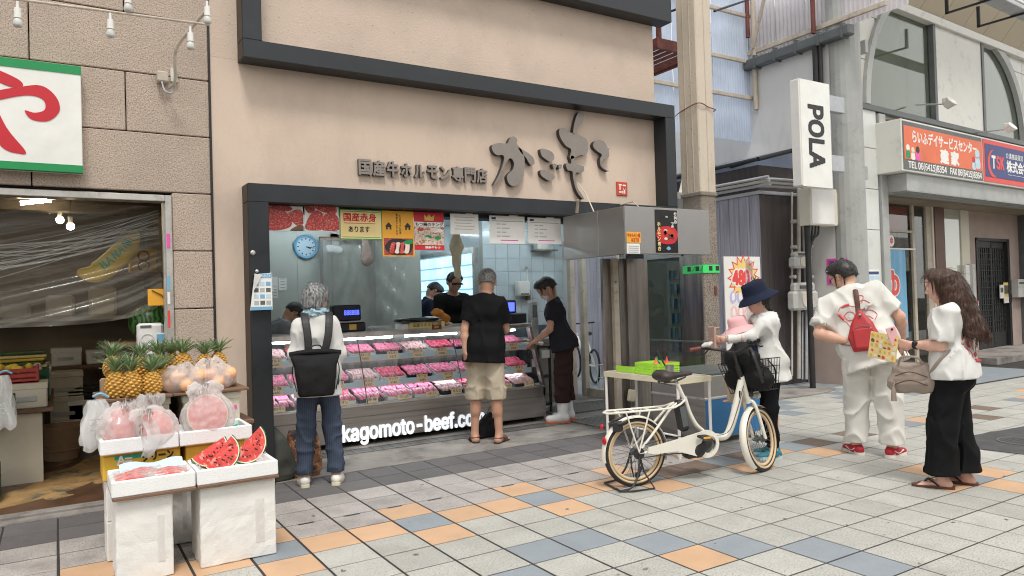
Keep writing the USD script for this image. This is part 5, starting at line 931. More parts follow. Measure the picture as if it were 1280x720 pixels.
part(hm, "leg", sdf_mesh([cap((p[0], 7.9, p[2]+.1), (p[0], 7.9, p[2]-.12), (.045, .075), .05, (1, .7, 1)), cap((p[0], 7.9, p[2]-.12), (p[0], 7.9, p[2]-.3), (.075, .055), .05, (1, .7, 1)), cap((p[0], 7.9, p[2]-.3), (p[0]+.01, 7.9, p[2]-.46), (.04, .05), .04, (1, .7, 1))], .012, lambda P: .012*(meshkit.noise(P*np.array([60, 60, 10]))-.5)), "cream", smooth=True); part(hm, "cord", cyl((p[0], 7.9, p[2]+.08), (p[0], 7.9, 2.4), .008), "white_paint")
p = on_y(650, 360, 9.08); tw = thing("paper_dispenser", "white paper towel dispenser on the pale tiled wall", "dispenser"); part(tw, "case", box(p[0]-.1, p[0]+.1, 8.95, 9.09, p[2]-.12, p[2]+.1, .02), "white_paint"); part(tw, "slot", box(p[0]-.07, p[0]+.07, 8.945, 8.952, p[2]-.1, p[2]-.08), "grey_dark")
p = on_y(658, 345, 9.08); kn = thing("hanging_brush", "brown handled brush hanging on the tiled wall", "brush"); part(kn, "handle", cyl((p[0], 9.06, p[2]+.1), (p[0], 9.06, p[2]-.2), .012), "white_paint"); part(kn, "head", box(p[0]-.03, p[0]+.03, 9.02, 9.09, p[2]-.36, p[2]-.2, .01), "wood_brown"); part(kn, "hook", ball((p[0], 9.07, p[2]+.12), .025, 1), "steel")
p = on_y(666, 388, 8.6); kb = thing("knife_block", "grey knife holder standing behind the right end of the counter", "knife holder"); part(kb, "holder", box(p[0]-.06, p[0]+.06, 8.55, 8.65, .9, p[2]+.12, .008), "steel_top"); part(kb, "slot", box(p[0]-.035, p[0]+.035, 8.545, 8.552, p[2]-.1, p[2]+.08), "grey_dark"); part(kb, "stand", box(p[0]-.3, p[0]+.4, 8.4, 8.9, .0, .9, .01), "steel_case")
p = on_y(673, 310, 9.05); ws_ = thing("wall_shelf", "small metal bracket shelf high on the tiled wall", "shelf"); part(ws_, "plate", box(p[0]-.12, p[0]+.25, 8.9, 9.09, p[2]-.05, p[2]-.03), "steel_dark"); part(ws_, "box", box(p[0]-.1, p[0]+.1, 8.92, 9.05, p[2]-.03, p[2]+.12, .01), "meter_grey")

# ================================================================== GRILL STAND with hood
hx0, hx1, hy0, hy1, hz0, hz1 = 4.44, 5.535, 5.13, 6.09, 1.835, 2.275
hd = thing("grill_hood", "stainless steel extractor hood over the grill stand", "extractor hood")
part(hd, "front_sheet", box(hx0, hx1, hy0, hy0+.012, hz0, hz1, .003), "steel"); part(hd, "side_sheet", box(hx0, hx0+.012, hy0+.013, 5.52, hz0, hz1, .002), "steel"); part(hd, "side_sheet", box(hx0, hx0+.012, 5.524, hy1, hz0, hz1, .002), "steel"); part(hd, "side_sheet", box(hx1-.012, hx1, hy0+.013, hy1, hz0, hz1, .002), "steel"); part(hd, "roof_sheet", box(hx0+.013, hx1-.013, hy0+.013, hy1, hz1-.014, hz1-.002), "steel"); part(hd, "inner_lip", cat([box(hx0+.013, hx1-.013, hy0+.013, hy0+.06, hz0, hz0+.02), box(hx0+.013, hx0+.06, hy0+.06, hy1, hz0, hz0+.02)]), "steel_dark")
for x in (4.52, 5.2): part(hd, "drip_hole", cyl((x, hy0+.05, hz0-.015), (x, hy0+.05, hz0), .012), "black")
for (x0, y0), (x1, y1), (x2, y2) in (((722, 228), (733, 243), (743, 266)), ((721, 266), (722, 256), (722, 250)), ((775, 256), (792, 252), (800, 260))):
    part(hd, "strap", tube([on_y(x0, y0, 6.08), on_y(x1, y1, 6.0), on_y(x2, y2, 5.85)], .016, 6, flat=.3), "beige_metal")
t, X, w, Z, h = poster("grill_poster", "black poster of a red bowl of grilled offal on the steel hood", 819.5, 847, 262.5, 316, "black_gloss", hy0-.004)
Yh = hy0-.004
pblob(t, "bowl", X, w, Z, h, [(.02, .42), (.2, .24), (.5, .2), (.85, .24), (.99, .42), (.85, .58), (.5, .62), (.18, .58)], "red", 2, Yh); pblob(t, "sauce", X, w, Z, h, [(.12, .42), (.3, .3), (.7, .3), (.88, .42), (.7, .54), (.3, .54)], "chili", 3, Yh)
for j in range(12): x, z = RNG.uniform(.2, .8), RNG.uniform(.32, .52); pblob(t, "offal_piece", X, w, Z, h, [(x-.09, z), (x, z-.035), (x+.08, z), (x, z+.04)], ("meat_dark_print", "red", "soy", "meat_fat", "rust_red")[j % 5], 4+j % 2, Yh)
ptext(t, "行列の", X, w, Z, h, (.84, .97, .68, .96), "paper", 2, Yh, vertical=True); ptext(t, "でき", X, w, Z, h, (.68, .81, .58, .72), "paper", 6, Yh, vertical=True); ptext(t, "ホルモン焼き", X, w, Z, h, (.06, .2, .04, .72), "paper_yellow", 6, Yh, vertical=True); pblob(t, "badge", X, w, Z, h, [(.46, .1), (.56, .06), (.66, .1), (.56, .15)], "sky_blue", 2, Yh); pbox(t, "small_mark", X, w, Z, h, (.46, .56, .82, .86), "photo_grey", 2, Yh)
t, X, w, Z, h = poster("price_sticker", "salmon red price sticker on the steel hood", 783.5, 801, 290, 303.5, "orange", Yh); ptext(t, "牛ホルモン焼", X, w, Z, h, (.05, .95, .5, .9), "chili", 2, Yh); ptext(t, "¥370", X, w, Z, h, (.3, .85, .08, .44), "chili", 2, Yh)
t, X, w, Z, h = poster("white_sticker", "white printed sticker below the red price sticker on the hood", 784, 800, 304.5, 317, "paper", Yh)
for j in range(4): pbox(t, "print_line", X, w, Z, h, (.1, .9, .12+.2*j, .18+.2*j), "photo_grey", 2, Yh)
sp = thing("steel_partition", "brown tinted stainless steel partition below the hood", "partition")
for x0, x1, y, m in ((755.5, 768, 6.2, "steel_dark"), (768.5, 775, 6.15, "beige_metal"), (775.5, 785, 6.2, "steel_dark"), (785.5, 811.5, 6.17, "steel_dark")): part(sp, "panel", box(on_y(x0, 400, y)[0], on_y(x1, 400, y)[0], y, y+.05, .02, 1.86, .004), m)
p = on_y(788, 496, 6.15); part(sp, "hook_plate", rot(box(p[0]-.04, p[0]+.05, 6.12, 6.165, p[2]-.05, p[2]+.08, .01), 12, (0, 1, 0), p), "cream"); part(sp, "valve", ball(on_y(770, 353, 6.13), .015, 1), "steel")
gx0, gx1, gy0, gy1 = 5.2, 5.98, 4.95, 5.68
gl = thing("grill_counter", "stainless grill counter with a worn blue lower front", "grill counter"); zb_ = on_y(905, 496, gy0)[2]; gt = .66
part(gl, "upper_body", box(gx0, gx1, gy0, gy1, zb_, gt, .006), "steel"); part(gl, "lower_body", box(gx0+.003, gx1-.003, gy0+.003, gy1, .06, zb_-.003, .006), "steel_case"); part(gl, "blue_front", box(gx0+.004, gx1-.004, gy0-.004, gy0+.002, .07, zb_-.01), "blue"); part(gl, "band", box(gx0-.006, gx1+.004, gy0-.008, gy1, zb_-.012, zb_+.012, .003), "steel_top"); part(gl, "griddle", box(gx0+.03, gx1-.03, gy0+.03, gy1-.03, gt, gt+.025, .006), "grey_dark")
for x in (gx0+.06, gx1-.06): part(gl, "foot", cyl((x, gy0+.06, .0), (x, gy0+.06, .06), .025), "black")
zt2 = on_y(805, 425.5, 5.7)[2]
ag = thing("splash_guard", "clear acrylic splash guard standing on the grill counter", "splash guard")
part(ag, "side_sheet", tm([(gx0+.01, gy0+.01, gt+.026), (gx0+.01, gy1, gt+.026), (gx0+.01, gy1, zt2), (gx0+.01, gy0+.01, zt2)], [(0, 1, 2), (0, 2, 3)]), "glass"); part(ag, "front_sheet", tm([(gx0+.01, gy0+.01, gt+.026), (gx1-.01, gy0+.01, gt+.026), (gx1-.01, gy0+.01, zt2), (gx0+.01, gy0+.01, zt2)], [(0, 1, 2), (0, 2, 3)]), "glass"); part(ag, "edge_rail", cat([box(gx0+.004, gx0+.018, gy0+.004, gy1, zt2, zt2+.012), box(gx0+.018, gx1-.01, gy0+.004, gy0+.016, zt2, zt2+.012)]), "grey_dark")
a, b = on_y(903, 430, 5.05), on_y(914, 292, 5.05)
cg = thing("clear_screen", "tall clear acrylic screen standing between the column and the woman in the bucket hat", "screen"); part(cg, "sheet", tm([(5.95, 5.05, .85), (6.35, 5.3, .85), (6.35, 5.3, 1.78), (5.95, 5.05, 1.78)], [(0, 1, 2), (0, 2, 3)]), "glass"); part(cg, "edge", tube([(5.95, 5.05, .85), (5.95, 5.05, 1.76), (5.97, 5.065, 1.78), (6.35, 5.3, 1.78), (6.35, 5.3, .85)], .005, 6), "plastic_clear")
# table with its basket
tx0, tx1, ty0, ty1, tz = 4.63, 5.03, 4.72, 5.72, .7
tb = thing("side_table", "narrow cream metal table with a wooden top beside the grill counter", "table")
part(tb, "top", box(tx0, tx1, ty0, ty1, tz-.012, tz, .004), "concrete_wall"); part(tb, "rim", cat([box(tx0-.01, tx0, ty0-.01, ty1+.01, tz-.045, tz+.006), box(tx1, tx1+.01, ty0-.01, ty1+.01, tz-.045, tz+.006), box(tx0, tx1, ty0-.01, ty0, tz-.045, tz+.006), box(tx0, tx1, ty1, ty1+.01, tz-.045, tz+.006)]), "cream")
for x in (tx0+.005, tx1-.005):
    for y in (ty0+.005, ty1-.005): part(tb, "leg", cyl((x, y, 0), (x, y, tz-.02), .014), "white_paint")
part(tb, "lower_rail", cyl((tx0+.005, ty0, .2), (tx0+.005, ty1, .2), .009), "white_paint")
bk = thing("lime_basket", "lime green plastic basket of sauce bottles on the side table", "basket"); p = on_z(826, 467, tz); bxc, byc = 4.84, 5.2
part(bk, "bottom", box(bxc-.13, bxc+.13, byc-.15, byc+.15, tz+.004, tz+.01), "lime"); part(bk, "band", cat([cat([box(bxc-.14, bxc+.14, byc-.155, byc-.15, z, z+h_), box(bxc-.14, bxc+.14, byc+.15, byc+.155, z, z+h_), box(bxc-.14, bxc-.135, byc-.15, byc+.15, z, z+h_), box(bxc+.135, bxc+.14, byc-.15, byc+.15, z, z+h_)]) for z, h_ in ((tz+.004, .02), (tz+.035, .012), (tz+.058, .012), (tz+.082, .03))]), "lime")
for i in range(13): part(bk, "slat", cat([box(bxc-.137, bxc-.133, byc-.15+.0245*i, byc-.14+.0245*i, tz+.01, tz+.085)]+([box(bxc-.135+.0255*i, bxc-.125+.0255*i, byc-.153, byc-.149, tz+.01, tz+.085)] if i < 11 else [])), "lime")
for x, y, c_, lab in ((bxc-.06, byc-.05, "sign_orange", "orange capped sauce bottle in the lime basket"), (bxc+.02, byc+.02, "green", "green capped sauce bottle in the lime basket"), (bxc+.08, byc-.05, "sign_red", "red sauce bottle in the lime basket")):
    s = thing("sauce_bottle", lab, "bottle", (x, y, tz+.011)); part(s, "bottle", lathe([(0, 0), (.03, 0), (.03, .09), (.02, .105), (0, .105)], 16), c_ if c_ != "green" else "black", smooth=30); part(s, "nozzle", lathe([(.018, .105), (.012, .115), (.005, .15), (0, .152)], 12), c_, smooth=30)
wt = thing("green_tray", "flat green plastic tray at the back of the side table", "tray"); part(wt, "tray", cat([box(4.72, 5.0, 5.42, 5.66, tz+.002, tz+.01), box(4.72, 5.0, 5.42, 5.43, tz+.0101, tz+.06), box(4.72, 4.73, 5.43, 5.66, tz+.0101, tz+.06), box(4.99, 5.0, 5.43, 5.66, tz+.0101, tz+.06)]), "lime")
tg = thing("tongs_pot", "steel pot with a black ladle on the side table", "pot"); part(tg, "pot", lathe([(0, 0), (.04, 0), (.042, .1), (.038, .1), (.036, .01), (0, .01)], 18, (4.78, 4.97, tz+.001)), "steel", smooth=30); part(tg, "ladle", cyl((4.78, 4.97, tz+.02), (4.7, 5.05, tz+.24), .008), "black")
# price poster and lane clutter
p8 = thing("price_board", "white price board with a red and yellow starburst behind the bucket hat", "sign")
YB8 = 7.0; a, b = on_y(908, 418, YB8), on_y(950, 321, YB8); X, Z, w, h = a[0], a[2], b[0]-a[0], b[2]-a[2]
part(p8, "board", box(X, X+w, YB8, YB8+.02, Z-.3, Z+h, .004), "white_paint"); part(p8, "leg", box(X+.03, X+.07, YB8+.02, YB8+.3, 0, Z-.2), "steel_dark"); part(p8, "leg", box(X+w-.07, X+w-.03, YB8+.02, YB8+.3, 0, Z-.2), "steel_dark")
def star(cx, cz, r0, r1, n): return Polygon([(cx+(r0 if i % 2 else r1)*math.sin(PI*i/n)*1.0, cz+(r0 if i % 2 else r1)*math.cos(PI*i/n)) for i in range(2*n)])
part(p8, "starburst", place(extrude(star(X+.52*w, Z+.72*h, .32*w, .45*w, 16), .001), (0, YB8-.0005, 0)), "sign_red"); part(p8, "starburst", place(extrude(star(X+.52*w, Z+.72*h, .28*w, .4*w, 16), .001), (0, YB8-.0018, 0)), "yellow")
ptext(p8, "480", X, w, Z, h, (.17, .71, .6, .85), "paper", 4, YB8, 9); ptext(p8, "480", X, w, Z, h, (.2, .68, .62, .83), "sign_red", 5, YB8, 3); ptext(p8, "〜", X, w, Z, h, (.72, .85, .68, .76), "ink", 4, YB8)
for j, (z, c1) in enumerate(((.42, "lilac"), (.22, "meat_pale"), (.04, "sign_orange"))):
    for i in range(4): pblob(p8, "bubble_print", X, w, Z, h, [(.14+.19*i, z), (.2+.19*i, z-.03), (.3+.19*i, z+.02), (.29+.19*i, z+.12), (.2+.19*i, z+.14), (.13+.19*i, z+.08)], c1, 2, YB8); pblob(p8, "bubble_print", X, w, Z, h, [(.18+.19*i, z+.02), (.25+.19*i, z+.02), (.25+.19*i, z+.1), (.19+.19*i, z+.1)], "paper", 3, YB8)
bb = thing("blue_bucket", "blue plastic bucket on the lane paving behind the sliding door", "bucket", (7.5, 8.75, 0)); part(bb, "bucket", lathe([(0, .0), (.14, 0), (.18, .34), (.19, .34), (.19, .36), (.17, .36), (.135, .02), (0, .02)], 22), "sky_blue", smooth=30)
wc = thing("white_crate", "white wire crate on the lane paving behind the sliding door", "crate", (7.2, 8.8, 0))
part(wc, "rail", cat([tube([(-.15, -.1, z), (.15, -.1, z), (.15, .1, z), (-.15, .1, z)], .007, 6, closed=True) for z in (.02, .2, .4)]), "white_paint"); part(wc, "upright", cat([cyl((x, y, 0), (x, y, .41), .006, seg=6) for x in np.linspace(-.15, .15, 6) for y in (-.1, .1)]), "white_paint")

# ================================================================== FRUIT STALL
mat("styrofoam", (0.76, 0.755, 0.73), .75, vary=.05, scale=6, bump=.25, bscale=140, dirt=(0.6, 0.56, 0.49), dscale=5, dcut=(.58, .9))
mat("styrofoam_clean", (0.82, 0.83, 0.83), .7, vary=.03, scale=6, bump=.2, bscale=140)
mat("cardboard", (0.4, 0.26, 0.15), .8, vary=.12, scale=5, bump=.1, bscale=30); mat("cream_card", (0.62, 0.57, 0.46), .75, vary=.08, scale=4)
mat("carton_yellow", (0.74, 0.46, 0.05), .6, vary=.08)
mat("melon_flesh", (0.68, 0.07, 0.06), .35, vary=.3, scale=22, speck=(.8, .3, .24), spscale=40, spcut=.58, bump=.3, bscale=60); mat("melon_white", (0.72, 0.74, 0.55), .4, vary=.06); mat("seed", (0.05, 0.02, 0.015), .3)
look("melon_rind", {"tc": ("texture_coordinate", {}), "w": ("wave_texture", {"wave_type": "bands", "bands_direction": "x", "scale": 9.0, "distortion": 6.0, "detail": 3.0, "detail_scale": 2.0}), "r": ("rgb_ramp", {"ramp": [(.35, (0.012, 0.045, 0.012)), (.6, (0.06, 0.17, 0.035))]}), "p": ("principled_bsdf", {"roughness": .35})},
     [("tc.object", "w.vector"), ("w.fac", "r.fac"), ("r.color", "p.base_color")], surface="p.BSDF")
mat("pine_skin", (0.5, 0.25, 0.045), .55, vary=.35, scale=18, dirt=(0.25, 0.2, 0.05), dscale=14, dcut=(.5, .7), bump=.3, bscale=90); mat("pine_eye", (0.66, 0.38, 0.08), .5, vary=.35, scale=40, per_object=.2)
translucent("pine_leaf", (.17, .28, .12), .25, .45, (12, 12, 3)); translucent("pine_leaf_pale", (.3, .4, .22), .25, .45, (12, 12, 3))
mat("orange_fruit", (0.82, 0.45, 0.24), .45, vary=.12, scale=12, bump=.2, bscale=200)
for nm, c in dict(net_green=(.02, .08, .045), crate_red=(.4, .05, .04), crate_green=(.03, .13, .06), banana=(.72, .5, .05), radio=(.72, .72, .7), leaf_bg=(.05, .11, .03)).items(): mat(nm, c, .55, vary=.15, scale=8)

def foam_block(name, label, x0, x1, y0, y1, z1):
    t = thing(name, label, "foam box"); n = 1
    for k in range(n):
        m = box(x0, x1, y0, y1, z1*k/n+.002, z1*(k+1)/n-.001, .006); m = m.subdivide().subdivide().subdivide().subdivide(); m.vertices += (meshkit.fbm(m.vertices*20, 3)[:, None]-.5)*.01
        part(t, "foam_layer", m, "styrofoam")
    part(t, "packing_tape", box(x0+(x1-x0)*.72, x0+(x1-x0)*.84, y0-.0035, y0-.0005, z1*.2, z1*.75), "bag_sheer")
foam_block("foam_stand", "right of the two dirty white foam blocks carrying the front of the fruit stall", .664, 1.076, 4.415, 4.74, .45)
foam_block("foam_stand", "left of the two dirty white foam blocks carrying the front of the fruit stall", .25, .526, 4.415, 4.76, .45)
foam_block("foam_stand", "white foam block standing in shade behind the two front foam blocks", .5, .7, 4.95, 5.2, .45)
for i, (x0, x1, lab) in enumerate(((.235, .643, "thin brown board under the white tray of wrapped melon slices"), (.647, 1.09, "thin brown board under the white tray of watermelon wedges"))):
    t = thing("stall_board", lab, "board"); part(t, "board", box(x0, x1, 4.375, 4.8, .4515, .468, .003), "wood_brown")
def tray(label, x0, x1, y0, y1, z0, h=.085):
    t = thing("foam_tray", label, "foam tray"); w = .022
    part(t, "floor", box(x0+.01, x1-.01, y0+.01, y1-.01, z0, z0+.02, .004), "styrofoam_clean")
    part(t, "rim", cat([box(x0, x1, y0, y0+w, z0, z0+h, .006), box(x0, x1, y1-w, y1, z0, z0+h, .006), box(x0, x0+w, y0+w-.003, y1-w+.003, z0+.001, z0+h-.002, .005), box(x1-w, x1, y0+w-.003, y1-w+.003, z0+.001, z0+h-.002, .005)]), "styrofoam_clean"); return t
tray("front left white foam tray holding wrapped melon slices", .232, .64, 4.38, 4.74, .4685); tray("front right white foam tray holding cut watermelon wedges", .648, 1.088, 4.38, 4.74, .4685)
for x0, x1, lab, txt in ((.215, .625, "yellow printed banana carton under the rear left foam tray", True), (.655, 1.0, "yellow carton under the rear right foam tray", False)):
    t = thing("fruit_carton", lab, "carton"); part(t, "box", box(x0, x1, 4.84, 5.14, .47, .612, .005), "carton_yellow"); part(t, "lid_edge", box(x0-.003, x1+.003, 4.836, 5.144, .6125, .625, .003), "carton_yellow")
    if txt:
        part(t, "green_band", box(x0+.06, x0+.24, 4.837, 4.8395, .585, .608), "teal"); part(t, "lettering", place(text3("A=", .05, .001, 1, 32), (x0+.07, 4.8365, .555)), "paper"); part(t, "lettering", place(text3("グリーン", .042, .001, 2, 40, width=.17), (x0+.2, 4.8365, .565)), "ink")
t = thing("foam_stand", "foam boxes in the shade under the yellow cartons", "foam box"); part(t, "foam_layer", box(.23, .48, 4.86, 5.12, .004, .23, .006), "styrofoam"); part(t, "foam_layer", box(.23, .48, 4.86, 5.12, .232, .468, .006), "styrofoam"); part(t, "foam_layer", box(.72, .99, 4.86, 5.12, .004, .468, .006), "styrofoam")
tray("rear left white foam tray piled with bagged watermelon halves", .2, .612, 4.79, 5.13, .627); tray("rear right white foam tray with one large bagged watermelon half", .618, 1.035, 4.79, 5.13, .627)
for x, y, lab, s in ((.42, 4.95, "green plastic grass mat in the rear left foam tray", .3), (.9, 5.0, "green plastic grass mat in the rear right foam tray", .22)):
    t = thing("grass_mat", lab, "mat"); part(t, "mat", grid_sheet(lambda u_, v_: np.stack([x-s/2+s*u_, y-.12+.24*v_, .65+.018*np.sin(24*u_)*np.cos(9*v_)+.02*v_], -1), 30, 8), "teal")
for x0, x1, y0, lab in ((.23, .605, 5.14, "left cream cardboard fruit box under the pineapples"), (.69, 1.035, 5.14, "right cream cardboard fruit box with a pink stripe under the bags of oranges")):
    t = thing("fruit_box", lab, "cardboard box"); part(t, "box", box(x0, x1, y0, y0+.36, .7, .875, .006), "cream_card"); part(t, "lid", box(x0-.008, x1+.008, y0-.008, y0+.365, .845, .893, .005), "cream_card"); part(t, "stripe", box(x0+.02, x1-.02, y0-.003, y0-.0005, .775, .8), "pink"); part(t, "lettering", place(text3("くまもと完熟", .02, .001, 0, 24), (x0+.08, y0-.0015, .82)), "ink")
t = thing("fruit_box", "brown cardboard box on the low shelf behind the watermelon trays", "cardboard box"); part(t, "box", box(.76, 1.1, 5.2, 5.5, .3, .66, .005), "cardboard"); part(t, "shelf_board", box(.7, 1.13, 5.16, 5.55, .665, .69, .003), "wood_brown")
t = thing("fruit_box", "brown cardboard box standing under the left cream fruit box", "cardboard box"); part(t, "box", box(.24, .6, 5.2, 5.5, .3, .69, .005), "cardboard")
t = thing("stall_board", "weathered wooden board carrying the pineapples and bags of oranges", "board"); part(t, "plank", box(.2, .62, 5.08, 5.62, .896, .916, .004), "wood_brown"); part(t, "plank", box(.624, 1.09, 5.1, 5.62, .896, .914, .004), "wood_brown"); part(t, "support", box(.3, 1.0, 5.52, 5.62, 0, .895), "inner_dark")
t = thing("fruit_box", "open brown cardboard box behind the front pineapples", "cardboard box"); part(t, "box", box(.24, 1.05, 5.3, 5.58, .918, 1.0, .004), "cardboard"); part(t, "flap", box(.235, .36, 5.22, 5.3, .918, 1.03, .003), "cardboard")
# pineapples
def pineapple_parts(t, seed):
    g = np.random.default_rng(seed); H, R = .158, .061
    prof = [(.001, 0)]+[(R*math.sin(PI*min(1, (.06+.94*u_)))**.42*(1-.12*u_), H*u_) for u_ in np.linspace(.02, .97, 12)]+[(.012, H)]
    part(t, "fruit", lathe(prof, 18), "pine_skin", smooth=True); ms = []; n = 95
    base = trimesh.creation.icosphere(1, 1.0)
    for k in range(n):
        u_ = (k+.5)/n; th = k*2.399963; r = np.interp(H*u_, [p[1] for p in prof], [p[0] for p in prof]); m = base.copy(); m.vertices *= (.0125, .0125, .0085)
        m.apply_translation((r*math.cos(th), r*math.sin(th), H*u_)); ms.append(m)
    part(t, "eyes", cat(ms), "pine_eye", smooth=True)
    for tone in (0, 1):
        ls = []
        for k in range(26):
            el = .75+.78*((k*2+tone)/52)**.7+g.normal(0, .06); az = (k*2+tone)*2.4+g.normal(0, .2); L = g.uniform(.09, .145)*(1 if el > .85 else .8); w = .0105
            d = np.array([math.cos(az)*math.cos(el), math.sin(az)*math.cos(el), math.sin(el)]); side = np.array([-math.sin(az), math.cos(az), 0]); P = []
            for s in np.linspace(0, 1, 6):
                c = np.array([0, 0, H-.012])+d*L*s+np.array([math.cos(az), math.sin(az), 0])*.045*s*s-np.array([0, 0, 1])*.02*s**3*(1.2-el/1.5); ww = w*(1-s**1.6)+.0006; P += [c-side*ww+(0, 0, .003), c-(0, 0, .0015), c+side*ww+(0, 0, .003)]
            F = []
            for i in range(5):
                for j in (0, 1): a_ = i*3+j; F += [(a_, a_+1, a_+4), (a_, a_+4, a_+3)]
            ls.append(tm(P, F))
        part(t, "crown_leaves", cat(ls), "pine_leaf" if tone else "pine_leaf_pale")
spots = [(146, 491, 5.13, 0, "front left pineapple in the row beside the cardboard flap"), (164, 491, 5.12, 0, "second pineapple of the front row, plump and golden"), (190, 489, 5.12, 0, "third pineapple of the front row, next to the bag of oranges"), (201, 477, 5.24, 0, "pineapple half hidden behind the bag of oranges"),
         (141, 461, 5.27, .1, "pineapple leaning out at the raised left end of the stall"), (176, 458, 5.42, .085, "pineapple behind the gap of the front row"), (199, 455, 5.44, .085, "pineapple in the back row in front of the white radio"), (229, 456, 5.4, .085, "pineapple in the back row in front of the granite wall, above the oranges"), (256, 456, 5.4, .085, "pineapple in the back row before the edge of the plaster wall"), (273, 457, 5.44, .085, "rightmost pineapple at the back of the stall"), (215, 458, 5.5, .085, "pineapple deep in the back row with dark fruit")]
protoA = None
for i, (x, y, Y, dz, lab) in enumerate(spots):
    p = on_y(x, y, Y); z = .916 if dz == 0 else (1.03 if i == 4 else 1.0)
    if i < 2:
        t = thing("pineapple", lab, "pineapple", (p[0], Y, z), 40*i, "pineapples on the fruit stall"); pineapple_parts(t, 5+i); protos = (protoA, t) if i else None; protoA = t if i == 0 else protoA
        if i: protoB = t
    else: copy_of((protoA, protoB)[i % 2], lab, (p[0], Y, z), 47*i, "pineapples on the fruit stall", (.86+.03*(i % 4),)*3)
# watermelon wedges
def slice_wedge(label, loc, R, yaw, lean, roll, ang=58):
    """thick melon slice: a half disc of red flesh towards the street, its chord rolled upward, rind behind and below"""
    t = thing("watermelon_wedge", label, "watermelon", loc, yaw, "cut watermelon wedges"); a_ = math.radians(ang)
    def sector(r): return m3.Manifold.sphere(r, 60).trim_by_plane((0.0, 1.0, 0.0), 0.0).trim_by_plane((0.0, -math.cos(a_), -math.sin(a_)), 0.0)
    ro = lambda s: s.rotate((0, -roll, 0)).rotate((lean, 0, 0)); zmin = ro(sector(R)).bounding_box()[2]; M4 = np.array(trimesh.transformations.rotation_matrix(math.radians(lean), (1, 0, 0))) @ trimesh.transformations.rotation_matrix(math.radians(-roll), (0, 1, 0))
    for nm, solid, mm in (("flesh", sector(R*.9), "melon_flesh"), ("white_rind", sector(R*.95)-m3.Manifold.sphere(R*.9, 60), "melon_white"), ("green_rind", sector(R)-m3.Manifold.sphere(R*.95, 60), "melon_rind")): part(t, nm, move(man(ro(solid)), (0, 0, -zmin)), mm, smooth=40)
    sd = []
    for k in range(17):
        th, rr = RNG.uniform(PI+.25, 2*PI-.25), RNG.uniform(.35, .72)*R; sd.append(ball((rr*math.cos(th), -.001, rr*math.sin(th)), .0042, 1, (1, .5, 1.6)))
    m = cat(sd); m.apply_transform(M4); part(t, "seeds", move(m, (0, 0, -zmin)), "seed")
slice_wedge("large watermelon wedge at the right end of the front tray", (.955, 4.6, .51), .135, 14, -14, 36); slice_wedge("watermelon wedge in the middle of the front tray, cut face forward", (.785, 4.5, .505), .12, 4, -18, 46); slice_wedge("watermelon wedge lying behind the other two in the front tray", (.75, 4.64, .51), .12, 10, -22, 26)
t = thing("crumpled_wrap", "crumpled clear wrap beside the watermelon wedges", "wrap"); part(t, "wrap", sdf_mesh([cap((1.03, 4.5, .51), (1.05, 4.66, .53), .035, .03), cap((.68, 4.5, .5), (.67, 4.62, .53), .025, .03)], .008, lambda P: .03*(meshkit.noise(P*45)-.5)), "bag_sheer", smooth=True)
# wrapped melon slices
for i, (x, y) in enumerate(((.33, 4.46), (.33, 4.54), (.53, 4.46), (.53, 4.54), (.4, 4.62))):
    t = thing("melon_pack", f"red melon slices under clear film, {('front left', 'middle left', 'front right', 'middle right', 'rear')[i]} pack of the front left tray", "fruit pack", (x, y, .49), RNG.uniform(-8, 8), "packs of melon slices")
    part(t, "dish", box(-.095, .095, -.035, .035, 0, .03, .006), "styrofoam_clean"); part(t, "slices", cat([tube(curve([(-.08, -.025+.017*k, .045), (0, -.028+.017*k, .055+.004*k), (.08, -.025+.017*k, .045)], 8), [.004]+[.011]*7+[.011, .004][:1] if False else .010, 6) for k in range(4)]), "melon_flesh", smooth=True); part(t, "film", grid_sheet(lambda u_, v_: np.stack([-.1+.2*u_, -.04+.08*v_, .03+.045*np.sin(PI*np.clip(v_, 0, 1))**.6+.004*np.sin(30*u_+9*v_)], -1), 16, 8), "plastic_clear", smooth=True)
t = thing("striped_paper", "pale blue striped paper lining at the back of the front left tray", "paper"); sh = grid_sheet(lambda u_, v_: np.stack([.29+.33*u_, 4.64+.1*v_, .52+.055*v_+.01*np.sin(9*u_)], -1), 12, 4); part(t, "sheet", sh, "pale_blue")
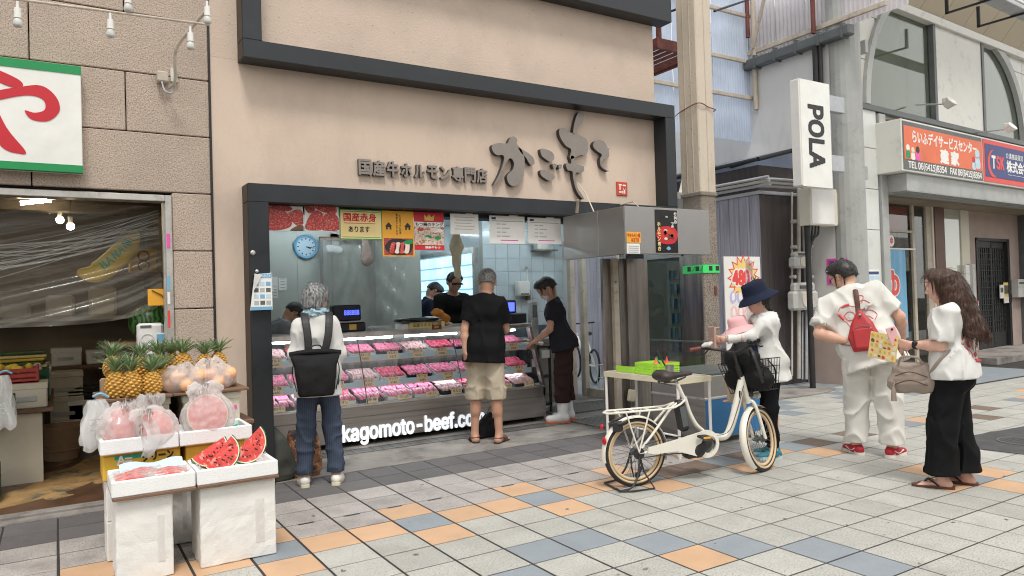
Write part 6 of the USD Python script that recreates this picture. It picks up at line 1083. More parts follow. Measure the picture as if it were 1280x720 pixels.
# bagged melons: halves first, then the thin bags over them
def half_melon(label, loc, R, yaw, lean):
    t = thing("watermelon_half", label, "watermelon", loc, yaw)
    def hs(r): return m3.Manifold.sphere(r, 44).trim_by_plane((0.0, 1.0, 0.0), 0.0).rotate((lean, 0, 0))
    zm = hs(R).bounding_box()[2]
    for nm, s_, mm in (("flesh", hs(R*.9), "melon_flesh"), ("white_rind", hs(R*.95)-m3.Manifold.sphere(R*.9, 44), "melon_white"), ("green_rind", hs(R)-m3.Manifold.sphere(R*.95, 44), "melon_rind")): part(t, nm, move(man(s_), (0, 0, -zm)), mm, smooth=40)
def carrier_bag(name, label, c, R, top, mats="bag_sheer", lean=(0, 0), handles=True, sq=(1.05, .95, .9), seed=0):
    """thin carrier bag: round belly, gathered neck, two handle loops, radial creases"""
    c = np.array(c, float); nk = c+np.array([lean[0], lean[1], top]); pr = [cap(c, c+(0, 0, .01), R, .04, sq), cap(c+(0, 0, R*.3), nk, (R*.62, R*.24), .06), cap(nk, nk+(lean[0]*.3, 0, .03), (R*.22, R*.3), .03)]
    if handles:
        for s in (-1, 1): pr += [cap(nk+(s*.01, 0, 0), nk+(s*R*.35, s*.01, R*.42), (.03, .022), .02, (1, .45, 1)), cap(nk+(s*R*.35, s*.01, R*.42), nk+(s*R*.62, s*.03, R*.3), (.022, .014), .02, (1, .45, 1))]
    def nz(P):
        d = P-nk; az = np.arctan2(d[:, 1], d[:, 0]); h = np.clip((c[2]+R-P[:, 2])/(2*R), 0, 1); rid = np.abs(meshkit.noise(np.c_[az*3.2+seed, h*2.2, 0*az+seed])-.5)
        return (rid-.22)*.026*R/.12*(.35+.65*(1-h))+.012*(meshkit.noise(P*38+seed)-.5)
    t = thing(name, label, "plastic bag"); part(t, "bag", sdf_mesh(pr, .0075, nz), mats, smooth=True); return t
half_melon("watermelon half inside the tall sheer bag on the rear right tray", (.8, 4.93, .65), .135, 12, -16); carrier_bag("carrier_bag", "tall sheer plastic bag standing up round a watermelon half, rear right tray", (.8, 4.92, .765), .15, .125, lean=(-.02, 0), seed=1)
half_melon("watermelon half inside the sheer bag at the left of the rear left tray", (.32, 4.95, .65), .12, -18, -30); carrier_bag("carrier_bag", "sheer plastic bag with its handles up, left end of the rear left tray", (.32, 4.94, .75), .13, .075, lean=(.02, 0), seed=2)
half_melon("watermelon half inside the knotted bag in front of the rear left tray", (.5, 4.88, .65), .105, 14, -28); carrier_bag("carrier_bag", "knotted sheer bag with handles hanging over the edge of the rear left tray", (.5, 4.87, .735), .115, .06, lean=(-.06, -.05), seed=3)
half_melon("watermelon half in the bag at the back of the rear left tray", (.47, 5.04, .65), .11, 0, -20); carrier_bag("carrier_bag", "sheer plastic bag behind the knotted bag on the rear left tray", (.45, 5.04, .755), .12, .09, lean=(.04, .02), seed=4)
t = thing("loose_handle", "white bag handles drooping over the front of the rear left tray", "bag handle"); part(t, "strip", grid_sheet(lambda u_, v_: np.stack([.42+.07*u_+.02*np.sin(4*v_), 4.8-.03*np.sin(PI*v_)-.012, .79-.2*v_+.01*np.sin(8*u_)], -1), 6, 10), "bag_white", smooth=True)
for k, (x, y, r_, lab, sd) in enumerate(((228, 474, .115, "left clear bag of oranges beside the pineapples", 5), (268, 464, .118, "right clear bag of oranges beside the plaster wall", 6))):
    p = on_y(x, y, 5.2); c = np.array((p[0], 5.22+.03*k, .916+.085)); g_ = np.random.default_rng(3+k)
    for j in range(9):
        a_ = j*2.4; rr = .045+.05*(j % 3)/2; carrier = (c[0]+rr*1.25*math.cos(a_), c[1]+rr*math.sin(a_), .916+.043+.05*(j//5))
        o = thing("orange", f"oranges crowded together inside the {'left' if k == 0 else 'right'} clear bag", "orange", carrier, 0, f"oranges in the {'left' if k == 0 else 'right'} bag"); part(o, "peel", ball((0, 0, 0), .042, 2), "orange_fruit", smooth=True)
    carrier_bag("orange_bag", lab, c-(0, 0, .02), .115, .05, "bag_sheer", lean=(.02-.04*k, 0), handles=k == 1, sq=(1.3, 1.05, .72), seed=sd)
# bags hanging at the left of the stall
def hang_bag(label, x, Y, z0, z1, w, seed):
    t = thing("hanging_bag", label, "plastic bag"); g_ = np.random.default_rng(seed)
    for k in range(3):
        o = .03*k; sh = grid_sheet(lambda u_, v_: np.stack([x-w/2+w*u_*(.55+.45*np.clip(1.4*v_, 0, 1))+w*.2*(1-np.clip(1.4*v_, 0, 1))+.012*np.sin(9*v_+3*k), Y-o-.02*np.sin(7*u_+4*v_+2*k)-.01*np.sin(21*u_), z1-(z1-z0)*(.92+.08*k)*v_+.012*np.sin(12*u_+k)*v_], -1), 16, 14); part(t, "bag_layer", sh, "bag_white", smooth=True)
    part(t, "print", cat([box(x-.04, x+.03, Y-.095, Y-.094, z0+.1+.03*k, z0+.105+.03*k) for k in range(3)]), "photo_grey"); part(t, "blue_tie", tube(curve([(x-.02, Y-.02, z1+.02), (x+.02, Y-.03, z1+.035), (x+.06, Y-.02, z1+.01)], 10), .008, 6), "sky_blue")
p = on_y(116, 500, 5.0); hang_bag("white plastic bags tied with blue string at the left side of the fruit stall", p[0]+.02, 5.0, .66, .93, .17, 1)
p = on_y(10, 500, 6.9); hang_bag("white plastic bags hanging inside the fruit shop at the far left", p[0]-.03, 6.9, .6, .98, .15, 2)
# ================================================================== INSIDE THE FRUIT SHOP
def crate(label, x0, x1, y0, y1, z0, z1, m, slats=4, fill=None, fillm=None, cat_="crate"):
    t = thing("produce_crate", label, cat_); hgt = (z1-z0)/slats; part(t, "bottom", box(x0, x1, y0, y1, z0, z0+.015), m)
    for k in range(slats): a_ = z0+hgt*k+.004; b_ = z0+hgt*(k+1)-.012; part(t, "side_band", cat([box(x0, x1, y0, y0+.012, a_, b_), box(x0, x1, y1-.012, y1, a_, b_), box(x0, x0+.012, y0+.012, y1-.012, a_, b_), box(x1-.012, x1, y0+.012, y1-.012, a_, b_)]), m)
    part(t, "corner_post", cat([box(x, x+.02, y, y+.02, z0+.001, z1) for x in (x0+.001, x1-.021) for y in (y0+.001, y1-.021)]), m)
    if fill:
        for _ in range(fill): r_ = RNG.uniform(.03, .045); part(t, "produce", ball((SHX+RNG.uniform(x0+.05, x1-.05), RNG.uniform(y0+.05, y1-.05), z1-.03+RNG.uniform(0, .03)), r_, 1), fillm, smooth=True)
    return t
def carton(label, x0, x1, y0, y1, z0, z1, m="cream_card"):
    t = thing("stock_box", label, "box"); part(t, "box", box(x0, x1, y0, y1, z0, z1, .008), m); part(t, "lid", box(x0-.006, x1+.006, y0-.006, y1+.006, z1-.05, z1+.003, .005), m); part(t, "print", box(x0+.06, x1-.08, y0-.008, y0-.0065, z0+.06, z0+.1), "photo_grey"); return t
_box0 = box; SHX = .39
def box(x0, x1, *a): return _box0(x0+.39, x1+.39, *a)
st_ = thing("shop_stand", "long wooden display stand running into the fruit shop", "stand"); part(st_, "top", box(-1.6, -.42, 7.35, 10.2, .62, .65), "wood_brown"); part(st_, "front", box(-1.3, -.5, 7.4, 7.44, .0, .61), "cream_card"); part(st_, "leg", box(-.5, -.45, 8.6, 8.65, 0, .62), "inner_dark"); part(st_, "leg", box(-.5, -.45, 10.1, 10.15, 0, .62), "inner_dark")
carton("cream produce box at the near end of the display stand", -.98, -.46, 7.4, 7.75, .652, .86); crate("red slatted crate on the near cream produce box", -1.05, -.52, 7.42, 7.78, .865, 1.0, "crate_red", 3, 9, "banana"); crate("dark green crate behind the red crate on the stand", -.98, -.45, 7.9, 8.3, .652, .95, "crate_green", 4, 10, "cream"); carton("second cream box on the stand behind the green crate", -.95, -.44, 8.4, 8.8, .652, .92)
for j in range(5):
    t = thing("yellow_pack", f"{ORD[j]} flat produce pack from the bottom of the pile on the stand", "pack", None, 0, "flat yellow packs piled on the stand"); part(t, "pack", rot(box(-1.0, -.48, 8.42, 8.78, .925+.033*j, .952+.033*j, .008), RNG.uniform(-6, 6), (0, 0, 1), (-.3, 8.6, 0)), ("paper_yellow", "leaf_bg", "banana")[j % 3])
for j in range(4): t = thing("white_tray", f"{ORD[j]} white foam tray from the bottom of the far stack on the stand", "tray", None, 0, "white trays stacked at the far end of the stand"); part(t, "tray", rot(box(-.95, -.46, 9.0, 9.4, .652+.07*j, .715+.07*j, .01), RNG.uniform(-5, 5), (0, 0, 1), (-.3, 9.2, 0)), "styrofoam")
crate("low black crate of dark fruit at the left on the stand", -1.5, -1.06, 7.8, 8.2, .652, .98, "black", 3, 8, "wood_red"); crate("green net covered crate on the floor at the far left", -1.2, -.78, 6.75, 7.15, .03, .28, "net_green", 3, 8, "leaf_bg"); crate("green crate of bananas at the far left edge of the shop", -1.05, -.68, 7.0, 7.3, .6, .8, "net_green", 3, 8, "banana")
t = thing("wicker_basket", "brown wicker basket on the floor beside the display stand", "basket", (.03, 8.4, .03)); part(t, "weave", lathe([(0, 0), (.14, 0), (.19, .3), (.2, .3), (.2, .33), (.18, .33), (.13, .02), (0, .02)], 24), "cardboard", smooth=30); part(t, "handle_ring", cat([tube([(.165*math.cos(a_), .165*math.sin(a_), z) for a_ in np.linspace(0, 2*PI, 20)[:-1]], .008, 5, closed=True) for z in (.1, .16, .22)]), "cardboard")
for j in range(3): carton(f"{('bottom', 'middle', 'top')[j]} pale box of the stack behind the wicker basket", -.5, -.15, 9.2, 9.6, .03+.26*j, .285+.26*j, "cream_card")
box = _box0; SHX = 0
sh_ = thing("back_shelf", "wooden shelf across the back of the fruit shop", "shelf"); part(sh_, "board", box(-.1, 1.0, 9.9, 10.6, .8, .83), "wood_brown"); part(sh_, "upper_board", box(-3, 1.0, 10.3, 10.75, 1.35, 1.39), "meter_grey"); part(sh_, "support", box(-.08, -.04, 9.95, 10.0, 0, .8), "inner_dark")
for j, (x, w_, h_, m) in enumerate(((-.05, .3, .2, "styrofoam"), (.3, .28, .16, "styrofoam"), (.62, .3, .22, "cream_card"))): carton(f"{('left', 'middle', 'right')[j]} pale box on the back shelf of the fruit shop", x, x+w_, 9.95, 10.3, .832, .832+h_, m)
for j in range(6): t = thing("goods_packet", f"{ORD[j]} wrapped packet from the left on the high back shelf", "packet", None, 0, "wrapped goods on the high shelf"); part(t, "packet", box(-1.9+.45*j, -1.6+.45*j, 10.35, 10.6, 1.392, 1.56+.1*(j % 3), .03), ("paper", "cream", "meat_pale", "meter_grey")[j % 4])
crate("red crate on the floor under the back shelf", .05, .5, 9.9, 10.25, .03, .28, "crate_red", 3); crate("black wire basket on the floor before the back shelf", .1, .45, 9.2, 9.5, .5, .65, "black", 4); carton("white box carrying the black wire basket", .1, .45, 9.2, 9.52, .03, .495, "styrofoam")
a0, b0 = on_y(-70, 470, 6.55), on_y(206, 247, 6.55); zl_ = on_y(60, 408, 6.55)[2]
cs = thing("plastic_curtain", "creased clear plastic curtain hanging across the fruit shop opening", "plastic curtain")
part(cs, "sheet", grid_sheet(lambda u_, v_: np.stack([a0[0]+(.735-a0[0])*u_, 6.55+.02*np.sin(26*(v_+.35*u_))+.012*np.sin(57*(v_+.3*u_)+3*u_)+.05*v_*(1-u_), 2.29-(2.29-zl_)*v_*(1-.15*u_**6)], -1), 40, 90), "plastic_sheet", smooth=True)
for k in range(26):
    v0 = RNG.uniform(.1, .5); p, q = np.array((.72, 6.515, 2.27-.25*RNG.random())), np.array((a0[0], 6.52, 2.27-(2.27-zl_)*(v0+.25)))
    part(cs, "crease", tube(curve([p, (p+q)/2-(0, .012, .03+.03*RNG.random()), q], 10), .0012+.0012*RNG.random(), 4), "plastic_clear")
for i, (x, y, lab) in enumerate(((62, 262, "left of three glowing bulbs in the fruit shop"), (75, 275, "middle of three glowing bulbs in the fruit shop"), (88, 283, "right of three glowing bulbs in the fruit shop"))):
    p = on_y(x, y, 8.6-.3*i); t = thing("hanging_bulb", lab, "lamp"); part(t, "bulb", ball(p, .035, 2), "glow_warm", smooth=True); part(t, "socket", cyl(p+(0, 0, .03), p+(0, 0, .09), .02), "white_paint"); part(t, "wire", cyl(p+(0, 0, .09), (p[0], p[1], 2.6), .004, seg=6), "black")
p = on_y(45, 252, 8.0); t = thing("ceiling_light", "small glowing tube light under the ceiling of the fruit shop", "ceiling light"); part(t, "tube", cyl(p-(.12, 0, .02), p+(.12, 0, .02), .02), "glow_warm"); part(t, "housing", box(p[0]-.15, p[0]+.15, p[1]-.05, p[1]+.05, p[2]+.03, 2.6), "white_paint")
bn = thing("inflatable_banana", "large yellow inflatable banana with lettering hanging in the fruit shop", "inflatable"); P = [on_y(x, y, 6.95) for x, y in ((96, 340), (118, 342), (140, 328), (160, 308), (172, 290))]
C = curve(P, 24); rr = np.interp(np.linspace(0, 1, len(C)), [0, .12, .3, .7, .9, 1], [.02, .055, .09, .095, .055, .02]); part(bn, "body", tube(C, rr, 12), "banana", smooth=True)
for i, ch in enumerate("BANANA"):
    q = C[int(len(C)*(.42+.075*i))]; part(bn, "lettering", place(text3(ch, .06, .004, 1, 32), q-(.03, .1, .03), (.8, 0, .6), (-.6, 0, .8)), "teal")
t = thing("yellow_carton", "yellow printed carton behind the plastic curtain at the right", "carton"); a, b = on_y(163, 341, 7.3), on_y(196, 311, 7.3); part(t, "box", box(a[0], b[0], 7.3, 7.5, a[2], b[2], .006), "carton_yellow")
for x, z in ((.5, .7), (.5, .28)): part(t, "ring_print", place(extrude(sg.Point(0, 0).buffer(.05).difference(sg.Point(0, 0).buffer(.035)), .001), (a[0]+x*(b[0]-a[0]), 7.299, a[2]+z*(b[2]-a[2]))), "ink")
part(t, "shelf", box(a[0]-.2, 1.0, 7.2, 7.7, a[2]-.03, a[2]), "wood_brown")
t = thing("dark_cabinet", "dark cabinet inside the shop opening carrying the melon", "cabinet"); part(t, "cabinet", box(.35, .98, 6.62, 7.1, .03, 1.16, .006), "inner_dark"); part(t, "top", box(.33, 1.0, 6.6, 7.12, 1.16, 1.19), "wood_brown")
p = on_y(187, 412, 6.85); t = thing("whole_watermelon", "whole dark striped watermelon standing behind the white radio", "watermelon"); part(t, "fruit", ball((p[0], 6.85, 1.19+.155), .16, 4, (1, 1, .97)), "melon_rind", smooth=True); part(t, "stalk", cyl((p[0], 6.85, 1.49), (p[0]+.02, 6.85, 1.53), .008), "leaf_bg")
t = thing("white_radio", "white radio with a coloured sticker in the shop opening above the pineapples", "radio"); a, b = on_y(172, 446, 6.5), on_y(213, 403, 6.5); part(t, "case", box(a[0], min(b[0], .735), 6.47, 6.6, a[2], b[2], .02), "radio"); part(t, "speaker_ring", place(lathe([(.05, 0), (.05, .004), (.043, .004), (.043, 0)], 24), (a[0]+.07, 6.47, a[2]+.13)), "meter_grey"); part(t, "sticker", box(a[0]+.13, a[0]+.24, 6.466, 6.4695, a[2]+.03, b[2]-.08), "paper"); part(t, "sticker_blue", box(a[0]+.135, a[0]+.235, 6.464, 6.4658, b[2]-.15, b[2]-.09), "sky_blue"); part(t, "handle_slot", box(a[0]+.02, a[0]+.1, 6.466, 6.4695, b[2]-.035, b[2]-.015), "grey_dark"); part(t, "stand", box(a[0], .735, 6.48, 6.58, 0.03, a[2]), "inner_dark")
part(t, "lettering", place(text3("500", .045, .001, 1, 24), (a[0]+.145, 6.4638, a[2]+.05)), "ink")
t = thing("orange_card", "orange price card hanging on the aluminium frame above the radio", "card"); a, b = on_y(185, 382, 6.42), on_y(206, 361, 6.42); part(t, "card", box(a[0], b[0], 6.42, 6.424, a[2], b[2]), "orange"); part(t, "strap", tube([(a[0]+.03, 6.417, b[2]-.01), (a[0]+.1, 6.416, b[2]-.05), (b[0], 6.416, a[2]+.03)], .009, 5, flat=.3), "ink")
for i, (y0, y1, m) in enumerate(((345, 363, "sky_blue"), (365, 380, "paper"), (388, 410, "sign_red"), (292, 310, "pink"))):
    a, b = on_y(208.5, y1, W-.02), on_y(212.5, y0, W-.02); t = thing("frame_sticker", ("blue sticker on the aluminium frame", "white sticker on the aluminium frame below the blue one", "red sticker low on the aluminium frame", "pink sticker high on the aluminium frame")[i], "sticker"); part(t, "sticker", box(max(a[0], .744), min(b[0], .788), W-.0225, W-.0205, a[2], b[2]), m)

# ================================================================== BICYCLE
mat("bike_cream", (0.74, 0.71, 0.63), .28, vary=.03, coat=.4); mat("tyre_wall", (0.62, 0.47, 0.29), .7, vary=.1); mat("chrome", (.6, .6, .6), .22, 1.0, vary=.05); mat("saddle", (0.035, 0.025, 0.022), .5, vary=.2, bump=.15, bscale=200); mat("tail_red", (0.5, 0.01, 0.015), .2)
mat("bag_black", (0.009, 0.009, 0.01), .75, vary=.3, bump=.2, bscale=40, spec=.25)
BA, BB = on_z(795, 607), on_z(948, 588); bd = (BB-BA)/np.linalg.norm(BB-BA); bn = np.array([-bd[1], bd[0], 0]); WB = float(np.linalg.norm(BB-BA))+.01
def BK(m): return place(m, BA, bd, bn)
ST0 = np.array([.985, 0, .74]); STAX = np.array([-.33, 0, .944]); SR = trimesh.transformations.rotation_matrix(math.radians(27), STAX, ST0)
def STEER(m): m = m.copy(); m.apply_transform(SR); return m
bike = thing("bicycle", "cream electric bicycle with black basket parked on the arcade tiles", "bicycle")
RW, HH = .262, .256
def wheel(tag_, s0, steer):
    f = (lambda m: BK(STEER(m))) if steer else BK; a = np.linspace(0, 2*PI, 56, endpoint=False); ring = lambda R: np.stack([s0+R*np.cos(a), 0*a, HH+R*np.sin(a)], 1)
    w = part(bike, tag_, f(tube(ring(RW-.024), .024, 12, closed=True)), "rubber", smooth=True)
    part(w, "sidewall", f(cat([tube(ring(RW-.034)+(0, s, 0), .009, 8, closed=True) for s in (-.0175, .0175)])), "tyre_wall", smooth=True); part(w, "rim", f(tube(ring(RW-.056), .013, 8, closed=True)), "tyre_wall", smooth=True)
    sp = []
    for k in range(28):
        t0 = 2*PI*k/28; t1 = t0+(.5 if k % 2 else -.5); o = .024*(1 if k % 4 < 2 else -1); sp.append(cyl((s0+.022*math.cos(t1), o, HH+.022*math.sin(t1)), (s0+(RW-.06)*math.cos(t0), 0, HH+(RW-.06)*math.sin(t0)), .0016, seg=4))
    part(w, "spokes", f(cat(sp)), "grey_dark"); part(w, "hub", f(cat([cyl((s0, -.055, HH), (s0, .055, HH), .016), cyl((s0, -.028, HH), (s0, -.02, HH), .03), cyl((s0, .02, HH), (s0, .028, HH), .03)])), "grey_dark")
    aa = (np.linspace(math.radians(-18), math.radians(192), 26) if not steer else np.linspace(math.radians(58), math.radians(232), 26)); RF = RW+.018
    V = [];  n_ = len(aa)
    for t in aa:
        for j in np.linspace(-1, 1, 7): V.append((s0-RF*math.cos(t)*(-1 if steer else 1)*(1) if False else s0+(RF-.016*j*j)*math.cos(t if steer else t), .031*j, HH+(RF-.016*j*j)*math.sin(t)))
    F = [(i*7+j, i*7+j+1, i*7+j+8) for i in range(n_-1) for j in range(6)]+[(i*7+j, i*7+j+8, i*7+j+7) for i in range(n_-1) for j in range(6)]
    m = tm(V, F); m2 = m.copy(); m2.vertices = m2.vertices+0; part(bike, "mudguard", f(m), "bike_cream", smooth=True)
wheel("wheel", 0.0, False); wheel("wheel", WB, True)
S = lambda *P: curve(np.array(P, float), 24)
part(bike, "frame", BK(cat([tube(S((.58, 0, .33), (.68, 0, .315), (.8, 0, .3), (.86, 0, .36), (.92, 0, .52), (.985, 0, .74)), np.interp(np.linspace(0, 1, 26), [0, .4, .65, 1], [.028, .028, .033, .023])[:len(S((.58, 0, .33), (.68, 0, .315), (.8, 0, .3), (.86, 0, .36), (.92, 0, .52), (.985, 0, .74)))], 12),
    tube(S((.61, 0, .36), (.545, 0, .42), (.49, 0, .52), (.45, 0, .64)), .0175, 10), cyl((.47, 0, .58), (.39, 0, .75), .0155), cyl((.985, 0, .77), (1.03, 0, .6), .021), tube(S((0, -.06, HH), (.2, -.06, .262), (.42, -.04, .275), (.56, -.02, .3)), .011, 8), tube(S((0, .06, HH), (.2, .06, .262), (.42, .04, .275), (.56, .02, .3)), .011, 8),
    tube(S((0, -.06, HH+.01), (.14, -.05, .4), (.32, -.025, .575), (.45, 0, .62)), .01, 8), tube(S((0, .06, HH+.01), (.14, .05, .4), (.32, .025, .575), (.45, 0, .62)), .01, 8)])), "bike_cream", smooth=40)
part(bike, "seat_post", BK(cyl((.4, 0, .72), (.372, 0, .79), .0125)), "chrome")
part(bike, "saddle", BK(sdf_mesh([cap((.26, -.06, .815), (.26, .06, .815), .045, .04, (1, 1, .6)), cap((.3, 0, .815), (.5, 0, .825), (.05, .026), .05, (1, 1, .6)), cap((.25, -.03, .83), (.25, .03, .83), .045, .04, (.8, 1, .7))], .006)), "saddle", smooth=True); part(bike, "saddle_springs", BK(cat([tube([(.28+.03*math.cos(t), y+.018*math.cos(t*9), .745+.045*t/6) for t in np.linspace(0, 6, 30)], .004, 5) for y in (-.045, .045)]+[tube([(.27, y, .77), (.36, y*.4, .765), (.47, 0, .8)], .005, 6) for y in (-.045, .045)])), "grey_dark")
part(bike, "battery", BK(rot(box(.375, .455, -.042, .042, .38, .625, .02), -10, (0, 1, 0), (.42, 0, .5))), "black"); part(bike, "battery_stripe", BK(rot(box(.39, .44, -.0445, -.041, .42, .58, .0), -10, (0, 1, 0), (.42, 0, .5))), "grey_dark")
part(bike, "motor", BK(sdf_mesh([cap((.52, -.045, .235), (.52, .03, .235), .065, .03), cap((.585, -.05, .285), (.585, .04, .285), .06, .03), cap((.45, -.035, .2), (.46, .02, .2), .035, .04)], .007)), "black", smooth=True)
gd = sg.Point(.585, .278).buffer(.1).union(Polygon([(.585, .378), (.3, .325), (.08, .29), (.07, .262), (.12, .25), (.32, .255), (.52, .19)])).buffer(.008).difference(sg.Point(.6, .275).buffer(.068)).difference(Polygon([(.5, .22), (.58, .15), (.7, .12), (.45, .1)]))
part(bike, "chain_cover", BK(place(extrude(gd, .014), (0, -.075, 0))), "bike_cream"); part(bike, "chainring", BK(cat([cyl((.59, -.066, .276), (.59, -.06, .276), .07, seg=28), cyl((.59, -.09, .276), (.59, -.04, .276), .014)])), "grey_dark")
part(bike, "crank", BK(cat([cyl((.59, -.088, .276), (.52, -.1, .35), .009), cyl((.59, .07, .276), (.66, .085, .205), .009)])), "grey_dark"); part(bike, "pedal", BK(cat([box(.48, .56, -.19, -.105, .34, .36, .006)])), "black"); part(bike, "pedal", BK(box(.62, .7, .09, .175, .195, .215, .006)), "black"); part(bike, "pedal_reflector", BK(box(.487, .553, -.1925, -.19, .343, .357)), "orange")
part(bike, "rear_rack", BK(cat([tube(S((.44, -.02, .62), (.36, -.055, .592), (.25, -.065, .575), (-.2, -.065, .575)), .0085, 8), tube(S((.44, .02, .62), (.36, .055, .592), (.25, .065, .575), (-.2, .065, .575)), .0085, 8), tube([(-.2, -.065, .575), (-.24, -.03, .57), (-.24, .03, .57), (-.2, .065, .575)], .0085, 8)]+[cyl((x, -.065, .575), (x, .065, .575), .006) for x in (-.15, -.02, .11, .23)]+[cyl((-.1, s*.067, .57), (0, s*.068, HH+.01), .0065) for s in (-1, 1)]+[cyl((.1, s*.067, .57), (0, s*.068, HH+.01), .0065) for s in (-1, 1)])), "bike_cream", smooth=40)
part(bike, "tail_light", BK(ball((-.262, -.012, .365), .03, 2, (.45, 1, 1))), "tail_red", smooth=True); part(bike, "tail_light", BK(ball((-.275, 0, .47), .022, 2, (.5, 1, 1))), "tail_red", smooth=True); part(bike, "rear_lock", BK(cat([tube([(-.12+.075*math.cos(t), .045*math.sin(t)*1.5, .5+.02*math.cos(t)) for t in np.linspace(0, 5.4, 22)], .011, 8), box(-.2, -.12, -.06, -.03, .43, .51, .01)])), "black")
part(bike, "kickstand", BK(cat([tube(S((.0, -.07, HH-.01), (-.03, -.1, .12), (-.1, -.13, .03), (-.2, -.135, .012)), .008, 7), tube(S((.0, .07, HH-.01), (-.03, .1, .12), (-.1, .13, .03), (-.2, .135, .012)), .008, 7), tube([(-.2, -.135, .012), (-.12, -.17, .01), (.07, -.16, .01), (.02, -.1, .12), (.0, -.07, .24)], .007, 7), tube([(-.2, .135, .012), (-.12, .17, .01), (.07, .16, .01), (.02, .1, .12), (.0, .07, .24)], .007, 7), cyl((-.2, -.135, .012), (-.2, .135, .012), .007), cyl((-.2, -.135, .012), (-.24, -.15, .04), .006)])), "black"); part(bike, "derailleur", BK(cat([cyl((0, -.075, HH), (.01, -.085, .16), .008), cyl((.01, -.085, .16), (-.03, -.085, .1), .011), cyl((-.03, -.09, .1), (-.03, -.075, .1), .02), cyl((0, -.07, HH), (0, -.06, HH), .045, seg=20)])), "black")
FB = lambda m: BK(STEER(m))
part(bike, "fork", FB(cat([cyl((1.03, 0, .6), (1.045, 0, .555), .024), tube(S((1.04, 0, .575), (1.05, -.04, .55), (1.075, -.052, .45), (WB, -.052, HH)), .0145, 9), tube(S((1.04, 0, .575), (1.05, .04, .55), (1.075, .052, .45), (WB, .052, HH)), .0145, 9)])), "bike_cream", smooth=40)
part(bike, "handlebar", FB(cat([cyl((.99, 0, .745), (.955, 0, .86), .02), cyl((.955, 0, .86), (.93, 0, .97), .0135), tube(S((.8, -.29, 1.03), (.86, -.25, 1.035), (.94, -.12, 1.0), (.935, 0, .965), (.94, .12, 1.0), (.86, .25, 1.035), (.8, .29, 1.03)), .0115, 8)])), "black", smooth=40)
for s in (-1, 1): part(bike, "grip", FB(tube([(.775, s*.305, 1.028), (.82, s*.28, 1.033), (.855, s*.255, 1.035)], .017, 10)), "rust_red" if s > 0 else "black_gloss", smooth=40); part(bike, "brake_lever", FB(tube([(.9, s*.2, 1.02), (.9, s*.25, .985), (.84, s*.3, .985)], .006, 6)), "black")
part(bike, "display", FB(rot(box(.83, .9, .15, .23, 1.045, 1.07, .008), -20, (0, 1, 0), (.86, .2, 1.05))), "meter_grey"); part(bike, "bell", FB(ball((.9, -.16, 1.035), .024, 2, (1, 1, .8))), "black_gloss", smooth=True); part(bike, "brake_cable", FB(tube(S((.9, .18, 1.01), (1.02, .14, .98), (1.03, .06, .85), (1.0, .02, .72)), .003, 5)), "black"); part(bike, "brake_cable", FB(tube(S((.9, -.18, 1.01), (1.03, -.13, .99), (1.04, -.05, .86), (1.0, -.02, .72)), .003, 5)), "black"); part(bike, "chain", BK(cat([tube([(.0, -.062, HH+.035), (.3, -.062, HH+.045), (.59, -.063, .276+.07)], .005, 5), tube([(.0, -.062, HH-.035), (.3, -.062, HH-.03), (.59, -.063, .276-.07)], .005, 5)])), "grey_dark"); part(bike, "brake_cable", BK(tube(S((.98, -.03, .7), (.9, -.04, .5), (.8, -.045, .34), (.6, -.05, .34), (.3, -.055, .35), (.05, -.07, .32)), .003, 5)), "black"); part(bike, "frame_decal", BK(box(.2, .36, -.0765, -.0755, .285, .3)), "photo_grey"); part(bike, "battery_sticker", BK(box(.935, .95, -.03, -.028, .6, .66)), "ink")
bx0, bx1, by_, bz0, bz1 = 1.0, 1.3, .2, .64, .89; wires = []
def loop(z, g): return tube([(bx0+g, -by_+g, z), (bx1-g*.4, -by_+g, z), (bx1-g*.4, by_-g, z), (bx0+g, by_-g, z)], .0035, 5, closed=True)
for k in range(5): wires.append(loop(bz0+(bz1-bz0)*k/4, .05*(1-k/4)))
for k in range(9):
    y = -by_+2*by_*k/8; wires += [cyl((bx1-.02, y*.75, bz0), (bx1, y, bz1), .0028, seg=5), cyl((bx0+.05, y*.75, bz0), (bx0, y, bz1), .0028, seg=5), cyl((bx0+.05, y*.75, bz0), (bx1-.02, y*.75, bz0), .0028, seg=5)]
for k in range(7):
    x = bx0+(bx1-bx0)*k/6; wires += [cyl((bx0+.05+(bx1-bx0-.07)*k/6, s*by_*.75, bz0), (x, s*by_, bz1), .0028, seg=5) for s in (-1, 1)]
part(bike, "basket", FB(cat(wires)), "black"); part(bike, "basket_bracket", FB(cat([box(1.03, 1.09, -.03, .03, .6, .64, .005), cyl((1.0, 0, .78), (1.02, 0, .78), .015)])), "black"); part(bike, "headlamp", FB(cat([cyl((1.16, 0, .6), (1.21, 0, .6), .028), box(1.1, 1.17, -.015, .015, .585, .615)])), "meter_grey")
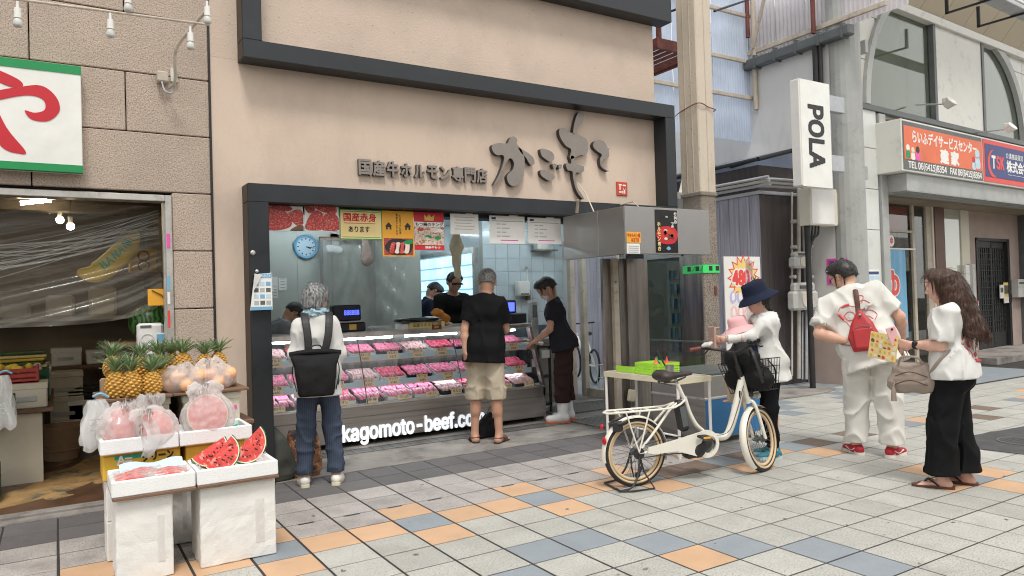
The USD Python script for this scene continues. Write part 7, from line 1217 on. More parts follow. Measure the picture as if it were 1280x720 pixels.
bag = thing("backpack", "black backpack stuffed into the bicycle's front basket", "backpack"); part(bag, "body", FB(sdf_mesh([cap((1.1, -.1, .74), (1.12, .1, .76), .105, .05), cap((1.04, -.06, .9), (1.05, .07, .92), .085, .07), cap((1.19, -.08, .72), (1.2, .09, .72), .08, .05), cap((1.07, 0, 1.0), (1.09, .03, .98), .05, .06)], .009, lambda P: .03*(meshkit.fbm(P*14, 3)-.5))), "bag_black", smooth=True); part(bag, "strap", FB(tube(S((1.02, -.1, .99), (.96, -.15, .93), (.98, -.17, .78), (1.02, -.16, .7)), .012, 6, flat=.3)), "black"); part(bag, "strap", FB(tube(S((1.12, -.18, .88), (1.16, -.21, .8), (1.15, -.2, .68)), .012, 6, flat=.3)), "black"); part(bag, "teal_tag", FB(box(1.24, 1.275, -.12, -.09, .72, .79, .004)), "teal")
t = thing("bicycle", "bicycle parked in the side lane, seen through the sliding door", "bicycle", (7.55, 9.6, 0), 70)
part(t, "wheel", tube([(.27*math.cos(a_), 0, .3+.27*math.sin(a_)) for a_ in np.linspace(0, 2*PI, 40)[:-1]], .02, 8, closed=True), "rubber"); part(t, "wheel", tube([(1.05+.27*math.cos(a_), 0, .3+.27*math.sin(a_)) for a_ in np.linspace(0, 2*PI, 40)[:-1]], .02, 8, closed=True), "rubber"); part(t, "frame", cat([cyl(a_, b_, .018) for a_, b_ in (((0, 0, .3), (.42, 0, .3)), ((.42, 0, .3), (.9, 0, .75)), ((.42, 0, .3), (.33, 0, .8)), ((.33, 0, .7), (0, 0, .3)), ((.92, 0, .8), (1.05, 0, .3)))]), "white_paint"); part(t, "saddle", box(.22, .46, -.06, .06, .8, .86, .03), "black"); part(t, "handlebar", tube([(.78, -.28, 1.0), (.92, -.1, .98), (.92, .1, .98), (.78, .28, 1.0)], .013, 7), "black")

# ================================================================== PEOPLE
mat("skin", (0.6, 0.36, 0.26), .48, vary=.06, scale=9, dirt=(0.55, 0.27, 0.19), dscale=14, dcut=(.5, .8), subsurface_weight=.12, subsurface_scale=.01); mat("skin_tan", (0.5, 0.28, 0.19), .5, vary=.06, scale=9, subsurface_weight=.1, subsurface_scale=.01); mat("skin_pink", (0.66, 0.4, 0.31), .48, vary=.06, scale=9, dirt=(0.6, 0.3, 0.23), dscale=12, dcut=(.5, .8), subsurface_weight=.12, subsurface_scale=.01)
def hair_mat(name, c1, c2, st=(70, 70, 7)):
    look(name, {"tc": ("texture_coordinate", {}), "mp": ("mapping", {"scale": st}), "n": ("noise_texture", {"scale": 2.2, "detail": 4.0}), "r": ("rgb_ramp", {"ramp": [(.35, c1), (.62, c2)]}), "b": ("bump", {"strength": .6, "distance": .004}), "p": ("principled_bsdf", {"roughness": .42})},
         [("tc.object", "mp.vector"), ("mp.vector", "n.vector"), ("n.fac", "r.fac"), ("r.color", "p.base_color"), ("n.fac", "b.height"), ("b.normal", "p.normal")], surface="p.BSDF")
hair_mat("hair_black", (.008, .007, .007), (.03, .026, .024)); hair_mat("hair_grey", (.045, .045, .045), (.36, .36, .36), (32, 32, 9)); hair_mat("hair_salt", (.035, .033, .032), (.26, .25, .24), (60, 60, 22)); hair_mat("hair_brown", (.018, .009, .006), (.085, .038, .022), (60, 60, 5))
def cloth(name, c, rough=.85, weave=260, vary=.06, stripes=None, sheen=0.0, fold=.9):
    n = {"tc": ("texture_coordinate", {}), "n": ("noise_texture", {"scale": 4.0, "detail": 5.0}), "r": ("rgb_ramp", {"ramp": [(.3, tuple(np.array(c)*(1-vary))), (.7, tuple(np.minimum(np.array(c)*(1+vary), 1)))]}), "w": ("noise_texture", {"scale": float(weave), "detail": 2.0}), "w2": ("noise_texture", {"scale": 5.0, "detail": 1.0, "roughness": .4}), "rf": ("noise_texture", {"type": "ridged_multifractal", "scale": 3.4, "detail": 1.0, "roughness": .4, "distortion": 1.2, "use_normalize": True}), "fm": ("math", {"math_type": "multiply_add", "value2": fold}), "ad": ("math", {"math_type": "multiply_add", "value2": .015}), "b": ("bump", {"strength": .55, "distance": .02}), "p": ("principled_bsdf", {"roughness": rough, "sheen_weight": sheen, "specular_ior_level": .15})}
    l = [("tc.object", "n.vector"), ("n.fac", "r.fac"), ("tc.object", "w.vector"), ("tc.object", "w2.vector"), ("tc.object", "rf.vector"), ("rf.fac", "fm.value1"), ("w2.fac", "fm.value3"), ("w.fac", "ad.value1"), ("fm.value", "ad.value3"), ("ad.value", "b.height"), ("b.normal", "p.normal")]; cur = "r.color"
    if stripes:
        n |= {"wv": ("wave_texture", {"wave_type": "bands", "bands_direction": "x", "scale": 22.0, "distortion": .6}), "sr": ("rgb_ramp", {"ramp": [(.72, (0, 0, 0)), (.9, (1, 1, 1))]}), "mx": ("mix_color", {"b": stripes})}; l += [("tc.object", "wv.vector"), ("wv.fac", "sr.fac"), ("sr.color", "mx.fac"), (cur, "mx.a")]; cur = "mx.result"
    l.append((cur, "p.base_color")); look(name, n, l, surface="p.BSDF")
cloth("cloth_white", (.66, .66, .64)); cloth("cloth_cream", (.66, .65, .61)); cloth("cloth_black", (.008, .008, .009), .85); cloth("cloth_charcoal", (.02, .02, .025)); cloth("cloth_jeans", (.048, .062, .09), .85, 300, .15, (.062, .085, .14)); cloth("cloth_beige", (.5, .43, .33)); cloth("cloth_brown", (.035, .018, .017)); cloth("cloth_navy", (.014, .019, .04)); cloth("cloth_pink", (.74, .43, .44)); cloth("cloth_scarf", (.33, .46, .52), .8, 200, .35); cloth("cloth_orange", (.5, .2, .04)); cloth("cloth_grey", (.2, .2, .21))
mat("boot_white", (.78, .79, .8), .25, vary=.04); mat("leather_red", (.42, .025, .03), .38, vary=.15, bump=.2, bscale=120); mat("leather_taupe", (.3, .24, .2), .45, vary=.1, bump=.2, bscale=150); mat("shoe_red", (.4, .015, .03), .7, vary=.1); mat("shoe_teal", (.02, .2, .26), .6, vary=.2); mat("shoe_white", (.7, .68, .63), .6, vary=.08); mat("sandal_brown", (.1, .04, .025), .5, vary=.15); mat("eye_white", (.75, .73, .7), .2); mat("mask_white", (.74, .76, .78), .8, vary=.04)
mat("print_red", (.62, .1, .1), .8, vary=.15); mat("print_blue", (.12, .24, .42), .8, vary=.15)

A3 = lambda *p: np.array(p, float)
def Rz(d): c, s = math.cos(math.radians(d)), math.sin(math.radians(d)); return np.array([[c, -s, 0], [s, c, 0], [0, 0, 1.0]])
def Rx(d): c, s = math.cos(math.radians(d)), math.sin(math.radians(d)); return np.array([[1, 0, 0], [0, c, -s], [0, s, c]])
def Ry(d): c, s = math.cos(math.radians(d)), math.sin(math.radians(d)); return np.array([[c, 0, s], [0, 1, 0], [-s, 0, c]])
def skeleton(H=1.7, lean=0, side=0, feet=((-.1, 0), (.1, 0)), head_yaw=0, head_pitch=0, twist=0, sw=.175, hipw=.085, toe=(8, -8)):
    """joints in the figure's own space: x right, y forward, z up, origin between the feet"""
    k = H/1.7; J = {"k": k}
    J["hip"] = A3(0, 0, .9*k); up = Ry(side) @ Rx(-lean) @ Rz(twist)
    U = lambda x, y, z: J["hip"]+up @ A3(x*k, y*k, (z-.9)*k)
    J["U"] = U; J["R"] = up
    J["waist"] = U(0, 0, 1.05); J["chest"] = U(0, 0, 1.27); J["neck"] = U(0, -.005, 1.435)
    hc = U(0, .03, 1.585) if lean < 25 else U(0, .05, 1.57); J["head"] = hc; J["HR"] = up @ Rz(head_yaw) @ Rx(-head_pitch)
    for i, s in ((0, -1), (1, 1)):
        n = "LR"[i]; J["sh"+n] = U(s*sw, -.01, 1.365); J["hp"+n] = A3(s*hipw*k, 0, .87*k); f = A3(feet[i][0], feet[i][1], 0); J["an"+n] = f+A3(0, 0, .075*k); J["kn"+n] = (J["hp"+n]+J["an"+n])/2+A3(0, .02*k, .01); J["toe"+n] = Rz(toe[i]) @ A3(0, 1, 0); J["el"+n] = U(s*(sw+.05), -.02, 1.1); J["wr"+n] = U(s*(sw+.06), .05, .86)
        J["pn"+n] = A3(-s, 0, 0); J["curl"+n] = 28
    return J
def head_prims(J, fat=1.0):
    k = J["k"]; c, R = J["head"], J["HR"]; P = lambda x, y, z: c+R @ (A3(x, y, z)*k); q = []
    def a(p, p2, r, kk=.03, sub=False): q.append(cap(P(*p), P(*p2), np.array(r)*k, kk, sub=sub))
    a((0, -.035, .035), (0, .025, .045), .077); a((0, -.05, 0), (0, -.04, -.03), .06); a((0, .04, -.01), (0, .045, -.065), (.06*fat, .045*fat)); a((-.035*fat, .015, -.06), (.035*fat, .015, -.06), .032*fat); a((0, .062, -.097), (0, .066, -.1), .02*fat, .03); a((-.038, .06, -.028), (.038, .06, -.028), .03)
    a((-.032, .083, .026), (.032, .083, .026), .012, .02)
    for s in (-1, 1): a((s*.033, .108, .004), (s*.033, .11, .004), .012, .014, True)
    a((0, .094, .008), (0, .113, -.03), (.007, .012), .012); a((-.012, .1, -.034), (.012, .1, -.034), .008, .008); a((-.02, .091, -.062), (.02, .091, -.062), .0075, .008); a((-.016, .09, -.072), (.016, .09, -.072), .0075, .008)
    for s in (-1, 1): a((s*.074, -.002, .008), (s*.08, -.014, .0), .017, .008); a((s*.075, .002, -.025), (s*.077, 0, -.03), .011, .008)
    return q
def hand_prims(J, n, grip=None):
    k = J["k"]; w, e = J["wr"+n], J["el"+n]; u = w-e; u = J.get("hd"+n, u); u = u/np.linalg.norm(u); pn = np.array(J["pn"+n], float); pn = pn-u*(pn@u); pn /= np.linalg.norm(pn); s = -1 if n == "L" else 1
    lat = np.cross(u, pn)*(-s)                                           # towards the thumb
    if J.get("flip"+n): lat = -lat
    q = []; curl = J["curl"+n]; L = (.052, .062, .068, .062)
    for i in range(4):
        o = (-.027+.018*i)*k; kn = w+u*(.082-.006*abs(i-2))*k+lat*o; q.append(cap(w+u*.012*k+lat*o*.55, kn, np.array((.0145, .0115))*k, .012)); p = kn; ang = curl*.5+3*(3-i)
        for f, r in ((.44, .0098), (.32, .0088), (.24, .0076)):
            d = u*math.cos(math.radians(ang))+pn*math.sin(math.radians(ang)); p2 = p+d*L[i]*f*1.12*k+lat*(i-1.5)*.0022*k; q.append(cap(p, p2, np.array((r, r*.9))*k, .0045)); p = p2; ang += curl
    b = w+u*.026*k+lat*.02*k; m = b+(u*.03+lat*.026+pn*.012)*k; t = m+(u*.032+lat*.006+pn*.01)*k; t2 = t+(u*.022-lat*.004+pn*.008)*k
    q += [cap(w+u*.015*k, b, .016*k, .014), cap(b, m, np.array((.0145, .011))*k, .008), cap(m, t, np.array((.0108, .0095))*k, .005), cap(t, t2, np.array((.0095, .008))*k, .004)]; return q
def body_prims(J, fat=1.0, limb=1.0):
    k = J["k"]; U = J["U"]; q = head_prims(J, J.get("facefat", 1.0)); hn = J["head"]+J["HR"] @ A3(0, -.02*k, -.075*k)
    q += [cap(J["neck"], hn, np.array((.055, .052))*k*min(fat, 1.15), .035), cap(U(0, -.01, 1.41), U(-.13, -.01, 1.375), np.array((.05, .045))*k, .05), cap(U(0, -.01, 1.41), U(.13, -.01, 1.375), np.array((.05, .045))*k, .05), cap(U(-.08*fat, 0, 1.27), U(.08*fat, 0, 1.27), .09*k, .06), cap(U(-.06*fat, 0, 1.06), U(.06*fat, 0, 1.06), .08*k*fat, .06), cap(A3(-.06*k*fat, 0, .93*k), A3(.06*k*fat, 0, .93*k), .09*k, .06)]
    for n in "LR":
        q += [cap(J["sh"+n], J["el"+n], np.array((.047, .04))*k*limb, .03), cap(J["el"+n], J["el"+n]+(J["wr"+n]-J["el"+n])*.35, np.array((.039, .041))*k*limb, .02), cap(J["el"+n]+(J["wr"+n]-J["el"+n])*.35, J["wr"+n], np.array((.04, .026))*k*limb, .02)]
        hp, kn, an = J["hp"+n], J["kn"+n], J["an"+n]; sh = an-kn; bk = -J["toe"+n]
        q += [cap(hp, kn, np.array((.08, .054))*k*limb, .04), cap(kn, an, np.array((.05, .036))*k*limb, .03), cap(kn+sh*.22+bk*.018*k, kn+sh*.42+bk*.014*k, np.array((.05, .046))*k*limb, .04), cap(kn+J["toe"+n]*.012*k, kn+J["toe"+n]*.012*k+A3(0, 0, .01), .048*k*limb, .03)]
        f = J["toe"+n]; g = A3(an[0], an[1], an[2]-.075*k); lt = A3(f[1], -f[0], 0)
        q += [cap(an, g+A3(0, 0, .035*k)-f*.035*k, .034*k, .03), cap(g-f*.03*k+A3(0, 0, .03*k), g+f*.12*k+A3(0, 0, .024*k), np.array((.03, .03))*k, .03, (1, 1, .8))]
        for i in range(5): o = (-.032+.016*i)*(1 if n == "R" else -1); q.append(cap(g+f*.1*k+lt*o*.8*k+A3(0, 0, .02*k), g+f*(.168-.009*(4-i if n == "R" else 4-i)*.7)*k+lt*o*k+A3(0, 0, .014*k), np.array((.013, .0105 if i else .009))*k, .007))
    for n in "LR":
        if not J.get("nohand"+n): q += hand_prims(J, n)
    return q
def wrinkle(amp, sc=9.0, st=(1, 1, .55), seed=0, ridge=1.0):
    """soft folds: a slow swell plus thin raised creases, warped so that they wander"""
    st = np.array(st, float)
    def f(P):
        w = np.stack([meshkit.noise(P*5+seed*3.1+o, seed+o) for o in (1, 2, 3)], 1)-.5; Q = (P+w*.09)*st
        a = meshkit.noise(Q*sc*.6+seed*7.3, seed); n = meshkit.noise(Q*sc*1.0+3.1*seed, seed+5); r = np.clip(1-np.abs(2*n-1)*2.1, 0, 1)**1.7
        return -amp*((a-.5)*.6+ridge*.95*(r-.25))
    return f
def shirt_prims(J, fat=1.0, sleeve=.6, loose=1.0, length=.84, belly=0.0, hem_flare=0.0, sr=.066):
    k = J["k"]; U = J["U"]; l = loose
    q = [cap(U(0, -.015, 1.425), J["shL"]+(U(.03, 0, .9)-U(0, 0, .9))+A3(0, 0, -.004), np.array((.058, .066))*k*min(l, 1.1), .05), cap(U(0, -.015, 1.425), J["shR"]-(U(.03, 0, .9)-U(0, 0, .9))+A3(0, 0, -.004), np.array((.058, .066))*k*min(l, 1.1), .05), cap(U(-.07*fat, -.035, .93), U(.07*fat, -.035, .93), .112*k*l+hem_flare*k, .06), cap(U(-.07*fat, -.035, length), U(.07*fat, -.035, length), .116*k*l+hem_flare*k, .06), cap(U(-.085*fat, .005, 1.28), U(.085*fat, .005, 1.28), .112*k*l, .07), cap(U(-.08*fat, .01+belly*.3, 1.1), U(.08*fat, .01+belly*.3, 1.1), .108*k*l+belly*.3, .07), cap(U(-.085*fat, .01+belly*.4, .96), U(.085*fat, .01+belly*.4, .96), (.112+hem_flare)*k*l+belly*.35, .07), cap(U(-.088*fat, .005, length), U(.088*fat, .005, length), (.114+hem_flare)*k*l+belly*.3, .06)]
    for n in "LR":
        s, e, w = J["sh"+n], J["el"+n], J["wr"+n]
        if sleeve <= 1: q.append(cap(s, s+(e-s)*(sleeve+.25), np.array((sr+.002, sr))*k*min(l, 1.15), .04, pl=(s+(e-s)*sleeve, (e-s)/np.linalg.norm(e-s))))
        else: q += [cap(s, e, np.array((sr, .056))*k, .05), cap(e, w, np.array((.056, .044))*k, .035, pl=(e+(w-e)*(sleeve-1), (w-e)/np.linalg.norm(w-e)))]
    return q
def cut_shirt(J, length, sleeve, neck=1.44, nr=.062):
    k = J["k"]; U = J["U"]; hem = U(0, 0, length); dn = -(J["R"] @ A3(0, 0, 1.0)); nk, nd = U(0, .0, neck), J["R"] @ A3(0, .35, 1.0); nd = nd/np.linalg.norm(nd); planes = []
    def f(P):
        o = np.maximum((P-hem) @ dn, (P-nk) @ nd)
        return o
    return f
def trouser_prims(J, fat=1.0, thigh=.092, knee=.072, hem=.066, waist=.99):
    k = J["k"]; q = [cap(A3(-.075*k*fat, 0, .93*k), A3(.075*k*fat, 0, .93*k), .106*k, .06), cap(J["U"](-.07*fat, 0, 1.0), J["U"](.07*fat, 0, 1.0), .1*k, .06), cap(A3(-.06*k*fat, -.035*k, .9*k), A3(.06*k*fat, -.035*k, .9*k), .092*k, .05)]
    for n in "LR": q += [cap(J["hp"+n], J["kn"+n], np.array((thigh, knee))*k, .035), cap(J["kn"+n], J["an"+n], np.array((knee, hem))*k, .03)]
    return q
def hair_prims(J, r=.012, sub=None):
    k = J["k"]; c, R = J["head"], J["HR"]; P = lambda x, y, z: c+R @ (A3(x, y, z)*k)
    return [cap(P(0, -.035, .037), P(0, .028, .05), (.077+r)*k, .03), cap(P(0, -.055, .0), P(0, -.048, -.035), (.062+r)*k, .03)]
def hair_cut(J, front=.045, slope=.75, nape=-.062, ear=-.01):
    k = J["k"]; c, R = J["head"], J["HR"]
    def f(P):
        q = (P-c) @ R/k; x, y, z = q.T; face = y-(front+slope*np.clip(z-.055, -.2, .06)); face = np.where(z < .05, y-(.028+.35*np.minimum(z, .05)), face)
        return np.maximum(np.maximum(face, nape-z), np.where((np.abs(x) > .055) & (y > -.04), ear-z, -1))*k
    return f
def streaks(J, amp=.005, sc=75, seed=0):
    c, R = J["head"], J["HR"]
    def f(P):
        q = (P-c) @ R; az = np.arctan2(q[:, 0], q[:, 1]+.02); return amp*(np.abs(meshkit.noise(np.c_[az*13+seed, q[:, 2]*14, q[:, 1]*14], seed)-.5)*-2+.5)+amp*.9*(meshkit.noise(q*sc, seed+3)-.5)
    return f
def eyes(t, J, m="ink"):
    k = J["k"]; c, R = J["head"], J["HR"]
    for s in (-1, 1):
        p = c+R @ (A3(s*.032, .089, .004)*k); b = part(t, "eye", ball(p, .0115*k, 2), "eye_white", smooth=True); part(b, "iris", ball(p+R @ A3(0, .007*k, 0), .006*k, 1), "ink", smooth=True)
    for s in (-1, 1): part(t, "eyebrow", tube([c+R @ (A3(s*x, y, z)*k) for x, y, z in ((.014, .099, .024), (.032, .097, .03), (.05, .086, .024))], .0035*k, 5), "hair_black")
def shoes(t, J, m, sole="cream", r=.036, top=.085, low=False, heel=.0):
    k = J["k"]
    for n in "LR":
        an, f = J["an"+n], J["toe"+n]; g = A3(an[0], an[1], an[2]-.075*k); lt = A3(f[1], -f[0], 0)
        pr = [cap(g-f*.045*k+A3(0, 0, .045*k), g+f*.03*k+A3(0, 0, .05*k), .038*k, .03), cap(g+f*.03*k+A3(0, 0, .042*k), g+f*.15*k+A3(0, 0, .03*k), np.array((.04, .036))*k, .03, (1, 1, .75)), cap(an+A3(0, 0, -.02*k), an+A3(0, 0, top*k-.075), .044*k, .03)]
        zt = g[2]+top*k; s = part(t, "shoe", sdf_mesh(pr, .007, wrinkle(.003, 40), cut=lambda P, zt=zt, g=g: np.maximum(P[:, 2]-zt, g[2]+.016-P[:, 2])), m, smooth=True)
        V = blob_poly([(g+f*a*k+lt*b*k)[:2] for a, b in ((-.085, 0), (-.07, .034), (.0, .036), (.1, .043), (.165, .035), (.19, 0), (.165, -.035), (.1, -.043), (.0, -.036), (-.07, -.034))], 4)
        part(s, "sole", move(extrude(V, .022), (0, 0, g[2]+.001)), sole)
def figure(label, loc, rz, J, group=None):
    return thing("person", label, "person", (loc[0], loc[1], loc[2] if len(loc) > 2 else .003), rz)
def add_body(t, J, skin="skin", cell=.0065, fat=1.0, limb=1.0): part(t, "body", sdf_mesh(body_prims(J, fat, limb), cell, iters=3), skin, smooth=True)

def loose_hair(t, M, J, m, n=1500, L=.05, fall=0.0, w=.0011, seed=1):
    """fine single hairs lying along the mass of hair, combed from the crown or falling"""
    g = np.random.default_rng(seed); P, fi = trimesh.sample.sample_surface(M, n, seed=seed); N = M.face_normals[fi]; cr = J["head"]+J["HR"] @ A3(0, -.03, .12); d = (P-cr)/np.linalg.norm(P-cr, axis=1, keepdims=True)*(1-fall)+A3(0, 0, -1)*fall; d = d-N*np.sum(d*N, 1)[:, None]; d /= np.maximum(np.linalg.norm(d, axis=1, keepdims=True), 1e-6); d += g.normal(0, .09, d.shape)
    s = np.linspace(0, 1, 5)[None, :, None]; Ls = (L*g.uniform(.5, 1.3, n))[:, None, None]; C = P[:, None]+d[:, None]*Ls*s+N[:, None]*(.0015+.004*s*(1-s*.8)*g.uniform(.2, 1, n)[:, None, None])
    path = numbered(t, "loose_hairs"); c = UsdGeom.BasisCurves.Define(stage, path); c.CreateTypeAttr("linear"); c.CreateCurveVertexCountsAttr(Vt.IntArray([5]*n)); c.CreatePointsAttr(Vt.Vec3fArray.FromNumpy(C.reshape(-1, 3).astype(np.float32))); c.CreateWidthsAttr(Vt.FloatArray([w])); c.SetWidthsInterpolation("constant")
    UsdShade.MaterialBindingAPI.Apply(c.GetPrim()).Bind(LOOKS[m]); data(c.GetPrim(), kind="stuff")
# ---------------------------------------------------------------- woman with grey hair and backpack
fL, fR = on_z(381, 607), on_z(421, 605); mid = (fL+fR)/2; hw = np.linalg.norm(fR-fL)/2
J = skeleton(1.6, 3, 0, ((-hw, .02), (hw, -.01)), head_yaw=-32, head_pitch=8, sw=.135, toe=(6, -14))
for n, s in (("L", -1), ("R", 1)): J["el"+n] = J["U"](s*.175, .0, 1.12); J["wr"+n] = J["U"](s*.12, .2, 1.1); J["pn"+n] = A3(0, 0, -1); J["hd"+n] = A3(-s*.5, .6, 0)
rz = -14; t = figure("grey haired woman in a white shirt with a black backpack, facing the meat case", mid, rz, J)
add_body(t, J); eyes(t, J)
part(t, "shirt", sdf_mesh(shirt_prims(J, .85, 1.85, 1.0, .76, sr=.058), .009, wrinkle(.016, 9, (1.2, 1.2, .5), 1), cut=cut_shirt(J, .76, 1.85)), "cloth_white", smooth=True)
part(t, "trousers", sdf_mesh(trouser_prims(J, .9, .088, .074, .07), .009, wrinkle(.014, 10, (1, 1, .9), 2), cut=lambda P: .1-P[:, 2]), "cloth_jeans", smooth=True)
HM = sdf_mesh(hair_prims(J, .022)+[cap(J["head"]+J["HR"] @ A3(0, -.06, .02), J["head"]+J["HR"] @ A3(0, -.05, -.05), .06, .03)], .006, streaks(J, .007, 60, 1), cut=hair_cut(J, .06, .6, -.085, -.045), iters=9); part(t, "hair", HM, "hair_grey", smooth=True); loose_hair(t, HM, J, "hair_grey", 2200, .024)
part(t, "scarf", sdf_mesh([cap(J["neck"]+A3(-.03, 0, .02), J["neck"]+A3(.03, .02, .02), .068, .03, (1, 1, .6)), cap(J["neck"]+A3(-.02, -.02, .045), J["neck"]+A3(.02, .02, .04), .062, .03, (1, 1, .5))], .007, wrinkle(.014, 22, (1, 1, 2.5), 3)), "cloth_scarf", smooth=True); shoes(t, J, "shoe_white", "cream")
part(t, "glasses", tube([J["head"]+J["HR"] @ A3(*p) for p in ((.078, -.01, .01), (.07, .07, .01), (.05, .1, .005), (.015, .104, .005), (-.015, .104, .005), (-.05, .1, .005), (-.07, .07, .01))], .003, 5), "black")
bp = thing("backpack", "black roll top backpack worn by the grey haired woman", "backpack", (mid[0], mid[1], .003), rz)
def sect(w, d, z, y, n=20): return [(w/2*np.sign(math.cos(a_))*abs(math.cos(a_))**.45, y+d/2*np.sign(math.sin(a_))*abs(math.sin(a_))**.45, z) for a_ in np.linspace(0, 2*PI, n, endpoint=False)]
secs = [(.3, .11, .735, -.19), (.33, .14, .76, -.195), (.36, .15, .9, -.195), (.39, .14, 1.05, -.19), (.44, .1, 1.13, -.185), (.46, .06, 1.165, -.18), (.45, .03, 1.18, -.178)]
V = np.array([sect(w, d, z, y) for w, d, z, y in [(w*.84, d, .735+(z-.735)*.75, y) for w, d, z, y in secs]]).reshape(-1, 3)+A3(-.025, .025, 0); n_ = 20; F = [(i*n_+j, i*n_+(j+1) % n_, (i+1)*n_+(j+1) % n_) for i in range(6) for j in range(n_)]+[(i*n_+j, (i+1)*n_+(j+1) % n_, (i+1)*n_+j) for i in range(6) for j in range(n_)]; V = np.vstack([V, [(-.025, -.19, .735), (-.025, -.178, 1.069)]]); F += [(140, (j+1) % n_, j) for j in range(n_)]+[(141, 120+j, 120+(j+1) % n_) for j in range(n_)]
m = tm(V, F).subdivide().subdivide(); m.vertices += (meshkit.fbm(m.vertices*12, 3)[:, None]-.5)*.025*A3(.3, 1, .2); part(bp, "bag", m, "bag_black", smooth=True)
for s in (-1, 1): part(bp, "shoulder_strap", tube(curve([(s*.06-.015, -.145, 1.06), (s*.078, -.145, 1.2), (s*.092, -.1, 1.33), (s*.098, .0, 1.385), (s*.1, .1, 1.3)], 16), .03, 8, flat=.22, up=(1, 0, 0)), "black"); part(bp, "side_strap", tube(curve([(s*.16-.02, -.14, 1.03), (s*.18-.02, -.11, .92), (s*.15-.02, -.12, .77)], 12), .013, 6, flat=.3, up=(0, 1, 0)), "black")
part(bp, "rolled_top", tube(curve([(-.22, -.155, 1.065), (-.1, -.175, 1.08), (.06, -.175, 1.08), (.17, -.155, 1.065)], 16), .02, 8), "bag_black"); part(bp, "grab_handle", tube(curve([(-.06, -.155, 1.075), (-.045, -.15, 1.125), (.015, -.15, 1.125), (.03, -.155, 1.075)], 14), .007, 6), "black")

# ---------------------------------------------------------------- man in black polo shirt and shorts
fL, fR = on_z(591, 555), on_z(620, 553); mid = (fL+fR)/2; hw = np.linalg.norm(fR-fL)/2
J = skeleton(1.76, 3, 3, ((-hw-.01, .02), (hw+.01, 0)), head_yaw=8, head_pitch=20, sw=.152, toe=(24, -14))
J["elL"] = J["U"](-.19, -.07, 1.1); J["wrL"] = J["U"](-.165, -.11, .885); J["pnL"] = A3(.6, .8, 0); J["curlL"] = 42; J["hdL"] = A3(.15, -.05, -1)
J["elR"] = J["U"](.19, .1, 1.12); J["wrR"] = J["U"](.08, .28, 1.1); J["pnR"] = A3(0, 0, -1)
t = figure("grey haired man in a black polo shirt and beige shorts at the meat case", mid+A3(.03, 0, 0), -42, J)
add_body(t, J, "skin_tan"); eyes(t, J)
part(t, "shirt", sdf_mesh(shirt_prims(J, .92, .68, 1.02, .79, sr=.067, hem_flare=.006), .009, wrinkle(.014, 8, (1.2, 1.2, .45), 5), cut=cut_shirt(J, .79, .68, 1.45)), "cloth_black", smooth=True); part(t, "collar", sdf_mesh([cap(J["neck"]+A3(-.025, 0, .01), J["neck"]+A3(.025, .02, .01), .068, .03, (1, 1, .55))], .007), "cloth_black", smooth=True)
part(t, "shorts", sdf_mesh(trouser_prims(J, .9, .104, .094, .098), .009, wrinkle(.015, 9, (1.2, 1.2, .6), 6), cut=lambda P: .44-P[:, 2]), "cloth_beige", smooth=True)
HM = sdf_mesh(hair_prims(J, .009), .006, streaks(J, .003, 90, 2), cut=hair_cut(J, .055, .6, -.045, .0), iters=9); part(t, "hair", HM, "hair_salt", smooth=True); loose_hair(t, HM, J, "hair_salt", 1300, .016)
for n in "LR":
    an, f = J["an"+n], J["toe"+n]; g = A3(an[0], an[1], an[2]-.078); lt = A3(f[1], -f[0], 0); V = blob_poly([(g+f*a+lt*b)[:2] for a, b in ((-.08, 0), (-.065, .034), (.02, .036), (.11, .046), (.175, .035), (.195, 0), (.175, -.038), (.1, -.044), (.02, -.036), (-.065, -.034))], 4)
    s = part(t, "sandal", move(extrude(V, .02), (0, 0, g[2]-.004)), "rubber")
    for a in (.1, .055): part(s, "strap", tube(curve([g+f*a+lt*x+A3(0, 0, z) for x, z in ((-.045, .015), (-.036, .05-.15*(a-.06)), (0, .068-.2*(a-.06)), (.036, .05-.15*(a-.06)), (.045, .015))], 12), .014, 6, flat=.3), "sandal_brown")
    part(s, "strap", tube(curve([g-f*x+lt*y+A3(0, 0, .06) for x, y in ((-.05, -.042), (.03, -.042), (.06, 0), (.03, .042), (-.05, .042))], 14), .012, 6, flat=.35), "sandal_brown")

# ---------------------------------------------------------------- shop worker in white boots
fL, fR = on_z(700, 529), on_z(715, 525); mid = (fL+fR)/2
J = skeleton(1.7, 13, 0, ((-.1, .03), (.1, -.03)), head_yaw=10, head_pitch=32, sw=.175, toe=(0, -12))
for n, s in (("L", -1), ("R", 1)): J["el"+n] = J["U"](s*.2, .1, 1.12); J["wr"+n] = J["el"+n]+A3(-s*.06, .17, -.14); J["pn"+n] = A3(0, 0, -1); J["curl"+n] = 35; J["hd"+n] = A3(-s*.2, .8, -.3)
t = figure("masked shop worker in dark shirt and white rubber boots, bending at the case end", mid, 52, J)
add_body(t, J, "skin_tan"); eyes(t, J)
part(t, "shirt", sdf_mesh(shirt_prims(J, 1.05, .62, 1.06, .84, sr=.07, hem_flare=.008), .009, wrinkle(.014, 8, (1.2, 1.2, .5), 7), cut=cut_shirt(J, .84, .62)), "cloth_charcoal", smooth=True)
part(t, "trousers", sdf_mesh(trouser_prims(J, 1.02, .1, .09, .09), .009, wrinkle(.016, 8, (1, 1, .8), 8), cut=lambda P: .24-P[:, 2]), "cloth_brown", smooth=True)
HM = sdf_mesh(hair_prims(J, .016), .006, streaks(J, .0035, 70, 3), cut=hair_cut(J, .07, .5, -.05, .0), iters=9); part(t, "hair", HM, "hair_black", smooth=True); loose_hair(t, HM, J, "hair_black", 1200, .018)
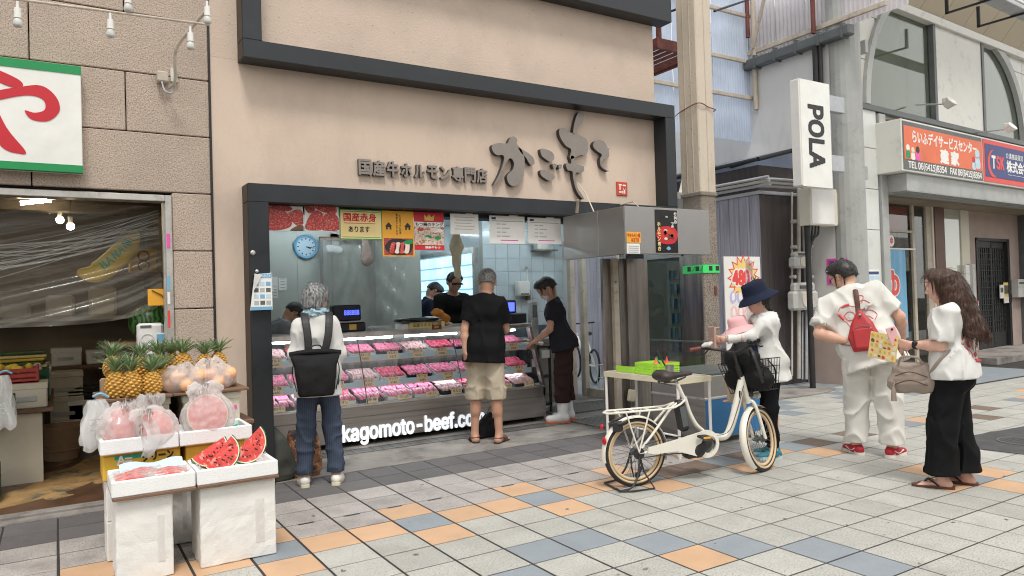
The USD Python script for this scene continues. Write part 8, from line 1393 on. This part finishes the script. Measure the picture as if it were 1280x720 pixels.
hc, R = J["head"], J["HR"]; part(t, "mask", sdf_mesh([cap(hc+R @ A3(0, .052, -.04), hc+R @ A3(0, .055, -.078), (.064, .054), .02)], .006, cut=lambda P: np.maximum(-(((P-hc) @ R)[:, 1]-.035), ((P-hc) @ R)[:, 2]+.012)), "mask_white", smooth=True)
for s in (-1, 1): part(t, "mask_loop", tube([hc+R @ A3(s*.055, .05, -.03), hc+R @ A3(s*.08, .0, .01), hc+R @ A3(s*.08, -.015, -.03), hc+R @ A3(s*.05, .05, -.08)], .0025, 5), "mask_white")
for n in "LR":
    an, f = J["an"+n], J["toe"+n]; g = A3(an[0], an[1], 0); kn = J["kn"+n]; top = g+(kn-an)*(.29/(kn[2]-an[2]))+A3(0, 0, .0)
    b = part(t, "boot", sdf_mesh([cap(g+A3(0, 0, .09), top+A3(0, 0, .1), (.058, .078), .03), cap(g-f*.03+A3(0, 0, .06), g+f*.05+A3(0, 0, .06), .048, .04), cap(g+f*.05+A3(0, 0, .05), g+f*.16+A3(0, 0, .045), (.046, .044), .03)], .007, wrinkle(.004, 14), cut=lambda P: np.maximum(P[:, 2]-.335, .022-P[:, 2])), "boot_white", smooth=True); lt = A3(f[1], -f[0], 0)
    part(b, "sole", move(extrude(blob_poly([(g+f*a+lt*c)[:2] for a, c in ((-.09, 0), (-.07, .04), (.02, .04), (.12, .05), (.19, .036), (.212, 0), (.19, -.036), (.12, -.05), (.02, -.04), (-.07, -.04))], 4), .026), (0, 0, .0)), "sign_orange")

# ---------------------------------------------------------------- woman in the navy bucket hat, child in a pink hat in front of her
ft = on_z(958, 572); mid = A3(ft[0]+.08, ft[1]+.0, 0)
J = skeleton(1.49, 6, 0, ((-.09, .02), (.09, -.03)), head_yaw=4, head_pitch=6, sw=.165, toe=(6, -6))
for n, s in (("L", -1), ("R", 1)): J["el"+n] = J["U"](s*.18, .2, 1.24); J["wr"+n] = J["U"](s*.1, .42, 1.235); J["pn"+n] = A3(-s*.9, 0, .3); J["curl"+n] = 30; J["hd"+n] = A3(-s*.1, 1, .05)
t = figure("woman in a navy bucket hat and white jacket holding out a flat pink package", mid, 58, J)
add_body(t, J, "skin_pink"); eyes(t, J)
part(t, "jacket", sdf_mesh(shirt_prims(J, 1.0, 1.92, 1.08, .76, sr=.064, hem_flare=.004), .009, wrinkle(.018, 8, (1.2, 1.2, .5), 9), cut=cut_shirt(J, .76, 1.92)), "cloth_white", smooth=True); part(t, "hood", sdf_mesh([cap(J["U"](-.09, -.06, 1.4), J["U"](.09, -.06, 1.4), .06, .04, (1, 1, .7)), cap(J["U"](-.1, .02, 1.41), J["U"](-.04, .08, 1.38), .035, .03), cap(J["U"](.1, .02, 1.41), J["U"](.04, .08, 1.38), .035, .03)], .008, wrinkle(.012, 20, seed=4)), "cloth_white", smooth=True)
part(t, "trousers", sdf_mesh(trouser_prims(J, 1.0, .088, .068, .058), .009, wrinkle(.012, 10, seed=10), cut=lambda P: .1-P[:, 2]), "cloth_black", smooth=True); shoes(t, J, "shoe_teal", "pale_blue")
hc, R = J["head"], J["HR"]; HM = sdf_mesh(hair_prims(J, .012)+[cap(hc+R @ A3(0, -.05, -.02), hc+R @ A3(0, -.06, -.1), (.065, .05), .03)], .007, streaks(J, .006, 70, 4), cut=hair_cut(J, .05, .6, -.14, -.07), iters=9); part(t, "hair", HM, "hair_black", smooth=True); loose_hair(t, HM, J, "hair_black", 1200, .018)
def bucket_hat(t, hc, R, k, m, nm="hat", brim=.062, tiltx=10):
    T = R @ Rx(-tiltx); prof = [(.001, .14), (.06, .139), (.085, .13), (.094, .1), (.1, .045), (.104, .03), (.104+brim*.5, .008), (.104+brim, -.022), (.104+brim-.002, -.026), (.1+brim*.5, .002), (.098, .022), (.092, .04)]
    m_ = lathe([(r*k, z*k) for r, z in prof], 36); m_.vertices += (meshkit.fbm(m_.vertices*22, 2)[:, None]-.5)*.014; m_.vertices[:, 1] *= 1.1; m_.vertices = m_.vertices @ T.T+hc+T @ A3(0, -.012*k, .02*k); part(t, nm, m_, m, smooth=True)
bucket_hat(t, hc, R, 1.02, "cloth_navy")
mat("pack_tan", (.45, .29, .25), .6, vary=.12)
pk2 = thing("flat_package", "flat pink brown package held up by the woman in the bucket hat", "package", (mid[0], mid[1], .003), 58); c_ = J["U"](0, .53, 1.25); part(pk2, "package", box(c_[0]-.1, c_[0]+.1, c_[1]-.01, c_[1]+.01, c_[2]-.1, c_[2]+.1, .004), "pack_tan"); part(pk2, "flap", rot(box(c_[0]-.1, c_[0]+.1, c_[1]-.02, c_[1]+.025, c_[2]+.1, c_[2]+.106, .002), 10, (1, 0, 0), c_), "cloth_pink")
Jc = skeleton(.84, 0, 0, ((-.07, .0), (.07, .0)), head_yaw=0, head_pitch=5, sw=.2, hipw=.1); off_ = J["U"](0, .28, .88)-A3(0, 0, 0)
Jc["anL"], Jc["anR"] = A3(-.11, .06, .2), A3(.11, .06, .2); Jc["knL"], Jc["knR"] = A3(-.12, .08, .36), A3(.12, .08, .36)
wl_ = (A3(mid[0], mid[1], 0)+Rz(58) @ A3(*off_)); t = thing("person", "small child in a pink bucket hat carried in front of the woman in white", "person", (wl_[0], wl_[1], wl_[2]-.44), 58)
part(t, "body", sdf_mesh(body_prims(Jc, 1.0, 1.1), .0075), "skin_pink", smooth=True); part(t, "clothes", sdf_mesh(shirt_prims(Jc, 1.0, .9, 1.15, .62)+trouser_prims(Jc, 1.0, .1, .085, .08), .008, wrinkle(.01, 16, seed=11), cut=lambda P: np.maximum(P[:, 2]-.735, .16-P[:, 2])), "cloth_beige", smooth=True); bucket_hat(t, Jc["head"]+A3(0, 0, .02), Jc["HR"], .8, "cloth_pink", brim=.09); eyes(t, Jc)
part(t, "carrier", sdf_mesh([cap(A3(-.05, -.01, .5), A3(.05, -.01, .5), .12, .04), cap(A3(-.05, -.03, .64), A3(.05, -.03, .64), .1, .04)], .009, wrinkle(.01, 18, seed=12)), "cloth_navy", smooth=True)

# ---------------------------------------------------------------- man in white with red sling bag
fL, fR = on_z(1070, 568), on_z(1117, 570); mid = (fL+fR)/2; hw = np.linalg.norm(fR-fL)/2
J = skeleton(1.74, 12, -17, ((-hw*.95, .03), (hw*.95, -.02)), head_yaw=58, head_pitch=10, sw=.2, hipw=.1, toe=(28, -34), twist=-4); J["facefat"] = 1.12
J["elL"] = J["U"](-.34, -.08, 1.14); J["wrL"] = J["U"](-.13, -.12, .99); J["pnL"] = A3(0, 1, .2); J["curlL"] = 45; J["hdL"] = A3(.9, .1, -.2); J["elR"] = J["U"](.3, .06, 1.1); J["wrR"] = J["U"](.28, .27, .98); J["pnR"] = A3(-1, 0, 0)
rzm = -54; t = figure("heavy set man in white T-shirt and white trousers, hand on hip", mid, rzm, J)
add_body(t, J, "skin", fat=1.05, limb=1.15); eyes(t, J)
SHM = sdf_mesh(shirt_prims(J, 1.12, .74, 1.16, .74, .04, .008, .076), .0095, wrinkle(.018, 7.5, (1.3, 1.3, .5), 13), cut=cut_shirt(J, .74, .72, 1.46)); part(t, "shirt", SHM, "cloth_cream", smooth=True)
part(t, "trousers", sdf_mesh(trouser_prims(J, 1.15, .122, .104, .09), .0095, wrinkle(.02, 8, (1.1, 1.1, .75), 14), cut=lambda P: .11-P[:, 2]), "cloth_cream", smooth=True)
HM = sdf_mesh(hair_prims(J, .02), .006, streaks(J, .0035, 65, 5), cut=hair_cut(J, .065, .5, -.055, .0), iters=9); part(t, "hair", HM, "hair_black", smooth=True); loose_hair(t, HM, J, "hair_black", 1200, .018); shoes(t, J, "shoe_red", "shoe_white")
hc, R = J["head"], J["HR"]; part(t, "glasses", tube([hc+R @ A3(*p) for p in ((.08, -.01, .012), (.072, .07, .01), (.055, .103, .005), (.012, .108, .004), (-.012, .108, .004), (-.055, .103, .005), (-.072, .07, .01), (-.08, -.01, .012))], .0028, 5), "black")
def on_surface(M, pts, dirn, lift=.003):
    """drops points onto a mesh along a direction"""
    from trimesh.ray.ray_triangle import RayMeshIntersector
    pts = np.asarray(pts, float); d = np.asarray(dirn, float); loc, ri, _ = RayMeshIntersector(M).intersects_location(pts-d*1.0, np.tile(d, (len(pts), 1)), multiple_hits=True); out = []
    for i in range(len(pts)):
        h = loc[ri == i]; out.append(h[np.argmin((h-pts[i]) @ d)]-d*lift if len(h) else pts[i])
    return np.array(out)
def stroke_on(t, nm, M, P2, frame, r, m, n=26, closed=False):
    """a thin printed line laid on cloth: 2-D points in the frame (origin, right, up, direction)"""
    o, rx, uz, d = frame; c = curve([A3(x, z, 0) for x, z in P2], n); S_ = on_surface(M, [o+rx*p[0]+uz*p[1] for p in c], d, .002); return part(t, nm, tube(S_, r, 5), m)
frm = (J["U"](0, -.3, 1.2), J["R"] @ A3(1, 0, 0), J["R"] @ A3(0, 0, 1), J["R"] @ A3(0, 1.0, 0))
for P2 in ([(-.13, .07), (-.1, .1), (-.05, .1), (0, .07), (.04, .09), (.09, .1), (.13, .06)], [(-.15, .06), (-.13, 0), (-.1, -.04), (-.08, -.1), (-.04, -.13)], [(-.1, .02), (-.06, .04), (-.02, .02), (-.03, -.03), (-.08, -.03), (-.1, .02)], [(.02, .06), (.06, .02), (.12, .0), (.15, -.05), (.12, -.09)], [(.0, .0), (.03, -.04), (.08, -.04), (.11, -.08)], [(-.04, -.05), (-.01, -.09), (-.03, -.14)], [(.07, .08), (.1, .13), (.07, .15), (.03, .12), (.06, .08)]): stroke_on(t, "shirt_print", SHM, P2, frm, .0032, "print_red")
for P2 in ([(-.135, .045), (-.125, .02), (-.115, -.01)], [(-.09, .095), (-.06, .102), (-.03, .096)]): stroke_on(t, "shirt_print", SHM, P2, frm, .011, "print_red", 10)
for n in "LR":
    an, f = J["an"+n], J["toe"+n]; lt = A3(f[1], -f[0], 0); g = A3(an[0], an[1], 0)
    for s in (-1, 1): part(t, "shoe_mark", tube(curve([g+f*x+lt*s*y+A3(0, 0, z) for x, y, z in ((-.045, .047, .06), (-.01, .05, .04), (.03, .049, .038), (.09, .046, .055))], 10), [.009]*5+[.006, .004, .003, .002][:5] if False else .006, 5, flat=.5), "paper")
slb = thing("sling_bag", "red leather sling bag on the back of the man in white", "bag", (mid[0], mid[1], .003), rzm); B0 = J["U"](.0, -.235, 1.02)
Rb = J["R"] @ Ry(10); hull = lambda pts: man(m3.Manifold.batch_hull([m3.Manifold.sphere(r, 18).scale((1, .75, 1)).translate(tuple(map(float, p))) for p, r in pts])); bagm = hull([((-.075, 0, -.13), .035), ((.075, 0, -.13), .035), ((-.08, 0, -.04), .045), ((.08, 0, -.04), .045), ((-.05, 0, .06), .04), ((.05, 0, .06), .04), ((0, 0, .16), .028)]).subdivide(); bagm.vertices += (meshkit.fbm(bagm.vertices*16, 3)[:, None]-.5)*.012; bagm.vertices = bagm.vertices @ Rb.T+B0+A3(0, .04, 0); part(slb, "bag", bagm, "leather_red", smooth=True)
pkt = hull([((-.06, -.03, -.125), .022), ((.06, -.03, -.125), .022), ((-.06, -.034, .01), .022), ((.06, -.034, .01), .022)]); pkt.vertices = pkt.vertices @ Rb.T+B0+A3(0, .035, 0); part(slb, "front_pocket", pkt, "leather_red", smooth=True); zp = tube(curve([A3(-.06, -.05, .03), A3(0, -.052, .045), A3(.06, -.05, .03)], 10), .004, 5); zp.vertices = zp.vertices @ Rb.T+B0+A3(0, .035, 0); part(slb, "zip", zp, "grey_dark")
sp_ = on_surface(SHM, [J["U"](.02, -.3, 1.22), J["U"](.04, -.3, 1.31), J["U"](.055, -.3, 1.39)], J["R"] @ A3(0, 1, 0), .008)
part(slb, "strap", tube(curve([B0+Rb @ A3(0, 0, .15)+A3(0, .03, 0), *sp_, J["U"](.055, .0, 1.475), J["U"](.07, .08, 1.45)], 22), .021, 8, flat=.25, up=J["R"] @ A3(1, 0, 0)), "sandal_brown"); part(slb, "buckle", ball(B0+Rb @ A3(0, -.03, .145)+A3(0, .03, 0), .012, 1), "steel"); sp2 = on_surface(SHM, [J["U"](-.03, -.3, .93), J["U"](-.12, -.3, .95), J["U"](-.2, -.3, .99)], J["R"] @ A3(0, 1, 0), .008); part(slb, "waist_strap", tube(curve([*sp2], 12), .012, 6, flat=.3), "sandal_brown")

# ---------------------------------------------------------------- woman with long brown hair
fL, fR = on_z(1180, 612), on_z(1211, 604); mid = A3((fL[0]+fR[0])/2+.0, (fL[1]+fR[1])/2+.0, 0)
J = skeleton(1.56, 2, 0, ((-.1, .08), (.1, -.05)), head_yaw=6, head_pitch=10, sw=.175, toe=(6, -6))
J["elL"] = J["U"](-.215, .04, 1.12); J["wrL"] = J["U"](-.12, .25, 1.13); J["pnL"] = A3(.9, .1, .2); J["curlL"] = 34; J["hdL"] = A3(.05, 1, .1); J["elR"] = J["U"](.21, .06, 1.12); J["wrR"] = J["U"](.06, .26, 1.12); J["pnR"] = A3(-.9, 0, .3); J["curlR"] = 30; J["hdR"] = A3(-.3, .9, 0)
rzl = 22; t = figure("woman with long wavy brown hair, white T-shirt and long black trousers, reading a leaflet", mid, rzl, J)
add_body(t, J, "skin_pink"); eyes(t, J)
SHL = sdf_mesh(shirt_prims(J, 1.06, .86, 1.12, .86, .0, .012, .074), .0095, wrinkle(.018, 7.5, (1.3, 1.3, .5), 17), cut=cut_shirt(J, .86, .86)); part(t, "shirt", SHL, "cloth_white", smooth=True)
kk = J["k"]; part(t, "trousers", sdf_mesh([cap(A3(-.08, 0, .9), A3(.08, 0, .9), .118, .06), cap(A3(-.075, -.02, .8), A3(.075, -.02, .8), .12, .06)]+sum([[cap(J["hp"+n], J["kn"+n], (.105, .1), .04), cap(J["kn"+n], J["an"+n]+A3(0, 0, .06), (.1, .088), .03), cap(J["an"+n]+A3(0, 0, .14), J["an"+n]+A3(0, .0, .03), (.08, .115), .04)] for n in "LR"], []), .0095, wrinkle(.02, 8, (1.4, 1.4, .3), 18), cut=lambda P: .1-P[:, 2]), "cloth_black", smooth=True)
hc, R = J["head"], J["HR"]; H_P = lambda x, y, z: hc+R @ A3(x, y, z)
strands = hair_prims(J, .02)
g_ = np.random.default_rng(21)
for i in range(30):
    a_ = -2.35+4.7*i/29; x0, y0 = .082*math.sin(a_), -.03-.075*math.cos(a_); L = .46-.1*abs(a_)/2.4+g_.uniform(-.05, .04); ph = g_.uniform(0, 6); pts = []
    for s_ in np.linspace(0, 1, 6): pts.append(H_P(x0*(1+.35*s_)+.007*math.sin(7*s_+ph), y0*(1+.3*s_)-.05*s_+.006*math.cos(6*s_+ph), .05-L*s_))
    for p, q in zip(pts, pts[1:]): strands.append(cap(p, q, .021, .022))
strands += [cap(H_P(0, -.085, -.05), H_P(0, -.12, -.3), (.07, .06), .05)]
def hl_cut(P):
    q = (P-hc) @ R; x, y, z = q.T; face = np.where(z > .05, y-(.062+.5*(z-.055)), y-.035-.1*np.clip(.02-z, 0, .3)); return np.where((np.abs(x) < .075) | (z > -.02), face, -1.0)
HM = sdf_mesh(strands, .007, streaks(J, .0045, 45, 6), cut=hl_cut, iters=7); part(t, "hair", HM, "hair_brown", smooth=True); loose_hair(t, HM, J, "hair_brown", 2800, .06, .85, .0012)
frl = (J["U"](.02, -.3, 1.2), J["R"] @ A3(1, 0, 0), J["R"] @ A3(0, 0, 1), J["R"] @ A3(0, 1, 0))
for P2 in ([(-.1, .1), (-.06, .12), (-.02, .1)], [(-.08, .06), (-.04, .09), (.0, .06)], [(-.06, .12), (-.05, .05)], [(.02, .1), (.07, .11), (.06, .05)], [(.02, .05), (.09, .07)]): stroke_on(t, "shirt_print", SHL, P2, frl, .008, "print_blue", 12)
for P2 in ([(-.08, -.03), (-.03, .0), (.03, -.02), (.05, -.06)], [(-.04, -.04), (.02, -.05), (.04, -.1)], [(.0, -.16), (.05, -.15), (.09, -.17)], [(-.02, -.19), (.04, -.2)]): stroke_on(t, "shirt_print", SHL, P2, frl, .013, "print_red", 12)
for P2 in ([(-.13, -.02), (-.1, -.05), (-.13, -.08), (-.1, -.11), (-.13, -.14)], [(.09, -.03), (.11, -.08), (.08, -.13), (.1, -.18)], [(-.07, -.1), (-.03, -.13), (-.06, -.17)]): stroke_on(t, "shirt_print", SHL, P2, frl, .003, "print_red", 16)
for n in "LR":
    an, f = J["an"+n], J["toe"+n]; g = A3(an[0], an[1], 0); lt = A3(f[1], -f[0], 0); V = blob_poly([(g+f*a+lt*b)[:2] for a, b in ((-.08, 0), (-.065, .034), (.02, .036), (.11, .045), (.175, .035), (.195, 0), (.175, -.038), (.1, -.042), (.02, -.036), (-.065, -.034))], 4)
    s = part(t, "sandal", move(extrude(V, .02), (0, 0, -.002)), "sandal_brown"); tp_ = g+f*.115+A3(0, 0, .035)
    for sgn in (-1, 1): part(s, "thong", tube(curve([tp_, g+f*.08+lt*sgn*.022+A3(0, 0, .06), g+f*.02+lt*sgn*.045+A3(0, 0, .022)], 10), .011, 6, flat=.4), "black")
wp_ = J["elL"]+(J["wrL"]-J["elL"])*.86; wd = (J["wrL"]-J["elL"])/np.linalg.norm(J["wrL"]-J["elL"]); part(t, "watch", cyl(wp_-wd*.012, wp_+wd*.012, .034, seg=18), "black_gloss"); part(t, "watch_face", ball(wp_+A3(-.03, 0, .012), .018, 2, (.5, 1, 1)), "black_gloss", smooth=True)
lf2 = thing("leaflet", "yellow printed leaflet held by the long haired woman", "leaflet", (mid[0], mid[1], .003), rzl); c0 = (J["wrL"]+J["wrR"])/2+A3(-.01, .2, -.02)
LX, LY = A3(.55, .8, .12), A3(-.1, -.3, 1.0); LX /= np.linalg.norm(LX); LY -= LX*(LX @ LY); LY /= np.linalg.norm(LY); NN = np.cross(LX, LY); LB = lambda x0, x1, y0, y1, d0=.0, d1=.0015: place(box(x0, x1, y0, y1, d0, d1), c0, LX, LY)
part(lf2, "page", LB(-.13, .13, -.1, .1), "paper_yellow"); part(lf2, "back_page", LB(-.128, .128, -.098, .098, -.004, -.0015), "paper_yellow")
for i in range(6):
    for j in range(5):
        for d0 in (-.0055, .0016):
            x, y, w_, h_ = -.118+.04*i+RNG.uniform(0, .008), -.09+.037*j+RNG.uniform(0, .006), RNG.uniform(.014, .03), RNG.uniform(.012, .028); g = blob_poly([(x, y), (x+w_, y+.003), (x+w_*.9, y+h_), (x+w_*.1, y+h_*.8)], 3); part(lf2, "printed_block", place(extrude(g, .001), c0+NN*d0, LX, LY), ("orange", "gold", "wood_brown", "cream", "gold", "paper", "sign_red")[(i*3+j*5) % 7])
ph_ = thing("pink_phone", "pink cased phone held above the leaflet by the long haired woman", "phone", (mid[0], mid[1], .003), rzl); pc_ = J["wrL"]+A3(.02, .12, .05); part(ph_, "case", rot(box(pc_[0]-.006, pc_[0]+.006, pc_[1]-.035, pc_[1]+.035, pc_[2]-.06, pc_[2]+.08, .006), -18, (1, 0, 0), pc_), "cloth_pink"); part(ph_, "lens", ball(pc_+A3(-.007, .01, .06), .009, 1), "ink")
hb = thing("shoulder_bag", "taupe leather shoulder bag with tassel hanging in front of the long haired woman", "handbag", (mid[0], mid[1], .003), rzl); bc = J["U"](-.13, .27, .87)
hm_ = sdf_mesh([cap(bc+A3(0, -.1, -.04), bc+A3(0, .09, -.04), .075, .03, (.8, 1, 1)), cap(bc+A3(0, -.075, .05), bc+A3(0, .065, .05), .06, .04, (.75, 1, 1))], .007, wrinkle(.008, 16, seed=19)); part(hb, "bag", hm_, "leather_taupe", smooth=True)
for dz in (.03, -.03): part(hb, "seam", tube(curve([bc+A3(-.066, -.11, dz-.02), bc+A3(-.08, 0, dz+.015), bc+A3(-.066, .1, dz-.02)], 12), .004, 5), "sandal_brown")
part(hb, "handle", tube(curve([bc+A3(-.03, -.08, .09), bc+A3(-.07, -.05, .15), bc+A3(-.07, .05, .15), bc+A3(-.03, .08, .09)], 16), .008, 6), "leather_taupe"); sp3 = on_surface(SHL, [J["U"](-.5, .1, .95), J["U"](-.5, .02, 1.05)], J["R"] @ A3(1, 0, 0), .01)
part(hb, "strap", tube(curve([bc+A3(-.04, -.13, .03), *sp3, *on_surface(SHL, [J["U"](-.12, -.6, 1.14), J["U"](-.03, -.6, 1.26), J["U"](.04, -.6, 1.36)], J["R"] @ A3(0, 1, 0), .008), J["U"](.09, -.01, 1.455), J["U"](.1, .08, 1.4)], 30), .012, 6, flat=.35, up=(0, 1, 0)), "leather_taupe"); part(hb, "tassel", cat([cyl(bc+A3(-.07, .1, -.02), bc+A3(-.075, .11, -.07), .006), lathe([(.001, 0), (.012, -.005), (.016, -.03), (.02, -.1), (0, -.1)], 12, bc+A3(-.075, .11, -.07))]), "leather_taupe")

# ---------------------------------------------------------------- people working inside the shop
def worker(label, px_, py_head, Y, H, rz, shirt, lean=12, pitch=25, yaw=0, cap_=None, skin="skin_tan", seat=0.0, hairm="hair_black", apron=None, seed=30):
    p = on_y(px_, py_head, Y); J = skeleton(H, lean, 0, head_pitch=pitch, head_yaw=yaw)
    for n, s in (("L", -1), ("R", 1)): J["el"+n] = J["U"](s*.24, .1, 1.12); J["wr"+n] = J["el"+n]+A3(-s*.1, .2, -.06); J["pn"+n] = A3(0, 0, -1); J["hd"+n] = A3(-s*.3, .9, -.2)
    h = Rz(rz) @ J["head"]; t = thing("person", label, "person", (p[0]-h[0], Y-h[1], p[2]-h[2]), rz); part(t, "body", sdf_mesh(body_prims(J), .0085), skin, smooth=True); eyes(t, J)
    part(t, "shirt", sdf_mesh(shirt_prims(J, 1.05, .7, 1.05, .84, sr=.07), .012, wrinkle(.014, 8, seed=seed), cut=cut_shirt(J, .84, .7)), shirt, smooth=True); part(t, "trousers", sdf_mesh(trouser_prims(J), .014, cut=lambda P: .1-P[:, 2]), "cloth_black", smooth=True)
    part(t, "hair", sdf_mesh(hair_prims(J, .016), .008, streaks(J, .003, 70, seed), cut=hair_cut(J, .065, .5, -.05, .0), iters=9), hairm, smooth=True); shoes(t, J, "rubber", "rubber")
    if cap_:
        hc, R = J["head"], J["HR"]; m = lathe([(.001, .13), (.05, .125), (.085, .1), (.099, .05), (.1, .03), (.094, .03), (0, .06)], 28); part(t, "cap", tm(m.vertices @ R.T+hc+R @ A3(0, -.005, 0), m.faces), cap_, smooth=True); part(t, "cap_peak", tm(grid_sheet(lambda u_, v_: np.stack([.08*(2*u_-1), .085+.075*v_*(1-.5*(2*u_-1)**2), .038-.012*v_-.02*(2*u_-1)**2], -1), 8, 4).vertices @ R.T+hc, grid_sheet(lambda u_, v_: np.stack([u_, v_, u_], -1), 8, 4).faces), cap_, smooth=True)
    return t
worker("dark haired worker bowed low behind the left end of the counter", 368, 392, 8.15, 1.6, -85, "cloth_grey", 30, 35, seed=31)
worker("worker in dark clothes seen from the side, left of the two in the back room", 507, 366, 9.75, 1.66, -105, "cloth_navy", 14, 25, seed=32)
worker("worker in a navy shirt bending right, right of the two in the back room", 543, 364, 9.5, 1.66, -100, "cloth_navy", 22, 34, seed=33)
worker("worker in a dark cap and black apron facing out from behind the counter", 568, 353, 8.55, 1.76, 176, "cloth_black", 8, 14, 0, "cloth_black", seed=34)
ob = thing("orange_bag", "crumpled orange cloth bag lying on the counter behind the yellow box", "bag"); p = on_y(551, 393, 7.85); part(ob, "bag", sdf_mesh([cap(A3(p[0]-.06, 7.84, p[2]+.02), A3(p[0]+.06, 7.84, p[2]-.05), (.06, .045), .03)], .009, wrinkle(.02, 16, seed=40)), "cloth_orange", smooth=True)
# ---------------------------------------------------------------- bags on the ground
c0 = on_z(357, 603); mat("bag_olive", (.05, .052, .045), .6, vary=.25, bump=.2, bscale=60)
gb = thing("grey_bag", "dark olive bag standing on the ground at the foot of the black post", "bag"); part(gb, "bag", loft([(.2, .2, .008, c0[0]-.02, c0[1]+.14), (.27, .24, .06, c0[0]-.02, c0[1]+.14), (.26, .2, .2, c0[0]-.03, c0[1]+.14), (.2, .14, .34, c0[0]-.05, c0[1]+.14), (.1, .05, .43, c0[0]-.08, c0[1]+.14), (.03, .02, .45, c0[0]-.09, c0[1]+.14)], noise=.05, ns=9, seed=3), "bag_olive", smooth=True)
c0 = on_z(377, 603)+A3(.07, .06, 0); pb = thing("patterned_bag", "brown and orange patterned bag standing behind the grey haired woman's feet", "bag"); part(pb, "bag", loft([(.24, .16, .008, c0[0]+.02, c0[1]+.17), (.28, .19, .05, c0[0]+.02, c0[1]+.17), (.27, .17, .22, c0[0]+.02, c0[1]+.17), (.24, .1, .36, c0[0]+.01, c0[1]+.17), (.22, .03, .4, c0[0]+.01, c0[1]+.17)], noise=.045, ns=10, seed=4), "bag_pattern", smooth=True) if mat("bag_pattern", (.28, .12, .06), .7, vary=.5, scale=20, speck=(.5, .25, .1), spscale=22, spcut=.52, dirt=(.05, .03, .03), dscale=12, dcut=(.5, .56)) else None
c0 = on_z(609, 553)+A3(.11, .04, 0); fb = thing("black_bag", "soft black bag on the ground between the legs of the man in shorts", "bag"); part(fb, "bag", sdf_mesh([cap(c0+A3(-.06, .2, .08), c0+A3(.12, .22, .08), .09, .04), cap(c0+A3(.02, .2, .16), c0+A3(.08, .21, .24), (.07, .03), .05)], .01, wrinkle(.025, 13, seed=43), cut=lambda P: .008-P[:, 2]), "bag_black", smooth=True); part(fb, "strap", tube(curve([c0+A3(-.02, .16, .2), c0+A3(.06, .15, .33), c0+A3(.12, .17, .2)], 14), .01, 6, flat=.3), "black")
